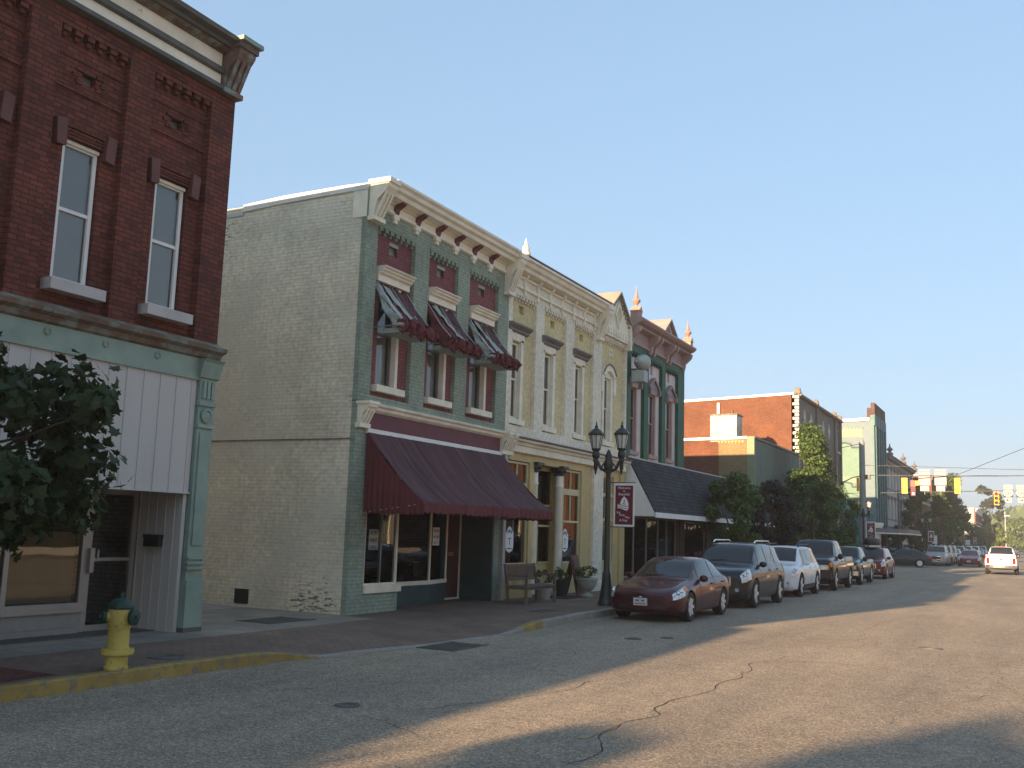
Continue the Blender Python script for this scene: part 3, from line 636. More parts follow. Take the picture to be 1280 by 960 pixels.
d_ = part('door', MB().box(BX-.48, BX-.44, 21.68, 22.42, .2, 2.6), M['darkwood'], G)
part('mail_slot', MB().box(BX-.44, BX-.425, 21.86, 22.10, 1.22, 1.32), paint('brass_plate', (.55, .28, .12), rough=.4, metal=.6), d_)
part('door_frame', MB().box(BX-.46, BX-.41, 22.385, 22.43, .2, 2.7).box(BX-.46, BX-.40, 21.66, 22.44, .15, .2), M['cream'], d_)
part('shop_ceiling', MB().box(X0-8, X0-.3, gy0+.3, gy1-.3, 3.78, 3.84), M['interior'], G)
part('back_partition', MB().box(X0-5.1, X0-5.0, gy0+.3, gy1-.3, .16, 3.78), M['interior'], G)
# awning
aw = MB(); n = 14; yl, yr = 16.80, 22.74
prof = []
for i in range(n+1):
    t = i/n; xx = X0+.04+1.44*t; sag = .17*sin(pi*t); zz = 3.80-(3.80-2.38)*t-sag*.8; prof.append((xx, zz))
m_ = 44; vs = []
for j in range(m_+1):
    yy = yl+(yr-yl)*j/m_
    for i, (xx, zz) in enumerate(prof):
        wv = .022*sin(j*1.35+i*.25)*sin(pi*i/n)+.03*mnoise.noise(Vector((j*.35, i*.3, 0)))*sin(pi*i/n); vs.append((xx+wv*.4, yy, zz+wv))
aw.add(vs, [(j*(n+1)+i, j*(n+1)+i+1, (j+1)*(n+1)+i+1, (j+1)*(n+1)+i) for j in range(m_) for i in range(n)])
A = part('awning', aw, M['awning'], G, smooth=60, fixn=False)
sol = A.modifiers.new('t', 'SOLIDIFY'); sol.thickness = .006
va = MB(); vs = []; nv = 176
for j in range(nv+1):
    yy = yl+(yr-yl)*j/nv; sc_ = abs(sin(pi*j/6)); fx = .018*sin(j*.9)+.012*sin(j*.37)
    for i in range(4): vs.append((prof[-1][0]+fx*i/3, yy, prof[-1][1]-(.17+.045*sc_)*i/3))
va.add(vs, [(j*4+i, j*4+i+1, j*4+i+5, j*4+i+4) for j in range(nv) for i in range(3)])
part('valance', va, M['awning_side'], A, smooth=80, fixn=False)
for yy, s in ((yl, 1), (yr, -1)):
    ga = MB(); vs = []; nn = 60
    for j in range(nn+1):
        t = j/nn; i = min(n-1, int(t*n)); f = t*n-i; xx = prof[i][0]*(1-f)+prof[i+1][0]*f; zt = prof[i][1]*(1-f)+prof[i+1][1]*f
        zb = 2.13+.03*abs(sin(j*.5)); fy = .02*sin(j*1.15)+.01*sin(j*.43)
        for k in range(7): vs.append((xx, yy+fy*(k/6), zt+(zb-zt)*k/6))
    ga.add(vs, [(j*7+k, j*7+k+1, j*7+k+8, j*7+k+7) for j in range(nn) for k in range(6)])
    part('awning_gable', ga, M['awning_side'], A, smooth=80, fixn=False)
for q in range(1, 7):
    yy = yl+(yr-yl)*q/7; part('seam', MB().tube([(xx+.004, yy, zz+.004) for xx, zz in prof], .005, 5), M['awning'], A)
part('awning_bar', MB().tube([(prof[-1][0]-.02, yl, prof[-1][1]-.01), (prof[-1][0]-.02, yr, prof[-1][1]-.01)], .018).tube([(X0, yl+.02, 2.15), (prof[-1][0]-.03, yl+.02, 2.36)], .014).tube([(X0, yr-.02, 2.15), (prof[-1][0]-.03, yr-.02, 2.36)], .014), M['metal'], A)
# signs and goods in the window
def notice(t, X, y, z, w, h, lines, nm='window_notice', tilt=0):
    o = part(nm, MB().box(X-.004, X, y-w/2, y+w/2, z-h/2, z+h/2), M['signwhite'], t)
    for i, (s, sz) in enumerate(lines):
        text_part('lettering', s, sz, Matrix.Translation((X+.002, y, z+h/2-h*(i+.6)/len(lines))) @ FACE_X, M['black'], o, .001)
    return o
notice(G, X0-.09, 17.40, 1.62, .34, .42, [('FOR', .12), ('RENT', .10), ('CALL', .10)])
notice(G, BX-.05, 20.62, 1.70, .30, .42, [('OPEN', .09), ('HOURS', .08), ('10 - 5', .08)])
for (x_, y_, z_, w_, h_, mt) in ((X0-1.6, 19.0, 1.35, .5, .75, 'cream_yellow'), (X0-2.6, 20.2, 1.2, .22, .5, 'white')):
    part('framed_picture', MB().box(x_-.03, x_, y_-w_/2, y_+w_/2, z_-h_/2, z_+h_/2), paint('picture', (.14, .12, .09), var=.9, scale=9), G)

# three torn awnings over the upper windows
for k, b in enumerate(bays):
    T = thing('torn_awning', ['torn maroon awning with grey lining hanging open over the left upper window', 'torn maroon awning with mostly intact cloth over the middle upper window', 'torn maroon awning with grey lining hanging open over the right upper window'][k],
              'awning', (GP, (b[2]+b[3])/2, 6.2), 'torn awnings over the upper windows')
    a0, a1 = b[2]-.16, b[3]+.22; xt, zt = GP+.03, 6.97; xf, zf = X0+.70, 6.02
    def P(u, v, off=0):                                   # u along the width, v down the slope
        s = .12*sin(pi*v); return Vector((xt+(xf-xt)*v+off, a0+(a1-a0)*u, zt+(zf-zt)*v-s*.6+.03*mnoise.noise(Vector((u*6+k*9, v*5, 3)))))
    def sheet(u0, u1, mt, nm, v0=0, v1=1, off=0, rag=.0, thr=.9):
        nu, nv2 = 14, 22; vs = []
        for i in range(nu+1):
            for j in range(nv2+1):
                v = v0+(v1-v0)*j/nv2; a_, b_ = u0(v), u1(v); u = a_+(b_-a_)*i/nu
                e = rag*mnoise.noise(Vector((v*9+k*3, i*.6, 1)))*(1 if i in (0, nu) else .3)
                p = P(u+e, v, off); p.z += .035*mnoise.noise(Vector((u*9+k, v*8, 2)))+.02*sin(u*22+k); vs.append(p)
        fs = []
        for i in range(nu):
            for j in range(nv2):
                if mnoise.noise(Vector((i*.33+k*5, j*.22, 9))) > thr: continue
                fs.append((i*(nv2+1)+j, i*(nv2+1)+j+1, (i+1)*(nv2+1)+j+1, (i+1)*(nv2+1)+j))
        o = part(nm, MB().add(vs, fs), mt, T, smooth=60, fixn=False); o.modifiers.new('t', 'SOLIDIFY').thickness = .01; return o
    # right side of the cloth still up, torn along a slanting line; grey lining curls along the tear
    sheet(lambda v: .26+.30*v, lambda v: 1.0, M['awning'], 'cloth', rag=.05, thr=.33)
    sheet(lambda v: .16+.34*v, lambda v: .25+.36*v+.10*sin(pi*v), M['awning_grey'], 'torn_strip', 0, .98, .02, .04)
    if k != 1: sheet(lambda v: -.02+.02*v, lambda v: .05+.22*v, M['awning_grey'], 'torn_strip', .0, .95, .0, .03)
    sheet(lambda v: .0, lambda v: .30+.40*v, M['awning_side'], 'cloth', .42 if k != 1 else .10, 1.0, -.03, .05, .5 if k != 1 else .38)
    # side gore hanging from the left edge
    mb = MB(); nn = 18; vs = []
    for i in range(nn+1):
        v = i/nn; top = P(.0, v); wd_ = .05+(.20 if k != 1 else .34)*sin(pi*min(1, v*.95))
        for j in range(6):
            f = j/5; vs.append(top+Vector((-.10*f*wd_+.02*sin(j*2.1+i*.5), -.05*f+.04*sin(i*.9+j), -wd_*f)))
    mb.add(vs, [(i*6+j, i*6+j+1, (i+1)*6+j+1, (i+1)*6+j) for i in range(nn) for j in range(5)])
    o = part('awning_gable', mb, M['awning_grey'] if k != 1 else M['awning_side'], T, smooth=60, fixn=False); o.modifiers.new('t', 'SOLIDIFY').thickness = .008
    # cloth bunched round the front bar, with a ragged hanging hem
    mb = MB(); nn = 60; vs = []; ring = 8
    for i in range(nn+1):
        u = i/nn; c = P(-.03+1.10*u, .93); c.z -= .03
        for j in range(ring):
            a = 2*pi*j/ring; r = .095+.08*mnoise.noise(Vector((u*8+k*4, j*.9, 5)))+.025*sin(i*1.3+j*2); vs.append(c+Vector((r*cos(a)*1.1, .03*sin(i*1.7+j), r*1.35*sin(a)-.05)))
    mb.add(vs, [(i*ring+j, i*ring+(j+1) % ring, (i+1)*ring+(j+1) % ring, (i+1)*ring+j) for i in range(nn) for j in range(ring)]+[tuple(range(ring)), tuple(nn*ring+j for j in range(ring))])
    part('valance', mb, M['awning_side'], T, smooth=60)
    mb = MB(); vs = []; nn = 50
    for i in range(nn+1):
        u = i/nn; c = P(u*1.04, 1.0)
        for j in range(4): vs.append(c+Vector((.02*sin(i*.8+j)-.02, .0, -.05-(.05+.12*abs(mnoise.noise(Vector((u*10+k*3, 0, 4)))))*j/3)))
    mb.add(vs, [(i*4+j, i*4+j+1, i*4+j+5, i*4+j+4) for i in range(nn) for j in range(3)]); part('hem', mb, M['awning_side'], T, smooth=60, fixn=False)
    part('awning_frame', MB().tube([P(0, 1), P(1, 1)], .018).tube([(GP, a0+.02, 6.0), P(0, 1)], .013).tube([(GP, a1-.02, 6.0), P(1, 1)], .013).tube([P(0, 0), P(.0, .5), P(0, 1)], .012).tube([P(.5, 0), P(.5, .5), P(.5, 1)], .012).tube([P(1, 0), P(1, .5), P(1, 1)], .012), M['metal'], T)
    part('rolled_lining', MB().box(X0+.10, xf-.05, a0+.02, a1-.02, 5.86, 5.96), M['awning_grey'], T)
# ------------------------------------------------------------------ 3. yellow and cream building
Y = thing('painted_brick_building', 'pale yellow and cream two storey building with small pointed gable at its right end', 'building', (X0, 27.3, 0))
yy0, yy1 = 22.884, 31.62
YP = X0-.10
yb = [(23.12, 24.55, 23.22, 23.80), (25.08, 26.58, 25.22, 25.86), (27.18, 28.70, 27.38, 27.98), (29.36, 31.45, 29.72, 30.34)]
hs = [(b[2], b[3], 4.80, 6.88) for b in yb]+[((b[0]+b[1])/2-.17-(.0), (b[0]+b[1])/2+.12, 7.68, 7.90) for b in yb[:3]]
part('front_wall', wall_x(MB(), YP, .3, yy0, yy1, 4.25, 8.9, hs), M['olive_paint'], Y)
ym = MB(); ed = [yy0]+[v for b in yb for v in b[:2]]+[yy1]
for i in range(0, len(ed), 2): ym.box(YP-.01, X0, ed[i], ed[i+1], 4.62, 8.2)
ym.box(YP-.01, X0+.002, yy0, yy1, 4.25, 4.62); ym.box(YP-.01, X0+.002, yy0, yy1, 8.2, 8.86)
for b in yb: corbels(ym, YP, b[0], b[1], 7.98, .19, 0, .12, .07)
part('pier_wall', ym, M['cream_brick'], Y)
shell(Y, X0, 24, yy0, yy1, 8.86, 8.6, 'red_brick')
for k, b in enumerate(yb):
    c = (b[2]+b[3])/2
    w_ = sash(Y, YP, b[2]+.04, b[3]-.04, 4.82, 6.86, 'cream', ['curtain', 'blind', 'blind', 'curtain'][k], 1.0, dp=.06, drape=k in (0, 3))
    part('sill', MB().box(YP-.05, YP+.12, c-.46, c+.46, 4.66, 4.80), M['cream'], w_)
    fr = MB(); fr.box(YP-.08, YP+.05, b[2]-.12, b[2]+.03, 4.8, 6.95); fr.box(YP-.08, YP+.05, b[3]-.03, b[3]+.12, 4.8, 6.95)
    if k < 3:
        fr.box(YP-.05, YP+.05, c-.45, c+.45, 6.90, 7.12); part('architrave', fr, M['cream'], w_)
        part('hood_moulding', profile_y([(.05, 7.1), (.12, 7.13), (.13, 7.18), (.20, 7.23), (.24, 7.27), (.24, 7.31), (.05, 7.33)], YP, c-.60, c+.60), M['grey_trim'], w_)
        part('vent_grille', MB().box(YP-.14, YP-.11, (b[0]+b[1])/2-.17, (b[0]+b[1])/2+.12, 7.66, 7.92), M['olive_paint'], w_)
    else:
        # segmental arched hood
        ar = []; ro = []
        for i in range(9):
            a = pi*(.18+.64*i/8); ar.append((c-.62*cos(a), 6.62+.66*sin(a))); ro.append((c-.48*cos(a), 6.62+.46*sin(a)))
        for i in range(8): fr.prism([ar[i], ar[i+1], ro[i+1], ro[i]], 'x', YP-.02, YP+.13)
        fr.box(YP-.02, YP+.1, c-.62, c-.44, 6.35, 6.90); fr.box(YP-.02, YP+.1, c+.44, c+.62, 6.35, 6.90); fr.box(YP-.05, YP+.03, c-.44, c+.44, 6.86, 7.06)
        part('architrave', fr, M['cream'], w_)
        part('hood_moulding', MB().tube([(YP+.14, p[0], p[1]+.02) for p in ar], .028, 6), M['grey_trim'], w_)
gc = MB(); ya, yz_ = yy0+.20, 29.15
profile_y([(.03, 8.30), (.06, 8.32), (.06, 8.38), (.03, 8.40)], X0, ya, yz_, gc); profile_y([(.03, 8.58), (.07, 8.60), (.07, 8.64), (.04, 8.67)], X0, ya, yz_, gc)
profile_y([(.04, 8.70), (.24, 8.74), (.27, 8.82), (.34, 8.86), (.38, 8.95), (.44, 8.98), (.44, 9.04), (.38, 9.07)], X0, ya, yz_, gc)
part('cornice', gc, M['cream'], Y); part('gutter_edge', MB().box(X0+.20, X0+.45, ya, yz_, 9.071, 9.10), M['grey_trim'], Y)
for k in range(7):
    yc = 23.72+.82*k
    b_ = part('bracket', console(MB(), X0, yc, .10, 8.42, 8.74, .15).box(X0, X0+.08, yc-.09, yc+.09, 8.30, 8.42).box(X0, X0+.06, yc-.05, yc+.05, 8.16, 8.30), M['cream'], Y)
end_console(Y, X0, 28.82, 29.14, 7.95, 8.98, .46, M['cream'])
# pointed gable over the last bay
gb = MB(); g0, g1, gcx, gz, gt = 29.20, 31.50, 30.40, 8.74, 9.66
gb.prism([(g0, 8.2), (g1, 8.2), (g1, gz), (gcx, gt), (g0, gz)], 'x', X0-.02, X0+.12)
gb.prism([(g0, gz), (g1, gz), (gcx, gt)], 'x', X0-.7, X0-.02)
Gb = part('gable', gb, M['cream'], Y)
rk = MB()
for (p, q) in (((g0-.08, gz-.04), (gcx, gt+.05)), ((gcx, gt+.05), (g1+.08, gz-.04))):
    rk.prism([p, q, (q[0], q[1]+.09), (p[0], p[1]+.09)], 'x', X0-.75, X0+.24)
    for i in range(8):
        f = (i+.5)/8; c = (p[0]+(q[0]-p[0])*f, p[1]+(q[1]-p[1])*f-.08); rk.lathe((X0+.12, c[0], c[1]-.03), [(.05, 0), (.05, .05), (.02, .07)], 8, axis='x')
part('raking_cornice', rk, paint('weathered_tan_cap', (.30, .26, .20), var=.15), Gb)
di = MB(); c = (gcx, 8.98); r1, r2 = .46, .34
D = [(0, -1), (.72, 0), (0, 1), (-.72, 0)]
for i in range(4):
    a, b = D[i], D[(i+1) % 4]; di.prism([(c[0]+a[0]*r1, c[1]+a[1]*r1), (c[0]+b[0]*r1, c[1]+b[1]*r1), (c[0]+b[0]*r2, c[1]+b[1]*r2), (c[0]+a[0]*r2, c[1]+a[1]*r2)], 'x', X0+.11, X0+.18)
part('diamond_ornament', di, M['cream'], Gb)
part('diamond_field', MB().prism([(c[0]+a[0]*.33, c[1]+a[1]*.33) for a in D], 'x', X0+.11, X0+.14), M['olive_paint'], Gb)
dt = MB()
for i in range(10): dt.box(X0+.11, X0+.15, g0+.15+.22*i, g0+.27+.22*i, 8.28+.0, 8.46)
for i in range(6): dt.box(YP-.01, YP+.03, 30.15+.09*(i % 3)*1.5, 30.22+.09*(i % 3)*1.5, 7.62+.16*(i//3), 7.72+.16*(i//3))
part('date_ornament', dt, M['cream'], Gb)
part('corner_turret', MB().box(X0-.1, X0+.2, g1-.12, g1+.04, 8.0, 8.78).lathe((X0+.08, g1-.04, 8.78), [(.13, 0), (.13, .08), (.09, .1), (.09, .22), (.12, .25), (.02, .34)], 10), M['cream'], Gb, smooth=40)
part('finial', MB().lathe((X0+.40, 22.98, 9.06), [(.13, 0), (.13, .06), (.09, .08), (.10, .2), (.05, .28), (.04, .36), (.005, .46)], 10).box(X0-.1, X0+.42, 22.86, 23.10, 8.95, 9.08), M['cream'], Y, smooth=40)
# storefront
part('storefront_cornice', profile_y([(.05, 3.92), (.09, 3.94), (.09, 4.10), (.14, 4.12), (.16, 4.18), (.26, 4.21), (.28, 4.26), (.05, 4.30)], X0, yy0+.28, 31.45), M['cream'], Y)
part('cornice_cap', profile_y([(.1, 4.265), (.31, 4.27), (.33, 4.31), (.05, 4.33)], X0, yy0+.25, 31.48), M['grey_trim'], Y)
end_console(Y, X0, yy0+.02, yy0+.30, 3.86, 4.36, .3, M['cream'])
part('downpipe', MB().box(X0-.02, X0+.07, yy0-.04, yy0+.10, .15, 3.9), M['sillstone'], Y)
part('storefront_wall', wall_x(MB(), X0-.06, .3, 28.25, yy1, .15, 3.93, [(29.75, 30.72, 1.02, 2.28), (29.75, 30.72, 2.36, 3.05), (29.75, 30.72, 3.15, 3.7)]), M['yellow'], Y); part('end_pier', MB().box(X0-.36, X0-.06, yy0, 23.2, .15, 3.93), M['yellow'], Y)
part('white_pilaster', MB().box(X0-.1, X0+.03, 28.85, 29.62, .15, 3.92).box(X0-.1, X0+.07, 28.80, 29.66, .15, .42), M['cream_brick'], Y)
part('end_pilaster', MB().box(X0-.1, X0+.0, 31.2, yy1-.01, .15, 3.92), M['yellow'], Y)
part('storefront_head', MB().box(X0-.5, X0-.02, 23.2, 28.25, 3.72, 3.93), M['yellow'], Y)
def shopwin(t, y0, y1, X, lower=2.20, fm='cream_yellow', emblem=False, mull=True):
    mb = MB(); frame_rect(mb, X, y0, y1, 1.0, 3.70, .055, .09)
    for z in (lower, 3.0, 3.12): mb.box(X-.08, X, y0+.055, y1-.055, z-.03, z+.03)
    mb.box(X-.07, X-.005, y0+.05, y1-.05, 3.03, 3.09)
    yc = (y0+y1)/2
    if mull: mb.box(X-.07, X-.01, yc-.02, yc+.02, lower+.03, 2.97); mb.box(X-.07, X-.01, yc-.02, yc+.02, 3.15, 3.645)
    w_ = part('shop_window', mb, M[fm], t)
    part('glass', MB().add([(X-.045, y0+.05, 1.05), (X-.045, y1-.05, 1.05), (X-.045, y1-.05, 3.65), (X-.045, y0+.05, 3.65)], [(0, 1, 2, 3)]), M['shopglass'], w_, fixn=False)
    pb = MB().box(X-.1, X-.005, y0, y1, .15, 1.0)
    for (a, b) in ((y0+.12, yc-.06), (yc+.06, y1-.12)): frame_rect(pb, X+.012, a, b, .42, .86, .03, .02)
    part('panelled_base', pb, M['yellow'], w_)
    if emblem:
        e = y0+.36; Z = 1.66
        sh_ = [(e-.17, Z-.28), (e-.22, Z-.18), (e-.22, Z+.16), (e-.15, Z+.22), (e-.08, Z+.31), (e, Z+.34), (e+.08, Z+.31), (e+.15, Z+.22), (e+.22, Z+.16), (e+.22, Z-.18), (e+.17, Z-.28), (e, Z-.34)]
        em = part('window_emblem', MB().prism(sh_, 'x', X-.038, X-.032), M['signwhite'], w_)
        for i, ch in enumerate('MANA'):
            a = rad(38-25*i); text_part('lettering', ch, .135, Matrix.Translation((X-.030, e-.155*sin(a), Z+.06+.155*cos(a))) @ FACE_X @ Matrix.Rotation(a*.8, 4, 'Z'), M['black'], em, .001)
        text_part('lettering', 'T', .26, Matrix.Translation((X-.030, e, Z-.06)) @ FACE_X, M['black'], em, .001)
        part('emblem_line', MB().box(X-.031, X-.029, e-.13, e+.13, Z-.245, Z-.22), M['black'], em)
    return w_
for (a, b) in ((24.47, 24.72), (28.0, 28.25), (26.52, 26.72)): part('window_post', MB().box(X0-.2, X0-.02, a, b, .15, 3.72), M['yellow'], Y)
shopwin(Y, 23.2, 24.47, X0-.08, emblem=True); shopwin(Y, 26.72, 28.0, X0-.08, emblem=True)
# tall narrow window left of the white pilaster on the last bay
fm = MB(); frame_rect(fm, X0-.12, 29.75, 30.72, 1.0, 3.7, .05, .07); fm.box(X0-.18, X0-.12, 30.2, 30.25, 1.05, 3.65)
w_ = part('shop_window', fm, M['cream_yellow'], Y); part('glass', MB().add([(X0-.15, 29.8, 1.0), (X0-.15, 30.7, 1.0), (X0-.15, 30.7, 3.7), (X0-.15, 29.8, 3.7)], [(0, 1, 2, 3)]), M['shopglass'], w_, fixn=False)
part('panelled_base', MB().box(X0-.08, X0-.045, 29.85, 30.65, .4, .88), M['cream_yellow'], w_)
for yc in (24.88, 26.55):
    c_ = MB().lathe((X0-.10, yc, .15), [(.17, 0), (.17, .2), (.13, .24), (.12, .4), (.115, 3.0), (.13, 3.02), (.13, 3.06), (.115, 3.08), (.115, 3.32), (.14, 3.34)], 14)
    cl = part('column', c_, M['cream'], Y, smooth=40)
    cp_ = MB().lathe((X0-.10, yc, 3.49), [(.14, 0), (.16, .03), (.13, .08), (.20, .16), (.20, .22)], 12)
    cp_.box(X0-.32, X0+.12, yc-.2, yc+.2, 3.70, 3.76)
    for a in range(4): cp_.sph((X0-.10+.17*cos(a*pi/2+pi/4), yc+.17*sin(a*pi/2+pi/4), 3.62), .06, 8)
    part('capital', cp_, M['iron'], cl, smooth=40)
# recessed double door between the columns
DX = X0-.36
fm = MB(); frame_rect(fm, DX, 24.75, 26.7, .16, 3.70, .10); fm.box(DX-.07, DX, 25.68, 25.76, .2, 2.6)
for z in (1.02, 2.05, 2.62): fm.box(DX-.07, DX, 24.8, 26.65, z-.03, z+.03)
d_ = part('door', fm.box(DX-.06, DX-.02, 24.8, 26.65, .2, 1.0), M['yellow'], Y); part('door_glass', MB().add([(DX-.04, 24.8, 1.0), (DX-.04, 26.65, 1.0), (DX-.04, 26.65, 3.65), (DX-.04, 24.8, 3.65)], [(0, 1, 2, 3)]), M['shopglass'], d_, fixn=False)
part('entry_side', MB().box(DX, X0-.25, 26.66, 26.74, .15, 3.70), M['yellow'], Y)
part('shop_ceiling', MB().box(X0-8, X0-.34, yy0+.3, yy1-.3, 3.94, 3.98), M['interior_warm'], Y)
part('back_partition', MB().box(X0-6.1, X0-6.0, yy0+.3, yy1-.3, .16, 3.94), M['interior_warm'], Y)
part('window_drape', MB().box(X0-.30, X0-.26, 23.3, 23.95, 1.05, 2.15), paint('rust_red_curtain', (.20, .05, .03), rough=.9, var=.2), Y)
part('window_drape', MB().prism([(23.98, 1.35), (24.06, 1.35), (24.10, 2.2), (24.03, 2.2)], 'x', X0-.30, X0-.27).prism([(27.3, 2.1), (27.4, 2.1), (27.45, 3.0), (27.35, 3.0)], 'x', X0-.30, X0-.27), M['cream_yellow'], Y)
part('cafe_table', MB().lathe((X0-1.0, 23.9, .9), [(.3, 0), (.3, .03)], 14).lathe((X0-1.0, 27.4, .9), [(.3, 0), (.3, .03)], 14).sph((X0-.6, 23.95, 1.12), .16, 10).sph((X0-.6, 25.2, 1.22), .15, 10), M['blind'], Y, smooth=40)

# ------------------------------------------------------------------ 4. green and pink building with the finials
K = thing('painted_brick_building', 'bottle green and pink two storey building with two spiked finials and pointed pediment', 'building', (X0, 34.8, 0))
ky0, ky1 = 31.624, 37.9
KP = X0-.10
kw = [(31.97, 32.75), (33.88, 34.80), (35.78, 36.74)]
kb_ = [(31.96, 33.30), (33.75, 35.22), (35.62, 37.12)]
kc = [32.40, 34.35, 36.28]
hs = [(c-.40, c+.40, 4.68, 6.92) for c in kc]+[(c-.13, c+.13, 7.62, 8.0) for c in kc[1:]]
part('front_wall', wall_x(MB(), KP, .3, ky0, ky1, 4.3, 8.6, hs), M['pale_pink'], K)
pg = MB(); ed = [ky0]+[v for b in kb_ for v in b]+[ky1]
for i in range(0, len(ed), 2): pg.box(KP-.01, X0+.02, ed[i], ed[i+1], 4.3, 8.2)
pg.box(KP-.01, X0+.022, ky0, ky1, 8.2, 8.42)
for b in kb_: corbels(pg, KP, b[0], b[1], 7.96, .26, 0, .13, .08)
part('pier_wall', pg, M['green'], K)
shell(K, X0, 24, ky0, ky1, 8.72, 8.3, 'red_brick', skip=())
HOODP = paint('mauve_grey_trim', (.27, .205, .205), var=.12)
for k, c in enumerate(kc):
    w_ = sash(K, KP, c-.38, c+.30, 4.70, 6.90, 'pink', 'curtain', 1.0, dp=.03, fw=.05, drape=True)
    part('sill', MB().box(KP-.05, KP+.12, c-.46, c+.46, 4.58, 4.70), M['pink'], w_)
    hd = MB().box(KP-.09, KP+.04, c+.30, c+.42, 4.7, 6.92).box(KP-.09, KP+.01, c-.42, c-.38, 4.7, 6.92); hd.box(KP-.05, KP+.08, c-.46, c+.46, 6.90, 7.08)
    part('architrave', hd, M['pink'], w_)
    hp = MB()
    for (p, q) in (((c-.58, 7.08), (c, 7.42)), ((c, 7.42), (c+.58, 7.08))): hp.prism([p, q, (q[0], q[1]+.09), (p[0], p[1]+.09)], 'x', KP-.02, KP+.16)
    hp.prism([(c-.5, 7.08), (c+.5, 7.08), (c, 7.40)], 'x', KP-.01, KP+.1); hp.box(KP, KP+.2, c-.56, c-.44, 6.9, 7.10); hp.box(KP, KP+.2, c+.44, c+.56, 6.9, 7.10)
    part('hood_moulding', hp, HOODP, w_)
    if k:
        vt = MB().prism([(c-.13, 7.62), (c+.13, 7.62), (c+.13, 7.85), (c+.09, 7.95), (c, 8.0), (c-.09, 7.95), (c-.13, 7.85)], 'x', KP-.12, KP-.09)
        part('vent_grille', vt, M['pink'], w_)
kc_ = MB()
profile_y([(.03, 8.36), (.08, 8.38), (.08, 8.44), (.04, 8.46)], X0, ky0+.06, ky1-.05, kc_); profile_y([(.05, 8.86), (.28, 8.92), (.30, 8.98), (.44, 9.04), (.52, 9.12), (.52, 9.18), (.46, 9.20)], X0, ky0+.06, ky1-.05, kc_)
kc_.box(X0-.3, X0+.03, ky0+.06, ky1-.05, 8.42, 8.9)
kcn = part('cornice', kc_, paint('mauve_pink_trim', (.34, .235, .225), var=.12), K)
for yc in (31.82, 33.75, 34.15, 35.55, 35.95, 37.62):
    part('bracket', console(MB(), X0, yc, .15, 8.25, 8.9, .42).lathe((X0+.22, yc+.24, 8.84), [(.06, 0), (.06, .03), (.02, .06)], 8, axis='x'), M['pink'], K)
pd = MB(); c = 34.95
pd.prism([(c-.58, 9.2), (c+.58, 9.2), (c, 9.66)], 'x', X0-.5, X0+.34)
pk = part('pediment', pd, M['pale_pink'], K)
rk = MB()
for (p, q) in (((c-.72, 9.16), (c, 9.70)), ((c, 9.70), (c+.72, 9.16))): rk.prism([p, q, (q[0], q[1]+.09), (p[0], p[1]+.09)], 'x', X0-.6, X0+.46)
part('raking_cornice', rk, M['pink'], pk); part('pediment_panel', MB().prism([(c-.28, 9.25), (c+.28, 9.25), (c, 9.48)], 'x', X0+.33, X0+.36), M['grey_trim'], pk)
FINP = paint('salmon_pink_finial', (.40, .23, .18), var=.12)
for yc in (31.88, 37.72):
    fb = MB().box(X0+.05, X0+.36, yc-.16, yc+.16, 9.1, 9.42); fb.prism([(yc-.18, 9.42), (yc+.18, 9.42), (yc, 9.62)], 'x', X0+.03, X0+.38)
    f_ = part('finial', fb, FINP, K)
    part('spike', MB().lathe((X0+.2, yc, 9.52), [(.05, 0), (.05, .1), (.03, .14), (.13, .24), (.15, .29), (.12, .34), (.05, .38), (.07, .42), (.045, .52), (.02, .68), (.004, .82)], 12), FINP, f_, smooth=50)
part('storefront_wall', wall_x(MB(), X0-.15, .2, ky0, ky1, .15, 4.3, [(31.85, 37.7, .45, 2.5)]), paint('brown_cladding', (.09, .065, .05), var=.2), K)
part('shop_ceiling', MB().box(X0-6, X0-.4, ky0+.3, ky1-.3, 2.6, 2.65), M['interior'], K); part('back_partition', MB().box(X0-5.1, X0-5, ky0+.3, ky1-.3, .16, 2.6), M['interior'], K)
fm = MB(); frame_rect(fm, X0-.2, 31.85, 37.7, .45, 2.5, .05, .07)
for y in (33.05, 34.35, 35.6, 36.6): fm.box(X0-.26, X0-.2, y-.02, y+.02, .5, 2.45)
w_ = part('shop_window', fm, M['alu'], K); part('glass', MB().add([(X0-.23, 31.9, .5), (X0-.23, 37.6, .5), (X0-.23, 37.6, 2.45), (X0-.23, 31.9, 2.45)], [(0, 1, 2, 3)]), M['shopglass'], w_, fixn=False)
# horn loudspeaker and box under it on the corner
hs_ = thing('horn_loudspeaker', 'pale grey horn loudspeaker and box on the corner of the bottle green building', 'loudspeaker', (X0+.3, 31.9, 7.3))
gp = paint('pale_grey_enamel', (.36, .40, .38), rough=.5, var=.06)
part('horn', MB().lathe((X0+.36, 31.95, 7.70), [(.08, -.35), (.14, -.2), (.24, 0), (.29, .22), (.29, .24)], 18, axis='y'), gp, hs_, smooth=40)
part('speaker_box', MB().box(X0+.10, X0+.55, 31.78, 32.15, 7.0, 7.38), gp, hs_); part('mounting_arm', MB().tube([(X0-.05, 31.95, 7.45), (X0+.36, 31.95, 7.45), (X0+.36, 31.95, 7.6)], .025), M['grey_trim'], hs_)

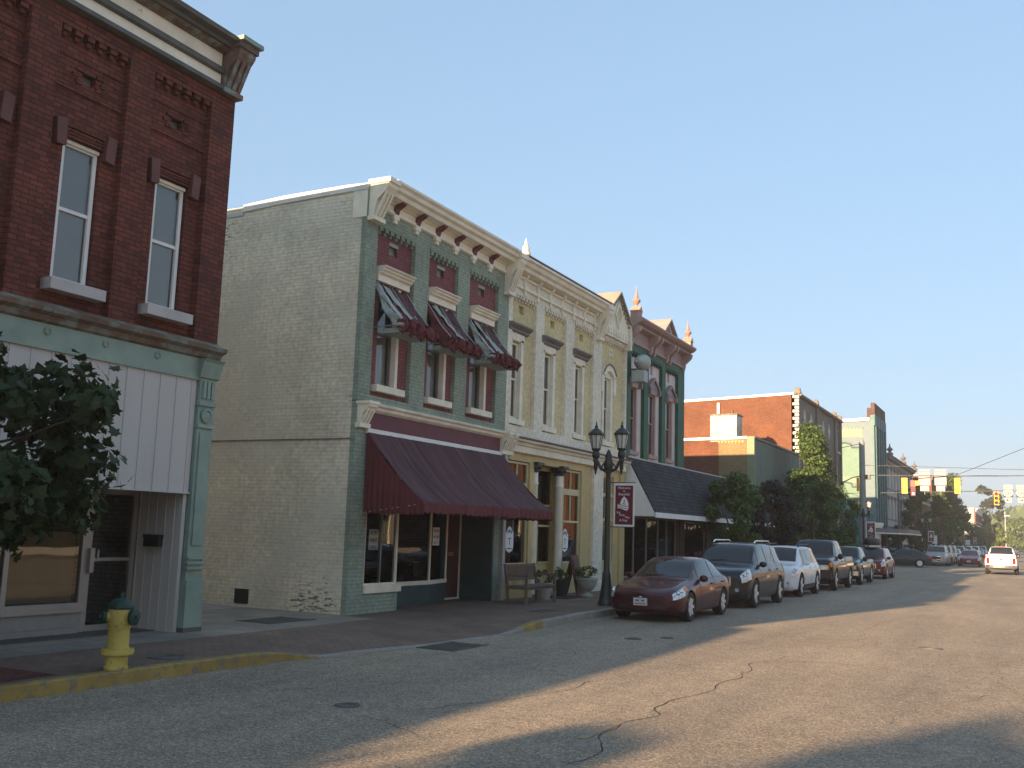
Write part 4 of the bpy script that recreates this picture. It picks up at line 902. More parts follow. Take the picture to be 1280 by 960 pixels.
# ------------------------------------------------------------------ 5. single storey shop with the mansard awning
def slate():
    m, nt, P, N, L = newmat('slate_shingles'); g = N('ShaderNodeNewGeometry').outputs['Position']; s = N('ShaderNodeSeparateXYZ'); L(g, s.inputs[0])
    cb = N('ShaderNodeCombineXYZ'); L(s.outputs[1], cb.inputs[0]); L(s.outputs[2], cb.inputs[1]); bt = N('ShaderNodeTexBrick'); L(cb.outputs[0], bt.inputs['Vector'])
    for k, v in (('Color1', (.045, .046, .05)), ('Color2', (.062, .063, .066)), ('Mortar', (.018, .018, .02))): bt.inputs[k].default_value = c4(v)
    for k, v in (('Scale', 1), ('Brick Width', .3), ('Row Height', .13), ('Mortar Size', .012)): bt.inputs[k].default_value = v
    n = noise(N, L, g, 1.5, 5); c = mixc(N, L, 1.0, bt.outputs[0], ramp(N, n.outputs[0], L, [(.3, (.75,)*3), (.7, (1.3,)*3)]).outputs[0], 'MULTIPLY'); L(c, P.inputs['Base Color']); P.inputs['Roughness'].default_value = .9
    P.inputs['Specular IOR Level'].default_value = .2
    return m
M['slate'] = slate()
S = thing('mansard_awning', 'long dark slate shingled canopy with white fascia and white triangular end over the shop fronts', 'awning', (X0, 40.4, 2.5))
my0, my1 = 31.72, 49.0
mz = MB(); rows = 14
for i in range(rows):                                       # overlapping courses of shingle
    t0, t1 = i/rows, (i+1)/rows; xa, xb = X0+1.02*(1-t0)+.02, X0+1.02*(1-t1)+.02; za, zb = 2.62+(4.46-2.62)*t0, 2.62+(4.46-2.62)*t1
    mz.prism([(xa+.025, za), (xb+.008, zb+.012), (xb-.02, zb), (xa-.02, za)], 'y', my0, my1)
part('shingled_slope', mz, M['slate'], S)
part('end_board', MB().prism([(X0-.02, 2.5), (X0+1.0, 2.5), (X0+1.0, 2.62), (X0+.0, 4.44), (X0-.02, 4.44)], 'y', my0-.05, my0), M['white'], S)
part('end_board', MB().prism([(X0-.02, 2.5), (X0+1.0, 2.5), (X0+1.0, 2.62), (X0+.0, 4.44), (X0-.02, 4.44)], 'y', my1, my1+.05), M['white'], S)
part('fascia', MB().box(X0+1.02, X0+1.07, my0-.05, my1+.05, 2.46, 2.63), M['white'], S)
part('soffit', MB().box(X0-.1, X0+1.02, my0, my1, 2.47, 2.50), M['grey_trim'], S)
part('cap_flashing', MB().box(X0-.1, X0+.06, my0, my1, 4.44, 4.49), M['metal'], S)
B5 = thing('single_storey_shop', 'low brown shop under the far half of the slate canopy, flat roofed', 'building', (X0, 43.4, 0))
part('front_wall', wall_x(MB(), X0-.12, .25, 37.91, 48.98, .15, 4.35, [(38.5, 41.5, .5, 2.45), (42.5, 43.4, .2, 2.45), (44.3, 48.4, .5, 2.45)]), paint('dark_brown_brickwork', (.10, .06, .045), var=.2), B5)
for (a, b, c) in ((38.5, 41.5, .5), (42.5, 43.4, .2), (44.3, 48.4, .5)):
    fm = MB(); frame_rect(fm, X0-.2, a, b, c, 2.45, .05, .06); w_ = part('shop_window', fm, M['alu'], B5)
    part('glass', MB().add([(X0-.23, a, c), (X0-.23, b, c), (X0-.23, b, 2.45), (X0-.23, a, 2.45)], [(0, 1, 2, 3)]), M['shopglass'], w_, fixn=False)
shell(B5, X0, 22, 37.91, 48.98, 4.42, 4.2, 'red_brick')
part('back_partition', MB().box(X0-4.1, X0-4, 38.3, 48.6, .16, 3.9), M['interior'], B5)

# ------------------------------------------------------------------ 6. tan sided building with green metal front
T6 = thing('metal_fronted_building', 'two storey building with orange and tan brick side and dark green ribbed metal upper front', 'building', (X0, 54.4, 0))
ty0, ty1 = 49.0, 59.85
part('front_wall', wall_x(MB(), X0-.1, .3, ty0, ty1, .15, 4.5, [(50, 53, .5, 2.7), (53.6, 54.6, .2, 2.7), (55.2, 59, .5, 2.7)]), M['tan_brick'], T6)
rb = MB().box(X0-.3, X0+.0, ty0+.25, ty1, 4.45, 6.72); y = ty0+.3
while y < ty1: rb.prism([(X0-.01, y), (X0+.05, y+.04), (X0+.05, y+.10), (X0-.01, y+.14)], 'z', 4.45, 6.70); y += .36
part('ribbed_metal_front', rb, paint('faded_green_metal', (.17, .205, .175), var=.15, stretch=(1, 6, .2), patch=(.20, .16, .12), pthr=(.62, .75), pscale=1.5), T6)
part('metal_cap', MB().box(X0-.3, X0+.09, ty0+.02, ty1, 6.72, 6.82), M['grey_trim'], T6)
part('corner_post', MB().box(X0-.30, X0+.06, ty0-.02, ty0+.24, 4.4, 6.80), paint('dull_olive_trim', (.20, .22, .13), var=.1), T6)
part('side_wall', MB().prism([(X0-.31, -.05), (X0-1.72, -.05), (X0-1.72, 6.60), (X0-.31, 6.72)], 'y', ty0, ty0+.3), M['tan_brick'], T6)
part('side_wall', MB().prism([(X0-1.725, -.05), (X0-24, -.05), (X0-24, 6.2), (X0-1.725, 6.58)], 'y', ty0, ty0+.3), M['red_brick_far'], T6)
tg = MB()
for i in range(8): tg.prism([(X0-.42-.17*i, 6.62), (X0-.42-.17*(i+1), 6.61), (X0-.42-.17*(i+.5), 6.45)], 'y', ty0-.025, ty0+.01)
part('scallop_trim', tg, paint('ochre_trim', (.42, .26, .12), var=.1), T6)
part('coping', MB().prism([(X0-.3, 6.70), (X0-24, 6.18), (X0-24, 6.30), (X0-.3, 6.82)], 'y', ty0-.05, ty0+.35), M['coping'], T6)
shell(T6, X0, 24, ty0, ty1, 6.6, 6.2, 'red_brick_far', skip=(0,))
pz = thing('roof_bulkhead', 'whitewashed brick stair bulkhead on the flat roof in front of the orange brick wall', 'bulkhead', (-15.1, 55.6, 6.0))
wb = brick('whitewashed_brick', (.62, .60, .57), (.58, .55, .52), (.5, .46, .42), peel=(.3, .13, .08), pthr=(.60, .66))
part('brick_box', MB().box(-15.87, -14.38, 55, 56.2, 6.0, 8.62), wb, pz); part('cap', MB().box(-15.92, -14.33, 54.95, 56.25, 8.62, 8.70), M['rust'], pz); part('flue', MB().lathe((-14.75, 55.5, 8.7), [(.08, 0), (.08, .25)], 8), M['rust'], pz)
vp_ = thing('roof_vent', 'low round pale vent cap beside the whitewashed bulkhead on the roof', 'vent', (-13.6, 54.5, 6.0))
part('pipe', MB().lathe((-13.6, 54.5, 6.1), [(.38, 0), (.38, .62)], 16), M['coping'], vp_, smooth=40); part('cowl', MB().lathe((-13.6, 54.5, 6.72), [(.46, 0), (.5, .08), (.3, .22), (.05, .3)], 16), M['coping'], vp_, smooth=40)
part('stub', MB().box(-13.2, -12.6, 54.2, 54.8, 6.1, 6.95), M['coping'], vp_)
part('shop_canopy', profile_y([(.02, 3.95), (1.05, 3.55), (1.05, 3.45), (1.0, 3.45), (1.0, 3.52), (.02, 3.9)], X0, 50.0, 59.5), paint('dull_green_canvas', (.10, .16, .13), var=.15), T6)
for (a, b, c) in ((50, 53, .5), (53.6, 54.6, .2), (55.2, 59, .5)):
    fm = MB(); frame_rect(fm, X0-.2, a, b, c, 2.7, .05, .06); w_ = part('shop_window', fm, M['darkwood'], T6)
    part('glass', MB().add([(X0-.23, a, c), (X0-.23, b, c), (X0-.23, b, 2.7), (X0-.23, a, 2.7)], [(0, 1, 2, 3)]), M['shopglass'], w_, fixn=False)

# ------------------------------------------------------------------ 7. tall orange brick building
B7 = thing('brick_building', 'tall building with long sunlit orange brick side wall and grey brown front with four diamonds', 'building', (X0, 67.4, 0))
by0, by1 = 59.87, 75.0
wins = [(66.9, 67.9, 4.9, 6.9), (69.3, 70.5, 4.9, 7.0), (73.3, 74.3, 4.9, 7.2), (73.3, 74.3, 8.1, 9.9), (61.4, 62.4, 4.9, 6.9), (63.6, 64.6, 4.9, 6.9)]
part('front_wall', wall_x(MB(), X0-.1, .3, by0, by1, 3.4, 10.4, wins), M['grey_brick'], B7)
for (a, b) in ((by0+.25, 60.4), (65.6, 66.2), (72.3, 72.9), (74.6, by1)): pp = MB(); pp.box(X0-.11, X0+.03, a, b, .15, 10.45); pp.lathe((X0-.1, (a+b)/2, 10.45), [(.26, 0), (.26, .12), (.2, .16), (.2, .3), (.1, .36)], 4, a0=pi/4); part('pier', pp, M['grey_brick'], B7)
part('cap', profile_y([(.05, 10.28), (.12, 10.32), (.14, 10.42), (0, 10.43)], X0, by0+.3, by1), M['grey_trim'], B7)
for (a, b, c, d) in wins:
    w_ = sash(B7, X0-.1, a, b, c, d, 'signwhite', 'blind', 1.0, dp=.08, fw=.09)
    part('lintel', MB().box(X0-.12, X0-.07, a-.05, b+.05, d, d+.42), M['maroon'], w_); part('sill', MB().box(X0-.12, X0+.02, a-.08, b+.08, c-.14, c), M['sillstone'], w_)
for yc in (62.1, 64.2, 68.2, 70.3):
    dm = MB().prism([(yc, 8.62), (yc+.42, 9.17), (yc, 9.72), (yc-.42, 9.17)], 'x', X0-.11, X0-.06); dm.prism([(yc, 8.8), (yc+.28, 9.17), (yc, 9.54), (yc-.28, 9.17)], 'x', X0-.07, X0-.04)
    part('diamond_ornament', dm, M['sillstone'], B7)
part('side_wall', MB().prism([(X0-.11, -.05), (X0-26, -.05), (X0-26, 9.3), (X0-.11, 10.35)], 'y', by0, by0+.3), M['red_brick_far'], B7)
qn = MB()
for i in range(24): qn.box(X0-.02-(.30 if i % 2 else .18), X0+.02, by0-.025, by0+.25, 5.2+.215*i, 5.2+.215*i+.15)
part('quoins', qn, M['cream'], B7)
part('coping', MB().prism([(X0-.25, 10.35), (X0-26, 9.30), (X0-26, 9.42), (X0-.25, 10.47)], 'y', by0-.05, by0+.35), M['coping'], B7)
part('downpipe', MB().box(-16.82, -16.68, by0-.12, by0, 8.7, 9.95), M['coping'], B7)
shell(B7, X0, 26, by0, by1, 10.2, 9.2, 'red_brick_far', skip=(0,))
part('storefront', wall_x(MB(), X0-.15, .25, by0+.02, by1-.02, .15, 3.4, [(60.8, 65, .6, 2.8), (66.5, 67.6, .2, 2.8), (68.2, 74.2, .6, 2.8)]), M['cream'], B7)
for (a, b, c) in ((60.8, 65, .6), (66.5, 67.6, .2), (68.2, 74.2, .6)):
    fm = MB(); frame_rect(fm, X0-.22, a, b, c, 2.8, .05, .06); w_ = part('shop_window', fm, M['alu'], B7)
    part('glass', MB().add([(X0-.25, a, c), (X0-.25, b, c), (X0-.25, b, 2.8), (X0-.25, a, 2.8)], [(0, 1, 2, 3)]), M['shopglass'], w_, fixn=False)
# ------------------------------------------------------------------ 8. teal building with the painted side, across the side street
B8 = thing('corner_building', 'tall teal fronted corner building with pale green arched panels on its sunlit side', 'building', (X0, 96, 0))
cy0, cy1 = 92.4, 99.7
sidem = paint('grey_green_stucco', (.125, .185, .22), var=.08)
part('side_wall', MB().prism([(X0-.2, -.05), (X0-22, -.05), (X0-22, 11.4), (X0-.2, 12.45)], 'y', cy0, cy0+.3), sidem, B8)
lime = paint('pale_lime_panel', (.19, .28, .19), var=.1); mint = paint('mint_green_panel', (.12, .22, .17), var=.1); tl = paint('dark_teal', (.05, .13, .14), var=.2); band = paint('slate_blue_band', (.11, .14, .15), var=.1)
for bx in (-14.05, -16.6, -19.1):
    pnl = MB().box(bx-1.05, bx+1.05, cy0-.03, cy0, 10.95, 11.85); part('side_panel', pnl, lime, B8)
    for (z0, z1) in ((7.5, 10.35), (4.4, 6.9)):
        part('arched_panel', MB().prism([(bx-1.05, z0), (bx+1.05, z0), (bx+1.05, z1-.3), (bx+.1, z1-.28), (bx+.0, z1), (bx-.5, z1+.15), (bx-1.05, z1)], 'y', cy0-.03, cy0), mint, B8)
        ar = [(bx-1.05, z1+.02), (bx-.5, z1+.17), (bx+.02, z1+.02), (bx+.12, z1-.27), (bx+1.05, z1-.27)]
        part('arch_band', MB().tube([(p[0], cy0-.05, p[1]) for p in ar], .09, 6), band, B8)
    part('side_panel', MB().box(bx-1.05, bx+1.05, cy0-.03, cy0, 6.95, 7.45).box(bx-1.05, bx+1.05, cy0-.04, cy0-.03, 7.42, 7.5), lime, B8)
sc2 = MB()
for i in range(40): sc2.prism([(X0-.9-.28*i, 11.85), (X0-.9-.28*(i+1), 11.85), (X0-.9-.28*(i+.5), 11.62)], 'y', cy0-.05, cy0)
part('scallop_trim', sc2, sidem, B8)
part('lower_side', MB().box(X0-22, X0-.22, cy0-.04, cy0, .15, 4.3), paint('teal_lower_wall', (.05, .14, .15), var=.15), B8)
part('coping', MB().prism([(X0-.4, 12.42), (X0-22, 11.4), (X0-22, 11.6), (X0-.4, 12.66)], 'y', cy0-.15, cy0+.4), M['coping'], B8)
ft = MB().box(X0-.35, X0-.04, cy0+.002, cy1, 3.3, 12.9)
part('front_wall', ft, paint('teal_front', (.10, .19, .19), var=.15), B8)
fn = MB()
for i in range(5): y = cy0+.3+1.6*i; fn.box(X0-.05, X0+.10, y, y+.42, 3.3, 12.9)
fn.box(X0-.05, X0+.06, cy0, cy1, 12.0, 12.95)
part('fin', fn, tl, B8)
for i in range(4):
    y = cy0+.85+1.6*i
    for z in (4.6, 8.2): part('window', MB().box(X0-.05, X0-.02, y, y+.9, z, z+2.6).box(X0-.03, X0-.0, y, y+.9, z+1.25, z+1.32), M['tinted'], B8)
part('parapet', MB().box(X0-.62, X0+.02, cy0+.05, cy1, 12.7, 13.55).box(X0-.30, X0+.02, cy0+.05, cy1, 13.55, 14.0), brick('dark_parapet_brick', (.16, .09, .07), (.12, .07, .06), (.1, .08, .07)), B8)
shell(B8, X0, 22, cy0, cy1, 12.5, 11.5, 'red_brick', skip=(0,))
ce = MB().box(X0-.6, X0+.25, cy0-.1, cy0+.9, .15, 3.3).box(X0-.75, X0+.45, cy0-.3, cy0+1.1, 3.3, 3.55).box(X0-.7, X0+.38, cy0-.25, cy0+1.05, 3.1, 3.3)
part('corner_pillar', ce, M['cream'], B8); part('pillar_band', MB().box(X0-.62, X0+.28, cy0-.12, cy0+.92, 2.75, 3.1), M['maroon'], B8)
part('storefront', wall_x(MB(), X0-.1, .25, cy0+.9, cy1, .15, 3.3, [(cy0+1.3, cy1-.4, .5, 2.4)]), M['darkwood'], B8)
mq = MB(); pts = [(X0, cy0-.6), (-10.2, cy0-.6), (-9.5, cy0+.2), (-9.3, cy0+1.4), (-9.3, 102.3), (X0, 102.3)]
mq.prism(pts, 'z', 2.75, 2.85); MQ = part('marquee', mq, M['grey_trim'], B8)
part('marquee_band', MB().prism([(a*1.0, b) for a, b in pts], 'z', 2.62, 2.72), M['cream'], MQ)
part('marquee_top', MB().prism([(min(a, -9.45), b) for a, b in pts], 'z', 2.85, 3.05), M['grey_trim'], MQ)

# ------------------------------------------------------------------ simple street buildings farther on
def block(name, lab, y0, y1, H, front, side, trim, x0=X0, D=20, storeys=3, nwin=5, gf=3.4, cat='building', wy=1.0, hood=True, finials=False, wmat=None, face=1):
    """rectangular downtown block; face=+1 looks at +x, -1 at -x"""
    t = thing(name, lab, cat, (x0, (y0+y1)/2, 0)); bay = (y1-y0)/nwin; hl = []; sh = (H-gf-.9)/(storeys-1)
    for s in range(storeys-1):
        for k in range(nwin):
            c = y0+bay*(k+.5); z = gf+.7+sh*s; hl.append((c-wy/2, c+wy/2, z, z+sh*.66))
    n0 = len(bpy.data.objects)
    XX = X0 if face == 1 else -x0
    parts = []
    def pt(nm, mb, mt, par=t, **k):
        if face == -1: mb.v = [(-v[0], v[1], v[2]) for v in mb.v]
        return part(nm, mb, mt, par, **k)
    base = X0 if face == 1 else -x0
    xx = x0 if face == 1 else -x0
    pt('front_wall', wall_x(MB(), xx, .3, y0, y1, gf, H-.02, hl), front)
    pt('storefront', wall_x(MB(), xx-.05, .2, y0, y1, .15, gf, [(y0+.6, (y0+y1)/2-.7, .5, gf-.7), ((y0+y1)/2-.5, (y0+y1)/2+.5, .2, gf-.7), ((y0+y1)/2+.7, y1-.6, .5, gf-.7)]), trim)
    for (a, b, c, d) in hl:
        mb = MB(); frame_rect(mb, xx-.12, a, b, c, d, .07, .07); mb.box(xx-.18, xx-.13, a, b, (c+d)/2-.03, (c+d)/2+.03)
        w_ = pt('window', mb, M['cream']); pt('pane', MB().box(xx-.17, xx-.16, a, b, c, d), M['tinted'] if wmat is None else wmat, w_)
        pt('sill', MB().box(xx-.1, xx+.1, a-.1, b+.1, c-.13, c), trim, w_)
        if hood: pt('hood_moulding', MB().box(xx-.05, xx+.12, a-.12, b+.12, d, d+.2).box(xx, xx+.17, a-.17, b+.17, d+.2, d+.26), trim, w_)
    sg = MB().box(xx-.24, xx-.2, y0+.5, y1-.5, .5, gf-.7)
    pt('shop_window', sg, M['tinted'])
    pt('cornice', profile_y([(.05, H-.75), (.1, H-.7), (.1, H-.35), (.3, H-.3), (.4, H-.12), (.5, H-.05), (.5, H)], xx, y0+.02, y1-.02), trim)
    br = MB(); n = int((y1-y0)/1.0)
    for k in range(n): console(br, xx, y0+.5+(y1-y0-1)*k/max(1, n-1), .16, H-.75, H-.2, .34)
    pt('bracket_row', br, trim)
    for k in (0, 1):
        a = (y0, y1-.3)[k]; pt('side_wall', MB().prism([(xx-.3, -.05), (xx-D, -.05), (xx-D, H-.9), (xx-.3, H-.05)], 'y', a, a+.3), side)
    pt('rear_wall', MB().box(xx-D-.3, xx-D, y0, y1, -.05, H-.9), side); pt('roof', MB().prism([(xx-.3, H-.5), (xx-D, H-1.3), (xx-D, H-1.5), (xx-.3, H-.7)], 'y', y0+.3, y1-.3), M['roof'])
    pt('coping', MB().prism([(xx-.3, H-.04), (xx-D, H-.9), (xx-D, H-.8), (xx-.3, H+.06)], 'y', y0-.03, y0+.33), M['coping'])
    if finials:
        for k in range(3): pt('finial', MB().lathe((xx+.3, y0+.5+(y1-y0-1)*k/2, H), [(.3, 0), (.3, .2), (.1, .3), (.3, .55), (.1, .75), (.02, 1.1)], 10), trim, smooth=40)
    return t
whb = brick('white_painted_brick', (.50, .51, .50), (.46, .47, .46), (.40, .41, .40), dirt=.15)
W = block('commercial_building', 'long white painted block with dark bracketed cornice and three finials beyond the teal corner building', 99.72, 122.8, 10.0, whb, whb, M['grey_trim'], nwin=9, finials=True, wy=1.1, storeys=3)
cu = MB(); 
for i in range(10):
    a0, a1 = pi/2*i/9, 0
vs = []
for yy in (105, 118):
    for i in range(7): a = pi/2*i/6; vs.append((X0+1.3*sin(a), yy, 2.6+1.0*cos(a)))
cu.add(vs, [(i, i+1, 8+i, 7+i) for i in range(6)]+[tuple(range(7)), tuple(range(13, 6, -1))])
part('shop_awning', cu, paint('dark_green_canvas', (.02, .07, .06), var=.1), W)
cu = MB(); vs = []
for yy in (118.5, 122.5):
    for i in range(7): a = pi/2*i/6; vs.append((X0+1.5*sin(a), yy, 2.3+1.2*cos(a)))
cu.add(vs, [(i, i+1, 8+i, 7+i) for i in range(6)]+[tuple(range(7)), tuple(range(13, 6, -1))]); part('shop_awning', cu, M['maroon'], W)
block('commercial_building', 'low red brick building between the white block and the cream block', 122.85, 133.0, 9.3, M['red_brick_far'], M['red_brick_far'], M['maroon'], nwin=4)
block('commercial_building', 'low cream block just before the tall red brick block', 133.05, 147.8, 8.3, M['tan_brick'], M['tan_brick'], M['cream'], nwin=6, storeys=2)
block('commercial_building', 'tall red brick block standing behind the street trees beyond the crossing', 147.85, 168.5, 11.2, M['red_brick_far'], M['red_brick_far'], M['grey_trim'], nwin=7)
block('commercial_building', 'brown brick block hidden mostly behind the two tallest far street trees', 168.6, 196, 8.8, M['red_brick'], M['red_brick'], M['grey_trim'], nwin=8)
block('commercial_building', 'distant red brick building with white cornice at the end of the row', 232, 262, 9.5, M['red_brick_far'], whb, M['white'], nwin=8, x0=-10.5)
# opposite side of the street (right edge of the view and what the glass reflects)
ob = [(-52, -36, 9.0, 'grey_brick'), (-35.9, -20, 8.2, 'red_brick_far'), (-19.9, -4, 9.6, 'tan_brick'), (-3.9, 12, 6.4, 'red_brick_far'), (12.1, 27, 4.9, 'red_brick_far'), (27.1, 40, 4.4, 'tan_brick'), (40.1, 56, 5.2, 'red_brick_far'), (56.1, 75, 4.9, 'tan_brick'), (92, 115, 9.5, 'red_brick_far'), (115.1, 140, 8.5, 'grey_brick')]
ol = ['grey brick block farthest behind the camera on the sunny side', 'orange brick block two doors behind the camera on the sunny side', 'tan brick block just behind the camera on the sunny side', 'orange brick block opposite the panelled brick building', 'orange brick block opposite the maroon awning',
      'tan brick block opposite the slate canopy', 'low orange brick block opposite the green metal front', 'tan brick block on the sunny corner before the crossing', 'orange brick block on the sunny corner after the crossing', 'grey brick block second after the crossing on the sunny side']
OPP = {'grey_brick': brick('pale_grey_brick', (.36, .32, .26), (.32, .28, .23), (.22, .2, .16)), 'red_brick_far': brick('light_orange_brick', (.42, .20, .10), (.36, .17, .085), (.36, .26, .17)), 'tan_brick': brick('pale_tan_brick', (.52, .40, .25), (.47, .36, .22), (.36, .28, .18))}  # fronts paler than their sides, to bounce warm fill onto the shaded facades
for (a, b, h, mt), lb in zip(ob, ol): block('commercial_building', lb, a, b, h+.8, OPP[mt], M[mt], M['cream'], x0=13.0, D=14, nwin=max(4, int((b-a)/3)), storeys=2 if h < 9 else 3, face=-1)
# unseen row behind the photographer on the left, placed to shade the roadway
def shadeblock(lab, y0, y1, H, mt): return block('commercial_building', lab, y0, y1, H, M[mt], M[mt], M['cream'], nwin=max(2, int((y1-y0)/3)), storeys=2, D=18)
shadeblock('low tan block behind the camera on the shaded side, next to the panelled brick building', -38, -6.02, 6.9, 'tan_brick')
shadeblock('taller red block farthest behind the camera on the shaded side', -70, -38.1, 8.0, 'red_brick')
ch = thing('shadow_chimney', 'tall thin brick chimney stack added unseen in the south gap for its shadow on the road', 'chimney', (X0-.2, -5, 0))  # made-up stack, shaped to throw a dark wedge across the road
part('stack', MB().box(X0-.45, X0, -6.0, -4.55, .1, 9.9), M['red_brick'], ch); part('cap', MB().box(X0-.5, X0+.05, -6.0, -4.5, 9.9, 10.0), M['concrete'], ch)
# ------------------------------------------------------------------ vehicles: nose at y=0 pointing to -y, lofted hulls
def carpaint(name, col, metal=.0, rough=.35):
    m, nt, P, N, L = newmat(name)
    tc = N('ShaderNodeTexCoord').outputs['Object']; n = noise(N, L, tc, 2.2, 5, .6); n2 = noise(N, L, tc, 500, 1)
    c = ramp(N, n.outputs[0], L, [(.3, mul(col, .9)), (.75, mul(col, 1.08))]).outputs[0]
    s = N('ShaderNodeSeparateXYZ'); L(tc, s.inputs[0]); mr = N('ShaderNodeMapRange'); L(s.outputs[2], mr.inputs[0]); mr.inputs[1].default_value = .2; mr.inputs[2].default_value = .6; mr.inputs[3].default_value = .14; mr.inputs[4].default_value = 0
    mm = N('ShaderNodeMath'); mm.operation = 'MULTIPLY'; L(mr.outputs[0], mm.inputs[0]); L(n.outputs[0], mm.inputs[1])
    c = mixc(N, L, mm.outputs[0], c, (.16, .14, .12))               # road dust on the sills
    L(c, P.inputs['Base Color']); P.inputs['Metallic'].default_value = metal; P.inputs['Roughness'].default_value = rough
    P.inputs['Coat Weight'].default_value = .55; P.inputs['Specular IOR Level'].default_value = .15; P.inputs['Coat Roughness'].default_value = .03
    return m
HULL = {
 # s: zb, w, zs, wb, zt, wt
 'sedan': [(0, .30, .70, .56, .62, .60, .45), (.07, .23, .82, .62, .72, .655, .55), (.28, .19, .89, .69, .80, .735, .62), (.62, .18, .925, .76, .83, .81, .66), (1.0, .18, .93, .82, .85, .875, .68), (1.36, .18, .93, .875, .84, .94, .70),
           (1.75, .18, .93, .905, .84, 1.13, .66), (2.12, .18, .93, .92, .84, 1.33, .60), (2.45, .18, .93, .93, .84, 1.415, .585), (2.95, .18, .93, .94, .84, 1.435, .59), (3.4, .18, .93, .95, .84, 1.40, .58), (3.8, .18, .93, .96, .84, 1.29, .585),
           (4.15, .19, .92, .96, .82, 1.12, .62), (4.40, .2, .90, .955, .79, 1.01, .64), (4.62, .23, .85, .93, .74, .96, .6), (4.74, .27, .78, .86, .68, .88, .55), (4.78, .34, .70, .76, .62, .78, .45)],
 'suv': [(0, .36, .76, .80, .66, .86, .5), (.06, .26, .88, .90, .78, .95, .6), (.25, .23, .95, .99, .86, 1.03, .68), (.65, .23, .985, 1.04, .88, 1.09, .72), (1.05, .23, .99, 1.08, .89, 1.13, .74), (1.32, .23, .99, 1.10, .89, 1.18, .75),
         (1.65, .23, .99, 1.11, .885, 1.43, .71), (1.98, .23, .99, 1.12, .88, 1.66, .67), (2.3, .23, .99, 1.13, .88, 1.73, .67), (3.2, .23, .99, 1.14, .88, 1.755, .67), (4.2, .23, .985, 1.15, .87, 1.73, .66), (4.6, .24, .975, 1.15, .86, 1.68, .64),
         (4.85, .27, .95, 1.12, .84, 1.45, .64), (5.0, .3, .90, 1.05, .80, 1.15, .62), (5.06, .38, .82, .95, .72, 1.0, .5)],
 'truck': [(0, .45, .86, .92, .78, .98, .6), (.05, .38, .94, 1.02, .86, 1.07, .68), (.25, .36, .985, 1.08, .90, 1.15, .74), (.7, .36, 1.0, 1.11, .91, 1.2, .76), (1.2, .36, 1.0, 1.14, .91, 1.23, .78), (1.45, .36, 1.0, 1.16, .91, 1.27, .78),
           (1.75, .36, 1.0, 1.17, .90, 1.55, .73), (2.05, .36, 1.0, 1.18, .89, 1.78, .68), (2.35, .36, 1.0, 1.18, .89, 1.84, .68), (3.1, .36, 1.0, 1.18, .89, 1.85, .68), (3.35, .36, 1.0, 1.18, .89, 1.82, .68), (3.45, .36, 1.0, 1.18, .89, 1.6, .70),
           (3.52, .36, 1.0, 1.19, .92, 1.21, .86), (4.2, .36, 1.0, 1.20, .93, 1.22, .87), (5.4, .38, 1.0, 1.20, .93, 1.22, .87), (5.72, .42, .98, 1.19, .91, 1.21, .85), (5.76, .5, .95, 1.14, .88, 1.16, .8)],
}
WHEELS = {'sedan': (.98, 3.73, .325), 'suv': (1.02, 4.0, .385), 'truck': (1.05, 4.55, .41)}
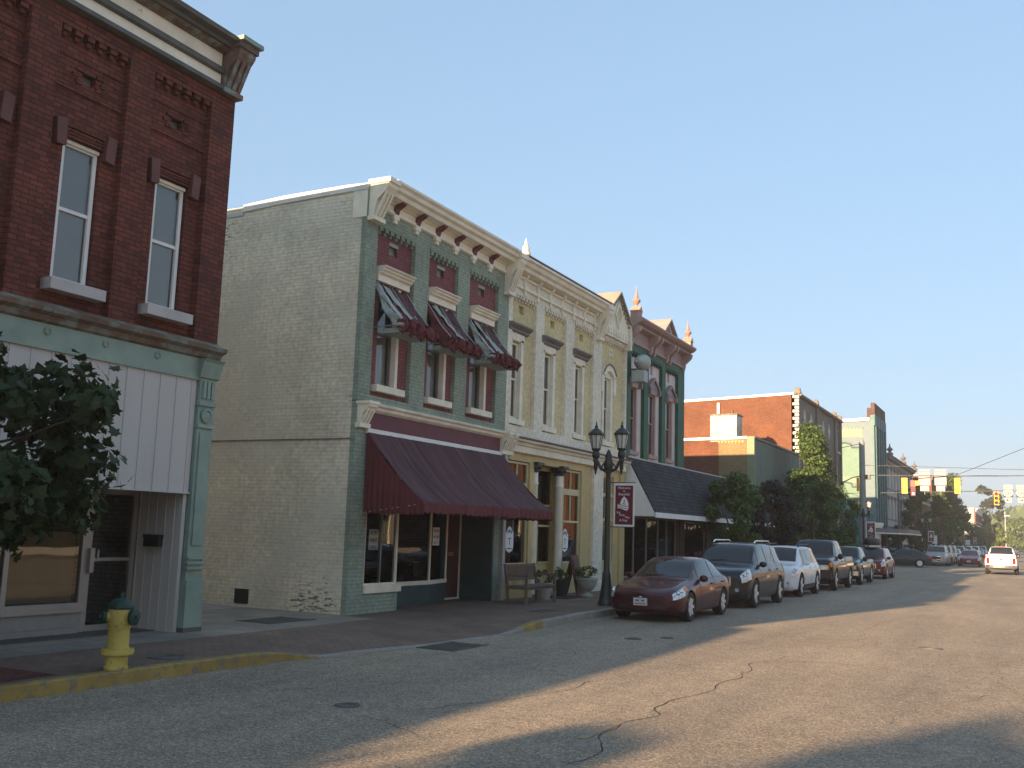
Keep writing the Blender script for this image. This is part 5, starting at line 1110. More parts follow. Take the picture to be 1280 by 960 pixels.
class Hull:
    def __init__(s, kind, sx=1, sy=1, sz=1): s.T = HULL[kind]; s.k = kind; s.sx, s.sy, s.sz = sx, sy, sz; s.L = s.T[-1][0]
    def par(s, t):
        T = s.T; t = max(0, min(s.L, t))
        for i in range(len(T)-1):
            if t <= T[i+1][0]: break
        p1, p2 = T[i], T[i+1]; p0 = T[max(0, i-1)]; p3 = T[min(len(T)-1, i+2)]; h = p2[0]-p1[0]; u = (t-p1[0])/h; out = []
        for c in range(1, 7):
            m1 = (p2[c]-p0[c])/max(1e-6, p2[0]-p0[0])*h; m2 = (p3[c]-p1[c])/max(1e-6, p3[0]-p1[0])*h; d = p2[c]-p1[c]
            m1 = 0 if m1*d <= 0 else max(-abs(3*d), min(abs(3*d), m1)); m2 = 0 if m2*d <= 0 else max(-abs(3*d), min(abs(3*d), m2))
            out.append((2*u**3-3*u*u+1)*p1[c]+(u**3-2*u*u+u)*m1+(-2*u**3+3*u*u)*p2[c]+(u**3-u*u)*m2)
        return out
    def sec(s, t):
        zb, w, zs, wb, zt, wt = s.par(t); h = zs-zb
        P = [(0, zb), (.82*w, zb), (.955*w, zb+.05), (.985*w, zb+.22*h), (w, zb+.5*h), (w*.995, zb+.72*h), ((w*.6+wb*.4)*.995, zb+.9*h), (wb, zs)]
        g = zt-zs
        P += [(wb+(wt-wb)*.12, zs+g*.10), (wb+(wt-wb)*.5, zs+g*.48), (wb+(wt-wb)*.86, zs+g*.86), (wt*.94, zs+g*.96), (wt*.6, zt-.0), (0, zt+.012)]
        return P
    def pt(s, t, k, side=1, off=0):
        def raw(t, k):
            t = max(0, min(s.L, t)); P = s.sec(t); i = min(len(P)-2, int(k)); f = k-i; x = P[i][0]*(1-f)+P[i+1][0]*f; z = P[i][1]*(1-f)+P[i+1][1]*f
            y = t+(x/1.0)**2*(.26*max(0, 1-t/1.0)**2-.16*max(0, 1-(s.L-t)/.8)**2)
            return Vector((x*side, y, z))
        p = raw(t, k)
        if off:
            e = .02; a = raw(t+e, k)-raw(t-e, k); b = raw(t, k+.05)-raw(t, k-.05); n = a.cross(b)*(-side)
            if n.length > 1e-9:
                n.normalize(); c = Vector((0, s.L/2, .6))
                if n.dot(p-c) < 0: n = -n
                p = p+n*off
        return Vector((p.x*s.sx, p.y*s.sy, p.z*s.sz))
    def body(s, stations=70):
        mb = MB(); K = 14; ts = [s.L*(i/stations) for i in range(stations+1)]; ring = 2*K-2; vs = []
        for t in ts:
            R = [s.pt(t, k, 1) for k in range(K)]; Lf = [s.pt(t, k, -1) for k in range(K-2, 0, -1)]; vs += R+Lf
        fs = [(i*ring+j, i*ring+(j+1) % ring, (i+1)*ring+(j+1) % ring, (i+1)*ring+j) for i in range(stations) for j in range(ring)]
        mb.add(vs, fs)
        for base, t in ((0, 0), (stations*ring, s.L)):       # nose and tail caps: rows from left to right, curved in plan
            nt_ = 10; cv = []
            for k in range(K):
                e = s.pt(t, k, 1)
                for i in range(nt_+1):
                    u = -1+2*i/nt_; x = e.x*u; y = t*s.sy+((x/s.sx)**2)*(.26 if t == 0 else -.16)*s.sy
                    cv.append((x, y, e.z))
            mb.add(cv, [(k*(nt_+1)+i, k*(nt_+1)+i+1, (k+1)*(nt_+1)+i+1, (k+1)*(nt_+1)+i) for k in range(K-1) for i in range(nt_)])
        return mb
    def cap(s, u0, u1, z0, z1, off=.008, rear=False, th=0):
        """patch on the nose (or tail): u across (-1..1 of .9 m), z heights"""
        mb = MB(); vs = []; n = 8; w = .9
        for z in (z0, z1):
            for i in range(n+1):
                x = (u0+(u1-u0)*i/n)*w; y = (s.L-.16*x*x+off) if rear else (.26*x*x-off); vs.append((x*s.sx, y*s.sy, z*s.sz))
        for z in (z0, z1):
            for i in range(n+1):
                x = (u0+(u1-u0)*i/n)*w; y = (s.L-.16*x*x-.05) if rear else (.26*x*x+.05); vs.append((x*s.sx, y*s.sy, z*s.sz))
        m = n+1; f = [(i, i+1, m+i+1, m+i) for i in range(n)]+[(2*m+i, 3*m+i, 3*m+i+1, 2*m+i+1) for i in range(n)]+[(i, 2*m+i, 2*m+i+1, i+1) for i in range(n)]+[(m+i, m+i+1, 3*m+i+1, 3*m+i) for i in range(n)]
        f += [(0, m, 3*m, 2*m), (n, 2*m+n, 3*m+n, m+n)]
        return mb.add(vs, f)
    def patch(s, t0, t1, k0, k1, side=1, off=.006, n=10, m=6, tf=None, both=False):
        mb = MB()
        if both:                                             # across the centre line
            vs = []
            for i in range(n+1):
                t = t0+(t1-t0)*i/n
                for j in range(2*m+1):
                    q = j/m-1; k = k1-(k1-k0)*abs(q)
                    vs.append(s.pt(t, k, 1 if q >= 0 else -1, off))
            return mb.add(vs, [(i*(2*m+1)+j, i*(2*m+1)+j+1, (i+1)*(2*m+1)+j+1, (i+1)*(2*m+1)+j) for i in range(n) for j in range(2*m)])
        vs = []
        for i in range(n+1):
            for j in range(m+1):
                k = k0+(k1-k0)*j/m; a, b = (t0, t1) if tf is None else tf(j/m); vs.append(s.pt(a+(b-a)*i/n, k, side, off))
        return mb.add(vs, [(i*(m+1)+j, i*(m+1)+j+1, (i+1)*(m+1)+j+1, (i+1)*(m+1)+j) for i in range(n) for j in range(m)])

def make_car(name, lab, kind, mat, sx=1, sy=1, sz=1, lamp_rect=False, grille='dark', rack=None, box=False, lower=None, simple=False, dodge=False, group=None, bigrear=False):
    h = Hull(kind, sx, sy, sz); t = thing(name, lab, 'pickup' if kind == 'truck' else 'car', (0, 0, 0), group)
    wy0, wy1, wr = WHEELS[kind]; wy0 *= sy; wy1 *= sy; W = 1.0*sx*(.93 if kind == 'sedan' else 1)
    body = part('body', h.body(46 if simple else 74), mat, t, smooth=40, local=True)
    bm_ = MB()
    for wy in (wy0, wy1):
        for s in (-1, 1): bm_.lathe((s*(W-.10), wy, wr*.98), [(wr*1.17, -.35), (wr*1.17, .35)], 28, axis='x')
    if kind == 'truck': bm_.box(-.80*sx, .80*sx, 3.62*sy, 5.66*sy, .75*sz, 1.6*sz)
    cut = part('cutter', bm_, M['blackplastic'], local=True); md = body.modifiers.new('b', 'BOOLEAN'); md.object = cut; md.operation = 'DIFFERENCE'; md.solver = 'EXACT'
    dg = bpy.context.evaluated_depsgraph_get(); me = bpy.data.meshes.new_from_object(body.evaluated_get(dg)); body.modifiers.clear(); body.data = me; bpy.data.objects.remove(cut)
    me.materials.clear(); me.materials.append(mat); me.materials.append(M['blackplastic'])
    for p in me.polygons:
        c = p.center; p.material_index = 0
        for wy in (wy0, wy1):
            if abs(math.hypot(c.y-wy, c.z-wr*.98)-wr*1.17) < .03 and abs(c.x) < W*.97 and abs(p.normal.x) < .5: p.material_index = 1
            if abs(c.x) < W-.40 and abs(abs(c.x)-(W-.45)) < .03 and math.hypot(c.y-wy, c.z-wr) < wr*1.3: p.material_index = 1
    me.polygons.foreach_set('use_smooth', [True]*len(me.polygons)); me.set_sharp_from_angle(angle=rad(35))
    def P(nm, mb, mt, par=t, sm=0, **k): return part(nm, mb, mt, par, smooth=sm, local=True, **k)
    gl = M['tinted']
    if kind == 'sedan': ws, rw, sidew, pil = (1.46, 2.22), (3.62, 4.32), [(1.78, 2.98), (3.05, 4.0)], None
    elif kind == 'suv': ws, rw, sidew = (1.38, 2.05), (4.68, 4.92), [(1.72, 2.72), (2.80, 3.72), (3.82, 4.60)]
    else: ws, rw, sidew = (1.50, 2.12), (3.36, 3.49), [(1.86, 2.72), (2.78, 3.36)]
    P('windscreen', h.patch(*ws, 11.05 if kind != 'sedan' else 10.6, 13, both=True, n=8, m=8), gl, sm=60, fixn=False)
    P('rear_window', h.patch(*rw, 10.8, 13, both=True, n=6, m=8), gl, sm=60, fixn=False)
    for s in (-1, 1):
        for i, (a, b) in enumerate(sidew):
            k0, k1 = 7.3, 10.4; la = i == len(sidew)-1
            def tf(v, a=a, b=b, i=i, la=la):
                f0 = (.30 if kind != 'truck' else .28)*v if i == 0 else 0; f1 = ((.42 if kind == 'sedan' else .12)*v if la and kind != 'truck' else 0); return a+f0, b-f1
            P('side_window', h.patch(a, b, k0, k1, s, .007, 8, 6, tf), gl, sm=60, fixn=False)
        sm_ = MB()
        for a in ([1.72, 3.0, 3.9] if kind == 'sedan' else [1.62, 2.76, 3.78] if kind == 'suv' else [1.75, 2.75, 3.42]): sm_.merge(h.patch(a, a+.022, 2.2, 7.2, s, .004, 1, 8))
        sm_.merge(h.patch(1.75, 3.9 if kind != 'truck' else 3.42, 2.2, 2.3, s, .003, 12, 1))
        P('door_seam', sm_, M['black'], fixn=False)
        for a in ([2.75, 3.72] if kind != 'truck' else [2.55, 3.25]):
            p = h.pt(a, 5.7, s, .02); P('door_handle', MB().box(p.x-.012, p.x+.012, p.y-.09, p.y+.09, p.z-.015, p.z+.015), mat)
        # mirror
        p = h.pt(sidew[0][0]+.05, 7.6, s); x = p.x+s*.12
        mr = MB().sph((0, 0, 0), .11, 12).xform(Matrix.Translation((x, p.y+.02, p.z+.03)) @ Matrix.Diagonal((1.0, .55, .75 if kind != 'truck' else 1.1, 1)))
        mr.tube([(p.x-s*.03, p.y+.03, p.z-.02), (x, p.y+.03, p.z)], .025, 6); P('mirror', mr, M['blackplastic'] if kind == 'truck' else mat, sm=50)
        P('mirror_glass', MB().lathe((0, 0, 0), [(.075, 0), (.075, .01)], 12, axis='y').xform(Matrix.Translation((x, p.y+.075, p.z+.03)) @ Matrix.Diagonal((1, 1, .8, 1))), M['chrome'])
        # tail lamps
        if kind == 'truck': P('tail_light', h.patch(5.50, 5.765, 4.7, 7.0, s, .012, 3, 5).merge(h.cap(s*.80, s*.98, .72, 1.10, .012, rear=True)), M['redlens'], sm=50, fixn=False)
        else: P('tail_light', h.patch(h.L-.42, h.L-.06, 5.3, 7.0, s, .01, 6, 4), M['redlens'], sm=50, fixn=False)
        # headlamps and turn signals
        if kind == 'sedan':
            def tf(v): return .02+.06*v, .50+.30*v
            P('headlight', h.patch(.03, .5, 5.15, 8.1, s, .012, 8, 6, tf), M['headlamp'], sm=60, fixn=False)
            hl = MB()
            for (c_, r_) in ((.20, .055), (.34, .048)): p = h.pt(c_, 6.6, s, .016); hl.sph(p, r_, 10, sz=.8)
            P('lamp_bulb', hl, M['chrome'], sm=60); P('turn_signal', h.patch(.56, .78, 5.9, 7.3, s, .014, 4, 3), M['amber'], sm=60, fixn=False)
        elif kind == 'suv':
            def tf(v): return .015+.03*v, .46+.26*v
            P('headlight', h.patch(.02, .5, 4.9, 7.9, s, .012, 8, 6, tf), M['headlamp'], sm=60, fixn=False)
            hl = MB()
            for (c_, k_) in ((.10, 6.4), (.25, 6.5)): hl.sph(h.pt(c_, k_, s, .016), .055, 10, sz=.8)
            P('lamp_bulb', hl, M['chrome'], sm=40); P('fog_light', MB().lathe((s*.68*sx, (.26*.46-.02)*sy, .50*sz), [(.055, 0), (.05, .03)], 12, axis='y'), M['headlamp'])
        else:
            P('headlight', h.cap(s*.58, s*.90, .76, .93, .02), M['headlamp']); P('turn_signal', h.cap(s*.90, s*.955, .76, .93, .018).merge(h.patch(.03, .14, 5.2, 6.8, s, .012, 3, 3)), M['amber'], fixn=False)
        for wy in (wy0, wy1):
            x0_ = s*(W-.12)
            ty = MB().lathe((x0_, wy, wr), [(wr*.64, -.02), (wr*.66, -.11), (wr*.92, -.115), (wr, -.085), (wr, .085), (wr*.92, .115), (wr*.66, .11), (wr*.64, .02)], 30, axis='x')
            w_ = P('wheel', ty, M['rubber'], sm=40)
            ri = MB(); o_ = x0_+s*.07
            ri.lathe((o_-s*.03, wy, wr), [(wr*.68, -.035), (wr*.70, .035)], 26, axis='x')
            ri.lathe((o_-s*.04, wy, wr), [(wr*.60, -.01), (wr*.60, .01)], 20, axis='x', m=1)
            for q in range(5 if kind != 'sedan' else 7):
                a = 2*pi*q/(5 if kind != 'sedan' else 7); c, d_ = cos(a), sin(a); v = []; 
                for (r_, wd) in ((.05, .045), (wr*.66, .03 if kind == 'sedan' else .045)):
                    for e in (-1, 1):
                        for xx in (0, .028): v.append((o_+s*(xx+.01), wy+r_*c-e*wd*d_, wr+r_*d_+e*wd*c))
                ri.add(v, [(0, 1, 3, 2), (4, 6, 7, 5), (0, 4, 5, 1), (2, 3, 7, 6), (1, 5, 7, 3), (0, 2, 6, 4)])
            ri.lathe((o_+s*.02, wy, wr), [(.06, -.02), (.055, .025)], 12, axis='x')
            P('rim', ri, [M['alloy'], M['blackplastic']], w_)
    pl_z = (.45 if kind == 'sedan' else .46 if kind == 'suv' else .62)*sz
    P('number_plate', MB().box(-.155, .155, -.03, .01, pl_z-.08, pl_z+.08), M['plate'])
    P('plate_characters', MB().box(-.13, .13, -.032, -.0305, pl_z-.055, pl_z-.03).box(-.11, -.02, -.032, -.0305, pl_z+.0, pl_z+.045).box(.02, .10, -.032, -.0305, pl_z+.0, pl_z+.045), paint('plate_print', (.22, .16, .22), bump=0))
    rz = (.62 if kind == 'sedan' else .72 if kind == 'suv' else .60)*sz
    P('number_plate', MB().box(-.155, .155, h.L*sy-.03, h.L*sy+.02, rz-.08, rz+.08), M['plate'])
    if kind == 'sedan':
        P('grille', h.cap(-.52, .52, .52, .585, .010), M['blackplastic']); P('badge', MB().sph((0, -.015, .555*sz), .045, 12, sz=.45), M['chrome'], sm=60)
        P('lower_intake', h.cap(-.62, -.34, .30, .37, .012).merge(h.cap(.34, .62, .30, .37, .012)), M['blackplastic']); P('bumper_strip', h.patch(.0, .75, 4.1, 4.5, 1, .016, 8, 2).merge(h.patch(0, .75, 4.1, 4.5, -1, .016, 8, 2)).merge(h.cap(-.95, .95, .485, .505, .014)), mat, sm=40, fixn=False)
    elif kind == 'suv':
        P('grille', h.cap(-.54, .54, .60, .82, .012), M['blackplastic']); P('grille_surround', h.cap(-.58, .58, .81, .85, .022).merge(h.cap(-.58, -.53, .60, .82, .02)).merge(h.cap(.53, .58, .60, .82, .02)).merge(h.cap(-.5, .5, .58, .605, .018)), M['chrome'])
        P('lower_intake', h.cap(-.45, .45, .42, .52, .012), M['blackplastic']); P('skid_strip', h.cap(-.5, .5, .385, .41, .02), M['chrome'])
        lo = MB()
        for s in (-1, 1): lo.merge(h.patch(.55, h.L-.4, 1.6, 3.0, s, .008, 24, 3))
        if lower: P('lower_cladding', lo, lower, sm=40, fixn=False)
        P('badge', MB().box(-.12, .12, -.03, 0, .745*sz, .785*sz), M['chrome'])
    else:
        P('grille', h.cap(-.52, .52, .70, .96, .02), M['blackplastic'])
        P('grille_surround', h.cap(-.56, .56, .955, .995, .03).merge(h.cap(-.56, -.52, .70, .96, .03)).merge(h.cap(.52, .56, .70, .96, .03)).merge(h.cap(-.025, .025, .70, .96, .03)).merge(h.cap(-.52, .52, .815, .845, .03)), M['chrome'] if not dodge else mat)
        P('bumper', h.cap(-1.04, 1.04, .46, .66, .10), M['chrome'] if not dodge else mat); P('bumper', h.cap(-1.04, 1.04, .46, .64, .12, rear=True), M['chrome'])
        P('tailgate_seam', h.cap(-.80, .80, .70, .715, .012, rear=True).merge(h.cap(-.80, -.785, .70, 1.12, .012, rear=True)).merge(h.cap(.785, .80, .70, 1.12, .012, rear=True)), M['black'])
        P('tailgate_handle', h.cap(-.12, .12, .98, 1.05, .02, rear=True), M['black']); P('brake_light', MB().box(-.16, .16, 3.36*sy, 3.40*sy, 1.80*sz, 1.84*sz), M['redlens'])
    if rack:
        for s in (-1, 1): P('roof_rail', MB().tube([(s*.60*sx, 2.3*sy, 1.74*sz), (s*.60*sx, 2.5*sy, 1.81*sz), (s*.60*sx, 4.1*sy, 1.82*sz), (s*.60*sx, 4.3*sy, 1.72*sz)], .022, 8), rack, sm=50)
    if box:
        bx = MB(); n = 16
        bx.lathe((0, 0, 0), [(.3, -.2), (.95, -.18), (1, -.05), (.98, .1), (.85, .22), (.4, .28), (.05, .29)], n).xform(Matrix.Translation((-.05, 3.0*sy, 2.05*sz)) @ Matrix.Diagonal((.46, .95, .85, 1)))
        P('roof_box', bx, M['blackplastic'], sm=50)
    P('underbody', MB().box(-.75*sx, .75*sx, .4, h.L*sy-.4, .17*sz if kind == 'sedan' else .24, .32 if kind == 'sedan' else .5), M['blackplastic'])
    P('wiper', MB().tube([tuple(h.pt(ws[0]+.03, 12.0, -1, .02)), tuple(h.pt(ws[0]+.05, 12.9, 1, .02))], .007, 5), M['blackplastic'])
    return t
def place(o, x, y, rz=0, z=0): o.location = (x, y, z); o.rotation_euler = (0, 0, rad(rz)); return o
maroonp = carpaint('maroon_car_paint', (.066, .006, .012)); navy = carpaint('dark_blue_grey_car_paint', (.011, .014, .022)); whitep = carpaint('white_car_paint', (.76, .76, .76), .0)
blackp = carpaint('black_car_paint', (.012, .013, .018), .2); tealp = carpaint('teal_car_paint', (.02, .075, .085)); redp = carpaint('dark_red_car_paint', (.12, .012, .015)); silver = carpaint('silver_car_paint', (.30, .31, .31), .5)
greenblack = carpaint('dark_green_grey_car_paint', (.03, .037, .035)); brownp = carpaint('bronze_car_paint', (.12, .085, .06), .4); bluep = carpaint('blue_car_paint', (.03, .06, .14)); crim = carpaint('crimson_car_paint', (.17, .012, .022))
claddp = carpaint('grey_lower_cladding', (.16, .14, .12), .2)
PG = 'cars parked along the left kerb'
CX = -7.86
place(make_car('parked_sedan', 'maroon four door sedan parked nearest the camera beside the first lamp post', 'sedan', maroonp, group=PG, sx=.94, sz=.97, sy=.97), CX+.10, 21.5)
place(make_car('parked_suv', 'dark blue grey suv with silver roof rails parked directly behind the maroon sedan', 'suv', navy, rack=M['chrome'], group=PG), CX+.02, 27.3)
place(make_car('parked_suv', 'white compact suv parked between the dark blue suv and the black pickup', 'suv', whitep, sx=.94, sy=.93, sz=.95, rack=M['blackplastic'], lower=M['blackplastic'], group=PG), CX-.02, 34.1)
place(make_car('parked_pickup', 'large black pickup parked behind the white suv, far larger than the teal one', 'truck', blackp, sy=.95, sz=1.04, dodge=True, group=PG), CX+.05, 40.0)
place(make_car('parked_pickup', 'teal pickup with chrome bumper parked behind the black pickup', 'truck', tealp, sx=.93, sy=.87, sz=.90, group=PG), CX+.1, 46.8)
place(make_car('parked_suv', 'dark red suv with a black roof box, last in the row before the crossing', 'suv', redp, sy=.92, sx=.93, sz=.92, box=True, lower=claddp, rack=M['blackplastic'], group=PG), CX+.1, 55.5)
place(make_car('turning_sedan', 'dark green grey sedan seen side on, turning out of the side street across the crossing', 'sedan', greenblack, sy=.98), -11.9, 87.6, -78)
far_suv = place(make_car('parked_suv', 'silver suv parked first beyond the crossing', 'suv', silver, simple=True, rack=M['chrome'], group='cars parked beyond the crossing'), CX+.2, 95.5)
far_sedan = place(make_car('driving_sedan', 'crimson car driving towards the camera beyond the crossing', 'sedan', crim, simple=True, sx=1.02, sz=1.02), -5.2, 99.5, 0)
place(make_car('driving_pickup', 'white pickup driving away in the sunlight at the right edge, tail lights red', 'truck', whitep, simple=True), -2.0, 81.6, 180)
far_truck = None
def recolor(o, mt):
    for c in o.children:
        if c.name.startswith('body'):
            c.material_slots[0].link = 'OBJECT'; c.material_slots[0].material = mt
specs = [('parked_suv', far_suv, brownp, 102.2, 'bronze suv parked second beyond the crossing, close behind the silver one'), ('parked_suv', far_suv, bluep, 108.6, 'blue suv parked third beyond the crossing'), ('parked_sedan', far_sedan, silver, 116, 'silver sedan parked fourth beyond the crossing'),
         ('parked_suv', far_suv, blackp, 123, 'black suv parked fifth beyond the crossing'), ('parked_sedan', far_sedan, bluep, 131, 'blue sedan parked sixth beyond the crossing'), ('parked_suv', far_suv, silver, 139, 'second silver suv far down the kerb, partly hidden behind the crimson car'),
         ('parked_sedan', far_sedan, whitep, 148, 'white sedan far down the kerb beyond the crossing'), ('parked_suv', far_suv, whitep, 158, 'white suv far down the kerb'), ('parked_sedan', far_sedan, greenblack, 170, 'dark sedan farthest but one down the kerb'), ('parked_suv', far_suv, silver, 182, 'silver suv farthest down the kerb')]
for nm, src, mt, y, lb in specs:
    c = copy_tree(src); c.name = nm; recolor(c, mt); c['label'] = lb; c['category'] = 'car'; c['group'] = 'cars parked beyond the crossing'; c.location = (CX+.15, y, 0)
c = copy_tree(far_sedan); c.name = 'driving_sedan'; recolor(c, whitep); c['label'] = 'tiny white car far off in the sunlit roadway with its lights on'; c.location = (-4.6, 265, 0)
c = copy_tree(far_sedan); c.name = 'driving_sedan'; recolor(c, silver); c['label'] = 'tiny silver car far off beside the white one in the roadway'; c.location = (-7.5, 285, 0)

# ------------------------------------------------------------------ trees
def leafmat(name, c1, c2):
    m, nt, P, N, L = newmat(name); oi = N('ShaderNodeNewGeometry'); r = ramp(N, oi.outputs['Random Per Island'], L, [(0, c1), (1, c2)]); L(r.outputs[0], P.inputs['Base Color']); P.inputs['Roughness'].default_value = .55
    P.inputs['Specular IOR Level'].default_value = .3
    tr = N('ShaderNodeBsdfTranslucent'); L(r.outputs[0], tr.inputs[0]); mx = N('ShaderNodeMixShader'); mx.inputs[0].default_value = .28; out = nt.nodes['Material Output']
    L(P.outputs[0], mx.inputs[1]); L(tr.outputs[0], mx.inputs[2]); L(mx.outputs[0], out.inputs[0]); return m
M['leaf'] = leafmat('green_leaves', (.035, .075, .018), (.12, .18, .045)); M['leaf_dark'] = leafmat('purple_brown_leaves', (.028, .026, .022), (.06, .045, .035))
M['leaf_maple'] = leafmat('maple_leaves', (.016, .036, .013), (.036, .066, .022)); M['leaf_pine'] = leafmat('conifer_needles', (.03, .05, .03), (.07, .09, .05)); M['leaf_bright'] = leafmat('bright_leaves', (.06, .11, .02), (.15, .20, .045))
MAPLE = [(0, 0), (.18, .10), (.48, .08), (.36, .28), (.56, .50), (.30, .50), (.22, .66), (.0, 1.0), (-.22, .66), (-.30, .50), (-.56, .50), (-.36, .28), (-.48, .08), (-.18, .10)]
def crown(rx, ry, rz, cz, n, size, seed, shape='round', clumps=26, maple=False, gap=.32):
    """leaves gathered in clumps through the volume of the crown"""
    r = random.Random(seed); mb = MB(); C = []
    for i in range(clumps):
        for _ in range(30):
            u = r.uniform(-1, 1); a = r.uniform(0, 2*pi); q = r.uniform(.35, 1)**.5
            if shape == 'cone': f = max(.10, (1-u)/2)**.75*1.15
            elif shape == 'column': f = (1-abs(u)**2.5)**.5*.95 if u > -1 else .1
            else: f = math.sqrt(max(0, 1-u*u))
            p = Vector((rx*f*cos(a)*q, ry*f*sin(a)*q, cz+rz*u)); 
            break
        C.append((p, r.uniform(.55, 1.25)))
    cr = (rx*ry*rz)**(1/3)*gap
    for i in range(n):
        c, k = C[r.randrange(len(C))]
        d = Vector((r.gauss(0, 1), r.gauss(0, 1), r.gauss(0, .8))); d.normalize(); p = c+d*cr*k*(r.random()**.45)
        s = size*r.uniform(.65, 1.3)
        nrm = (d+Vector((r.gauss(0, .6), r.gauss(0, .6), r.gauss(.5, .5)))).normalized(); up = Vector((r.gauss(0, .5), r.gauss(0, .5), -1)); e1 = nrm.cross(up)
        if e1.length < .1: e1 = Vector((1, 0, 0))
        e1.normalize(); e2 = e1.cross(nrm)*-1
        if maple:
            vs = [p+e1*x*s+e2*y*s+nrm*(.12*s*abs(x)) for x, y in MAPLE]; mb.add(vs, [tuple(range(len(vs)))])
        else:
            vs = [p, p+e1*s*.42+e2*s*.5+nrm*s*.1, p+e2*s, p-e1*s*.42+e2*s*.5+nrm*s*.1]; mb.add(vs, [(0, 1, 2, 3)])
    return mb, C
def tree(name, lab, x, y, h, rx, trunk_h, mat, seed, n=6000, size=.16, shape='round', ry=None, z=.15, clumps=30, maple=False, gap=.32, tr=.07, group=None, lean=(0, 0)):
    t = thing(name, lab, 'tree', (x, y, z), group); cz = (trunk_h+h)/2; rz = (h-trunk_h)/2
    cm_, C = crown(rx, ry or rx, rz, cz, n, size, seed, shape, clumps, maple, gap)
    if lean != (0, 0): cm_.v = [(v[0]+lean[0]*(v[2]/h), v[1]+lean[1]*(v[2]/h), v[2]) for v in cm_.v]
    part('crown', cm_, mat, t, local=True, fixn=False)
    r = random.Random(seed+1); tk = MB(); top = Vector((lean[0]*.6, lean[1]*.6, cz+rz*.3))
    pts = [Vector((0, 0, 0)), Vector((r.uniform(-.04, .04), r.uniform(-.04, .04), trunk_h*.6)), Vector((r.uniform(-.08, .08), 0, trunk_h*1.1)), top]
    tk.tube(pts, [tr*1.25, tr, tr*.85, tr*.2], 9)
    for c, k in C[:16]:
        a = pts[1].lerp(pts[2], r.random()) if c.z < cz else pts[2].lerp(top, r.random()*.6); mid = a.lerp(c, .5)+Vector((0, 0, .1)); tk.tube([a, mid, c], [tr*.4, tr*.25, tr*.08], 5)
    part('trunk', tk, M['bark'], t, smooth=50, local=True); return t
SG = 'street trees along the left pavement'
tree('maple_tree', 'young maple with dark lobed leaves at the left edge in front of the panelled shop', -10.35, 6.85, 3.42, 1.75, 1.5, M['leaf_maple'], 5, n=7500, size=.145, maple=True, clumps=44, gap=.30, ry=1.75)
tree('street_tree', 'round green street tree in front of the far end of the slate canopy', -10.2, 38.6, 3.85, 1.3, 1.3, M['leaf'], 11, n=11000, size=.125, group=SG, ry=1.5, clumps=34)
tree('street_tree', 'dark purple brown street tree between the round green one and the tall one', -10.3, 45.4, 4.0, 1.15, 1.3, M['leaf_dark'], 12, n=11000, size=.125, group=SG, ry=1.5, clumps=34)
tree('street_tree', 'tallest near street tree with pointed green crown before the grey brown brick front', -10.2, 54.4, 7.4, 1.7, 1.2, M['leaf'], 13, n=19000, size=.15, shape='cone', group=SG, ry=4.2, clumps=60, gap=.22)
tree('street_tree', 'low dark street tree just left of the second lamp post', -10.3, 63.6, 4.6, 1.3, 1.2, M['leaf'], 14, n=9000, size=.14, group=SG, ry=2.2, clumps=30)
tree('street_tree', 'dark upright street tree first beyond the crossing', -10.4, 111, 7.4, 1.35, .9, M['leaf'], 15, n=9000, size=.22, shape='column', group=SG, ry=1.5, clumps=50, gap=.25)
tree('street_tree', 'broad dark street tree second beyond the crossing', -10.4, 139, 8.0, 2.1, .9, M['leaf'], 16, n=9000, size=.28, shape='cone', group=SG, ry=2.4, clumps=50, gap=.26)
tree('street_tree', 'tallest far street tree with pointed crown beyond the crossing', -10.8, 166, 11.6, 3.0, 1.2, M['leaf'], 17, n=12000, size=.34, shape='cone', group=SG, ry=3.5, clumps=60, gap=.24)
tree('street_tree', 'smaller green tree beyond the tallest far street tree', -10.4, 205, 6.5, 2.4, 1, M['leaf'], 18, n=5000, size=.36, group=SG, ry=5, clumps=30)
tree('conifer_tree', 'ragged tall conifer standing alone against the sky under the far traffic light', -9.0, 262, 15.5, 3.3, 3.0, M['leaf_pine'], 19, n=4200, size=.7, shape='column', z=0, clumps=26, gap=.24, tr=.2)
tree('bright_tree', 'bright green tree at the foot of the ragged conifer', -8.2, 245, 6.0, 3.0, .8, M['leaf_bright'], 20, n=3500, size=.5, z=0)
tree('round_tree', 'sunlit rounded tree far off at the right edge', -1.5, 330, 9.5, 7.0, 1, M['leaf_bright'], 21, n=6000, size=.8, z=0, clumps=40)
tree('backyard_tree', 'tree top peeping above the orange brick roof behind the green corner pier', -26, 70, 13.1, 2.0, 8, M['leaf_dark'], 23, n=2500, size=.25, z=0)
tree('street_tree', 'tall street tree placed unseen behind the camera on the left to shade the road', -11.1, -36.8, 11.3, 2.4, 6.5, M['leaf'], 31, n=7000, size=.35, clumps=40)  # out of view, set so its crown shades the near right corner
tree('street_tree', 'smaller street tree placed unseen behind the camera on the left to shade the road', -10.9, -22, 7.4, 1.7, 3.6, M['leaf'], 32, n=4500, size=.22)  # out of view, set so its crown shades the near left road
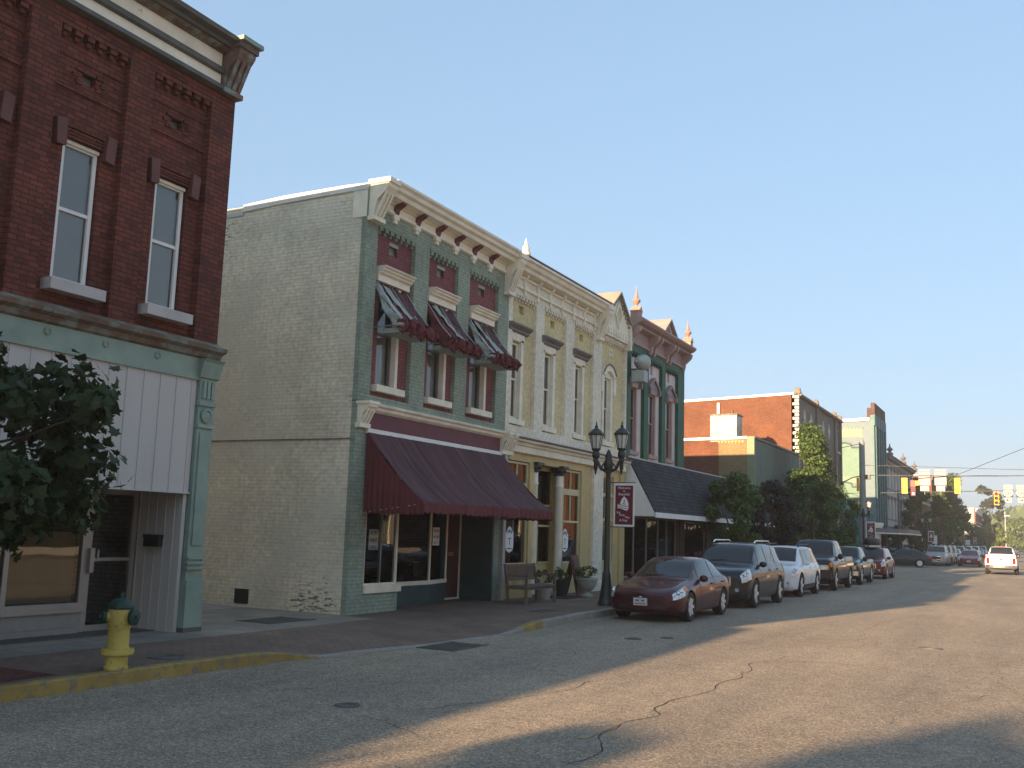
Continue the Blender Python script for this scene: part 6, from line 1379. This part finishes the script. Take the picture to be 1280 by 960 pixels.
# wooded hill far beyond the end of the street
hr = random.Random(8); hb = MB()
for i in range(15000):
    x = hr.uniform(-75, 260); y = hr.uniform(560, 760); hh = 8+22*math.exp(-((x-60)/110)**2)+9*mnoise.noise(Vector((x*.02, y*.02, 2)))+7*mnoise.noise(Vector((x*.09, y*.09, 5)))
    if x < 0: hh *= max(.25, 1+x/110)
    z = hh*(1 if hr.random() < .6 else hr.random())*(.75+.25*(y-560)/200); s = hr.uniform(1.6, 3.4); d = Vector((hr.gauss(0, 1), hr.gauss(-1, 1), hr.gauss(.6, .6))).normalized(); e1 = d.cross(Vector((0, 0, 1))).normalized(); e2 = e1.cross(d)
    c = Vector((x, y, z)); hb.add([c-e1*s, c-e2*s, c+e1*s, c+e2*s], [(0, 1, 2, 3)])
wd = part('distant_wood', hb, M['leaf'], fixn=False, origin=(60, 650, 0)); label(wd, 'far wooded hillside closing the end of the street', 'woods', kind='stuff')
th = MB(); nx, ny = 40, 8; vs = []
for i in range(nx+1):
    for j in range(ny+1):
        x = -90+360*i/nx; y = 555+210*j/ny; hh = (8+22*math.exp(-((x-60)/110)**2))*.85
        if x < 0: hh *= max(.2, 1+x/110)
        vs.append((x, y, -2+hh*min(1, j/2)*.8))
th.add(vs, [(i*(ny+1)+j, (i+1)*(ny+1)+j, (i+1)*(ny+1)+j+1, i*(ny+1)+j+1) for i in range(nx) for j in range(ny)])
struct('hill', th, M['grass'])
# ------------------------------------------------------------------ street lamps with banners
def street_lamp(lab, x, y, full=True):
    t = thing('street_lamp', lab, 'street lamp', (0, 0, 0), 'twin lantern street lamps')
    def P(nm, mb, mt, par=t, sm=45, **k): return part(nm, mb, mt, par, smooth=sm, local=True, **k)
    n = 16 if full else 8
    P('post', MB().lathe((0, 0, 0), [(.20, 0), (.20, .10), (.18, .12), (.17, .20), (.155, .26), (.12, .50), (.10, .72), (.105, .76), (.085, .80), (.075, .9), (.062, 3.0), (.06, 3.22), (.085, 3.25), (.06, 3.3), (.12, 3.38), (.13, 3.48), (.08, 3.58), (.095, 3.66), (.06, 3.72), (.05, 3.76), (.02, 3.82)], n), M['iron'])
    for s in (-1, 1):
        a = [(0, 0, 3.38), (s*.10, 0, 3.30), (s*.20, 0, 3.34), (s*.27, 0, 3.48), (s*.345, 0, 3.58)]
        P('arm', MB().tube(a, [.05, .045, .04, .04, .045], 8).tube([(s*.08, 0, 3.50), (s*.16, 0, 3.44), (s*.2, 0, 3.34)], .02, 6), M['iron'])
        L_ = P('lantern', MB().lathe((s*.345, 0, 0), [(.004, 3.19), (.025, 3.24), (.03, 3.30), (.05, 3.34), (.05, 3.50), (.075, 3.54), (.06, 3.60), (.095, 3.64), (.10, 3.74), (.075, 3.78), (.115, 3.83), (.12, 3.85)], n), M['iron'])
        P('lamp_glass', MB().lathe((s*.345, 0, 0), [(.095, 3.85), (.165, 4.20)], 8, a0=pi/8), M['lampglass'], L_, 0)
        cg = MB()
        for i in range(8):
            a = pi/8+i*pi/4; cg.tube([(s*.345+.10*cos(a), .10*sin(a), 3.85), (s*.345+.172*cos(a), .172*sin(a), 4.2)], .010, 4)
        P('lantern_ribs', cg, M['iron'], L_)
        P('lantern_roof', MB().lathe((s*.345, 0, 0), [(.19, 4.18), (.205, 4.20), (.20, 4.23), (.11, 4.32), (.05, 4.36), (.035, 4.38), (.045, 4.41), (.02, 4.44), (.015, 4.49), (.003, 4.56)], 8, a0=pi/8), M['iron'], L_, 30)
    t.location = (x, y, .15); return t
def street_banner(lab, x, y):
    t = thing('street_banner', lab, 'banner', (0, 0, 0), 'welcome banners on the street lamps'); OW[t] = Vector((0, 0, 0))
    def P(nm, mb, mt, par=t, **k): return part(nm, mb, mt, par, local=True, **k)
    cl = P('cloth', MB().box(.16, .70, -.004, .004, 1.92, 2.99), M['signwhite']); P('burgundy_field', MB().box(.20, .66, -.008, -.004, 1.975, 2.93), M['banner'], cl)
    def T(s, sz, x_, z): o = text_part('lettering', s, sz, Matrix.Translation((x_, -.0095, z)) @ FACE_Y, M['signwhite'], cl, .001); return o
    T('Welcome', .085, .43, 2.87); T('to', .07, .43, 2.795); T('Beautiful', .085, .43, 2.715); T('Eat', .075, .29, 2.27); T('Shop', .075, .38, 2.21); T('Play', .075, .52, 2.155); T('& Stay', .08, .42, 2.08)
    dome = [(.33, 2.44), (.33, 2.50), (.37, 2.60), (.42, 2.65), (.43, 2.68), (.44, 2.65), (.50, 2.60), (.545, 2.50), (.545, 2.36), (.50, 2.31), (.42, 2.34), (.32, 2.375), (.265, 2.37), (.265, 2.48)]
    P('emblem', MB().prism(dome, 'y', -.011, -.008), M['signwhite'], cl)
    P('emblem_detail', MB().prism([(.42, 2.55), (.435, 2.61), (.45, 2.55), (.45, 2.51), (.42, 2.51)], 'y', -.0125, -.011).prism([(.28, 2.46), (.34, 2.47), (.42, 2.44), (.53, 2.42), (.53, 2.40), (.42, 2.42), (.34, 2.45), (.28, 2.44)], 'y', -.0125, -.011).prism([(.28, 2.41), (.34, 2.42), (.42, 2.39), (.52, 2.36), (.52, 2.345), (.42, 2.37), (.34, 2.40), (.28, 2.39)], 'y', -.0125, -.011).prism([(.39, 2.50), (.48, 2.48), (.48, 2.46), (.39, 2.475)], 'y', -.0125, -.011), M['grey_trim'], cl)
    P('banner_rod', MB().tube([(0, 0, 3.0), (.72, 0, 3.0)], .012, 6).tube([(0, 0, 1.915), (.72, 0, 1.915)], .012, 6), M['iron'])
    t.location = (x, y, .15); return t
L0 = street_lamp('nearest twin lantern lamp post on the pavement beside the maroon sedan', -9.37, 23.5)
B0 = street_banner('burgundy welcome banner on the nearest lamp post', -9.37, 23.5)
for y, lb, bl in ((66.3, 'second lamp post, at the corner before the crossing', 'burgundy banner on the second lamp post before the crossing'), (108, 'third lamp post, first beyond the crossing', 'banner on the third lamp post, first beyond the crossing'), (150, 'fourth lamp post in front of the tallest far street tree', 'banner on the fourth lamp post'), (192, 'farthest twin lantern lamp post beyond the crossing', 'banner on the farthest lamp post')):
    c = copy_tree(L0); c.location = (-9.37, y, .15); c['label'] = lb; c = copy_tree(B0); c.location = (-9.37, y, .15); c['label'] = bl

# ------------------------------------------------------------------ hydrant
H = thing('fire_hydrant', 'yellow fire hydrant with dark green bonnet and caps beside the yellow kerb', 'fire hydrant', (-9.60, 8.72, .15)); hx, hy = -9.60, 8.72
part('barrel', MB().lathe((hx, hy, .15), [(.135, 0), (.135, .03), (.125, .04), (.125, .165), (.185, .17), (.19, .20), (.185, .225), (.125, .23), (.12, .46), (.135, .49), (.14, .68), (.125, .70)], 22), M['hydrant_yellow'], H, smooth=40)
bo = MB().lathe((hx, hy, .15), [(.15, .69), (.155, .71), (.145, .735), (.115, .775), (.07, .805), (.03, .815), (.03, .82), (.025, .87), (.02, .87)], 22)
for i in range(8): a = i*pi/4; bo.lathe((hx+.115*cos(a), hy+.115*sin(a), .15), [(.014, .70), (.014, .73)], 6)
part('bonnet', bo, M['hydrant_green'], H, smooth=40)
part('chain', MB().tube([(hx+.10, hy+.06, .80), (hx+.12, hy-.03, .62), (hx+.09, hy-.09, .60), (hx-.02, hy-.12, .74)], .008, 5), M['metal'], H)
bt = MB()
for i in range(8): a = i*pi/4; bt.lathe((hx+.165*cos(a), hy+.165*sin(a), .15), [(.014, .16), (.014, .24)], 6)
part('flange_bolts', bt, M['hydrant_yellow'], H)
for (dx, dy, r) in ((.98, .2, .085), (-.45, -.89, .06)):
    Mx = Matrix.Translation((hx, hy, .15+.60)) @ Matrix.Rotation(math.atan2(dy, dx), 4, 'Z')
    part('outlet', MB().lathe((0, 0, 0), [(r*.95, .08), (r*.95, .17)], 16, axis='x').xform(Mx), M['hydrant_yellow'], H, smooth=40)
    part('outlet_cap', MB().lathe((0, 0, 0), [(r*1.12, .165), (r*1.15, .175), (r*1.12, .205), (r*.5, .215), (.02, .216), (.02, .24)], 16, axis='x').xform(Mx), M['hydrant_green'], H, smooth=40)

# ------------------------------------------------------------------ bench, pots, board, mat in front of the yellow shop
bx0, by_0, by_1 = -10.78, 21.95, 23.62
Bn = thing('park_bench', 'weathered slatted wooden bench against the wall left of the yellow shop columns', 'bench', (-11.05, 22.8, .15))
st = MB()
for i in range(5): st.box(-11.27+.105*i, -11.18+.105*i, by_0+.03, by_1-.03, .56, .585)
part('seat', st, M['wood'], Bn)
bk = MB()
for (z) in (.68, 1.01): bk.box(-11.36-.08*(z-.6), -11.33-.08*(z-.6), by_0+.05, by_1-.05, z, z+.07)
n = 19
for i in range(n): y = by_0+.1+(by_1-by_0-.24)*i/(n-1); bk.prism([(-11.37, .74), (-11.355, .74), (-11.38, 1.02), (-11.395, 1.02)], 'y', y, y+.045)
part('backrest', bk, M['wood'], Bn)
for yy in (by_0, by_1-.06):
    part('leg', MB().box(-10.84, -10.78, yy, yy+.06, .15, .82), M['wood'], Bn); part('leg', MB().prism([(-11.33, .15), (-11.27, .15), (-11.29, .6), (-11.38, 1.09), (-11.43, 1.09), (-11.35, .6)], 'y', yy, yy+.06), M['wood'], Bn)
    part('armrest', MB().box(-11.34, -10.74, yy-.01, yy+.07, .80, .84), M['wood'], Bn); part('rail', MB().box(-11.29, -10.83, yy+.01, yy+.05, .50, .56), M['wood'], Bn)
part('apron', MB().box(-10.83, -10.80, by_0+.06, by_1-.06, .49, .555), M['wood'], Bn)
def planter(lab, x, y, r, h, flowers, seed, mat='stone_pot', ped=True, nm='planter'):
    t = thing(nm, lab, 'planter', (x, y, .15)); 
    pr = [(r*.62, 0), (r*.62, .04), (r*.35, .07), (r*.33, .13), (r*.6, .18), (r*.9, .30), (r*.98, h-.08), (r*1.08, h-.06), (r*1.08, h), (r*.95, h)] if ped else [(r*.75, 0), (r, h-.04), (r*1.06, h-.04), (r*1.06, h), (r*.95, h)]
    part('pot', MB().lathe((x, y, .15), pr, 20), M[mat], t, smooth=40); part('soil', MB().lathe((x, y, .15+h-.03), [(r*.95, 0), (r*.95, .015)], 16), M['bark'], t)
    lf, _ = crown(r*1.1, r*1.1, .16, .15+h+.10, 420, .07, seed, clumps=12, gap=.5); lf.v = [(v[0]+x, v[1]+y, v[2]) for v in lf.v]; part('foliage', lf, M['leaf'], t, fixn=False)
    r_ = random.Random(seed)
    for k, col in enumerate(flowers):
        fb = MB()
        for i in range(14): fb.sph((x+r_.uniform(-r, r)*1.05, y+r_.uniform(-r, r)*1.05, .15+h+r_.uniform(.08, .26)), .022, 6)
        part('blossoms', fb, paint('blossom', col, bump=0, var=.1), t, smooth=60)
    return t
planter('stone pedestal planter with white and orange flowers before the yellow shop', -11.15, 26.5, .29, .50, [(.7, .68, .62), (.7, .25, .08)], 41)
planter('small stone pot with pale pink flowers beside the column right of the bench', -11.45, 24.35, .2, .42, [(.6, .25, .25)], 42, ped=False)
planter('black pot with dark foliage at the foot of the right column', -11.5, 25.55, .17, .45, [], 43, mat='blackplastic', ped=False)
ab = thing('sandwich_board', 'tall narrow red brown board leaning beside the planter at the yellow shop', 'sign board', (-11.7, 27.0, .15))
part('board_frame', MB().prism([(-11.45, .15), (-11.41, .15), (-11.63, 1.25), (-11.67, 1.25)], 'y', 26.45, 26.95), paint('red_brown_board', (.15, .05, .035), var=.15), ab)
part('board_face', MB().prism([(-11.425, .27), (-11.418, .27), (-11.585, 1.15), (-11.592, 1.15)], 'y', 26.50, 26.90), paint('slate_board', (.10, .055, .05), var=.2), ab)
part('back_leg', MB().prism([(-11.95, .15), (-11.91, .15), (-11.64, 1.22), (-11.67, 1.22)], 'y', 26.5, 26.9), M['darkwood'], ab)
label(part('door_mat', MB().box(-11.75, -10.95, 24.75, 26.0, .15, .168), paint('dark_mat', (.03, .03, .032), rough=1, bump=.6), origin=(-11.3, 25.4, .15)), 'dark door mat on the pavement before the yellow shop entrance', 'door mat')
label(part('entry_step', MB().box(-12.9, -11.9, 24.75, 26.6, .15, .22), M['concrete'], origin=(-12.3, 25.6, .15)), 'low concrete step under the recessed yellow shop door', 'step')

# ------------------------------------------------------------------ covers and grates
def cover(lab, x, y, r, z, mt='iron'):
    t = thing('manhole_cover', lab, 'manhole cover', (x, y, z)); part('cover', MB().lathe((x, y, z), [(r, 0), (r, .006)], 26), M['darktin'], t)
    rg = MB()
    for k in range(3): rr = r*(.35+.28*k); rg.tube([(x+rr*cos(i*pi/12), y+rr*sin(i*pi/12), z+.006) for i in range(25)], .006, 5)
    part('raised_ring', rg, M['darktin'], t)
cover('round iron cover in the brick pavement right of the hydrant', -9.92, 9.82, .24, .152); cover('round manhole cover in the shaded roadway in front of the alley', -6.55, 9.1, .14, .003)
cover('small dark valve cover nearer the kerb in the road before the maroon sedan', -6.6, 17.9, .16, .003); cover('small dark valve cover farther from the kerb beside its twin', -6.15, 18.5, .13, .003); cover('iron cover in the sunlit middle of the road', -1.75, 20.4, .22, .003)
def grate(lab, x0, x1, y0, y1, z):
    t = thing('drain_grate', lab, 'drain grate', ((x0+x1)/2, (y0+y1)/2, z)); part('pit', MB().box(x0, x1, y0, y1, z, z+.002), M['black'], t); bars = MB(); n = max(4, int((y1-y0)/.06)); 
    for i in range(n): y = y0+(y1-y0)*i/n; bars.box(x0, x1, y, y+.03, z+.002, z+.010)
    bars.box(x0-.04, x0, y0-.04, y1+.04, z, z+.011); bars.box(x1, x1+.04, y0-.04, y1+.04, z, z+.011); part('bars', bars, M['darktin'], t)
grate('rectangular storm drain grate in the gutter in front of the alley', -8.75, -8.15, 14.0, 15.1, .003); grate('dark grate in the concrete at the mouth of the alley', -12.6, -11.9, 14.1, 15.3, .152)
grate('narrow slotted grate in the brick pavement in front of the maroon awning', -9.9, -9.6, 20.3, 21.1, .152)

# ------------------------------------------------------------------ signals, signs and wires at the crossing
def wire(lab, pts, r=.022, sag=.0, nm='overhead_wire'):
    P = []
    for a, b in zip(pts, pts[1:]):
        for i in range(12): t_ = i/12; p = Vector(a).lerp(Vector(b), t_); p.z -= sag*4*t_*(1-t_); P.append(p)
    P.append(Vector(pts[-1])); o = part(nm, MB().tube(P, r, 5), M['darktin'], origin=pts[0]); label(o, lab, 'wire'); return o
up = thing('utility_pole', 'tall pale grey metal pole holding the span wires at the corner before the crossing', 'pole', (-10, 70.6, .15))
part('shaft', MB().lathe((-10, 70.6, .15), [(.30, 0), (.30, .25), (.24, .3), (.18, 8.2), (.2, 8.22), (.14, 8.4), (.04, 8.6)], 12), paint('weathered_grey_pole', (.22, .25, .25), rough=.7, var=.1), up, smooth=40)
part('arm', MB().tube([(-10, 70.6, 6.25), (-10.5, 69.6, 6.05), (-10.9, 68.6, 5.7)], .035, 6), M['iron'], up)
part('spotlight', MB().lathe((-10.95, 68.4, 5.5), [(.13, 0), (.1, .16), (.04, .22)], 10), M['iron'], up)
part('signal_head', MB().box(-10.32, -10.20, 70.2, 70.5, 5.2, 6.1), M['signal_yellow'], up)
part('pedestrian_box', MB().box(-9.78, -9.5, 70.45, 70.75, 6.0, 6.3), M['iron'], up)
fp = thing('utility_pole', 'slim dark pole in front of the white block beyond the crossing', 'pole', (-11.3, 102.5, .15))
part('shaft', MB().lathe((-11.3, 102.5, .15), [(.11, 0), (.08, 6.6), (.05, 6.7)], 10), M['darktin'], fp)
for (x_, y_, lb) in ((10.2, 72.5, 'near corner opposite'), (10.2, 88.5, 'far corner opposite')):
    q = thing('utility_pole', 'grey pole at the '+lb+' holding the right ends of the span wires', 'pole', (x_, y_, .15)); part('shaft', MB().lathe((x_, y_, .15), [(.25, 0), (.16, 8.5), (.05, 8.6)], 12), M['metal'], q)
wire('near span wire carrying the two yellow signals and blank signs', [(-10, 70.6, 6.28), (-4.3, 72, 6.33), (10.2, 72.5, 6.5)], .035); wire('upper span wire just above the near one', [(-10, 70.6, 6.95), (10.2, 72.5, 6.45)], .018)
wire('far span wire carrying the facing signal and route signs', [(-11.9, 93.5, 6.15), (-2.4, 88, 6.17), (10.2, 88.5, 6.2)], .035)
wire('thin wire climbing to the upper right from the near span', [(-4.3, 72, 6.4), (6, 58, 9.6)], .02); wire('thin wire running left from the pole across the side street', [(-10, 70.6, 8.4), (-22, 93, 8.6)], .02); wire('thin low cable left of the pole', [(-10, 70.6, 5.1), (-30, 92.2, 5.3)], .015)
def signal(lab, x, y, ztop, face=1, off=0):
    """three lens traffic signal; face=-1 turns its lenses to the camera"""
    t = thing('traffic_signal', lab, 'traffic light', (x, y, ztop), 'traffic signals hanging over the crossing')
    part('hanger', MB().tube([(x, y, ztop), (x, y, ztop+.16)], .03, 6), M['darktin'], t)
    for k in range(3):
        z1 = ztop-.345*k; part('signal_section', MB().box(x-.18, x+.18, y-.12, y+.12, z1-.335, z1), M['signal_yellow'], t)
        yy = y-.12 if face == -1 else y+.12
        vz = MB(); n = 10; v = []
        for d in (0, .22):
            for i in range(n+1): a = pi*(-.15)+pi*1.3*i/n; v.append((x+.145*cos(a), yy+(-d if face == -1 else d)*(1-.0*i), z1-.17+.145*sin(a)))
        vz.add(v, [(i, i+1, n+2+i, n+1+i) for i in range(n)]); part('visor', vz, M['signal_yellow'] if k != 1 else M['darkwood'], t, fixn=False)
        em = M['redlens'] if k == 0 else M['black']
        part('lens', MB().lathe((x, yy, z1-.17), [(.12, -.01), (.12, .012)], 14, axis='y'), em, t)
signal('leftmost yellow traffic signal on the near span wire', -7.45, 71.4, 6.15); signal('yellow traffic signal on the near wire right of the two blank signs', -4.28, 72, 6.2)
signal('yellow traffic signal with its lenses facing the viewer beside the route signs', -2.45, 88, 6.08, face=-1)
# a signal facing along the cross street, seen from its side
sd2 = thing('traffic_signal', 'small red and yellow signal pair seen side on behind the leftmost signal', 'traffic light', (-7.0, 72, 6.1), 'traffic signals hanging over the crossing')
part('housing', MB().box(-7.16, -6.84, 71.9, 72.1, 5.0, 6.0), M['maroon'], sd2); part('hanger', MB().tube([(-7, 72, 5.9), (-7, 72, 6.3)], .03, 6), M['darktin'], sd2)
part('top_section', MB().box(-7.17, -6.83, 71.88, 72.12, 5.62, 6.02), paint('salmon_lens_housing', (.5, .12, .10)), sd2); part('side_section', MB().box(-6.84, -6.62, 71.9, 72.1, 5.7, 6.0), M['signal_yellow'], sd2); part('lens', MB().lathe((-6.98, 71.87, 5.15), [(.08, 0), (.08, .03)], 12, axis='y'), M['signwhite'], sd2)
FADED = paint('reflective_sign_sheet', (.33, .33, .34), rough=.5, var=.04)
for i, (x, lb) in enumerate(((-6.28, 'left blank white sign back hanging from the near span wire'), (-5.30, 'right blank white sign back hanging from the near span wire'))):
    t = thing('hanging_sign', lb, 'road sign', (x, 72, 6.3), 'blank sign backs on the near span wire')
    part('upper_plate', MB().box(x-.36, x+.36, 71.97, 72, 5.72, 6.74), FADED, t); part('lower_plate', MB().box(x-.27, x+.27, 71.97, 72, 5.33, 5.68), FADED, t); part('stem', MB().tube([(x, 72.02, 5.1), (x, 72.02, 6.7)], .022, 6), M['metal'], t)
wa = MB().box(-.27, .27, 0, .01, 0, .30)
for x, word, arrow, lb in ((-1.63, 'NORTH', -1, 'route sign reading NORTH 231 with an arrow, hanging at the far wire'), (-.72, 'SOUTH', 1, 'route sign reading SOUTH 231 with an arrow, at the right edge of the picture')):
    t = thing('route_sign', lb, 'road sign', (x, 88, 6.2), 'route signs on the far span wire')
    part('stem', MB().tube([(x, 88.02, 5.0), (x, 88.02, 6.7)], .022, 6), M['metal'], t)
    a = part('direction_plate', MB().box(x-.32, x+.32, 87.97, 88, 6.30, 6.64), FADED, t); text_part('lettering', word, .17, Matrix.Translation((x, 87.962, 6.47)) @ FACE_Y, M['black'], a, .004)
    b = part('back_plate', MB().box(x-.34, x+.34, 87.975, 88, 5.68, 6.28), M['black'], t)
    s_ = [(-.30, .28), (-.20, .25), (-.1, .285), (.1, .285), (.20, .25), (.30, .28), (.335, .10), (.33, -.05), (.25, -.2), (.12, -.25), (0, -.29), (-.12, -.25), (-.25, -.2), (-.33, -.05), (-.335, .10)]
    sh_ = part('shield', MB().prism([(x+p, 5.98+q) for p, q in s_], 'y', 87.96, 87.975), FADED, b); text_part('number', '231', .33, Matrix.Translation((x, 87.955, 5.98)) @ FACE_Y, M['black'], sh_, .006)
    c = part('arrow_plate', MB().box(x-.24, x+.24, 87.97, 88, 5.28, 5.64), FADED, t)
    part('arrow', MB().prism([(x+arrow*p, 5.46+q) for p, q in ((-.16, -.025), (.03, -.025), (.03, -.09), (.17, 0), (.03, .09), (.03, .025), (-.16, .025))], 'y', 87.955, 87.97), M['black'], c)
def post_sign(lab, x, y, w_, h_, z0, seed):
    t = thing('parking_sign', lab, 'road sign', (x, y, .15)); part('post', MB().tube([(x, y, .15), (x, y, z0+h_)], .03, 6), M['metal'], t); part('plate', MB().box(x-w_/2, x+w_/2, y-.03, y-.02, z0, z0+h_), M['signwhite'], t)
post_sign('small white parking sign on a post just beyond the crossing', -9.5, 119, .5, .9, 1.9, 1); post_sign('white sign on a post before the fourth lamp post', -9.3, 146, .55, 1.0, 2.0, 2); post_sign('round topped white sign farther along the trees', -9.3, 176, .8, .8, 1.9, 3)
# distant utility pole at the right edge
dp_ = thing('utility_pole', 'pale distant pole right of the ragged conifer', 'pole', (-6.5, 300, 0)); part('shaft', MB().lathe((-6.5, 300, 0), [(.22, 0), (.16, 11)], 8), M['metal'], dp_); part('crossarm', MB().box(-7.6, -5.4, 299.9, 300.1, 9.8, 10), M['metal'], dp_)

# ------------------------------------------------------------------ summer haze
hz = part('haze', MB().box(-300, 500, -130, 1000, -1.2, 60), M['glass'], origin=(0, 0, 0)); label(hz, 'thin pale summer haze over the whole street', 'haze', kind='stuff')
m = bpy.data.materials.new('haze'); m.use_nodes = True; n_ = m.node_tree; n_.nodes.remove(n_.nodes['Principled BSDF'])
pv = n_.nodes.new('ShaderNodeVolumePrincipled'); pv.inputs['Density'].default_value = .00065; pv.inputs['Color'].default_value = (.85, .87, .92, 1); pv.inputs['Anisotropy'].default_value = .1
n_.links.new(pv.outputs[0], n_.nodes['Material Output'].inputs['Volume']); hz.data.materials.clear(); hz.data.materials.append(m)
sc.cycles.volume_bounces = 0
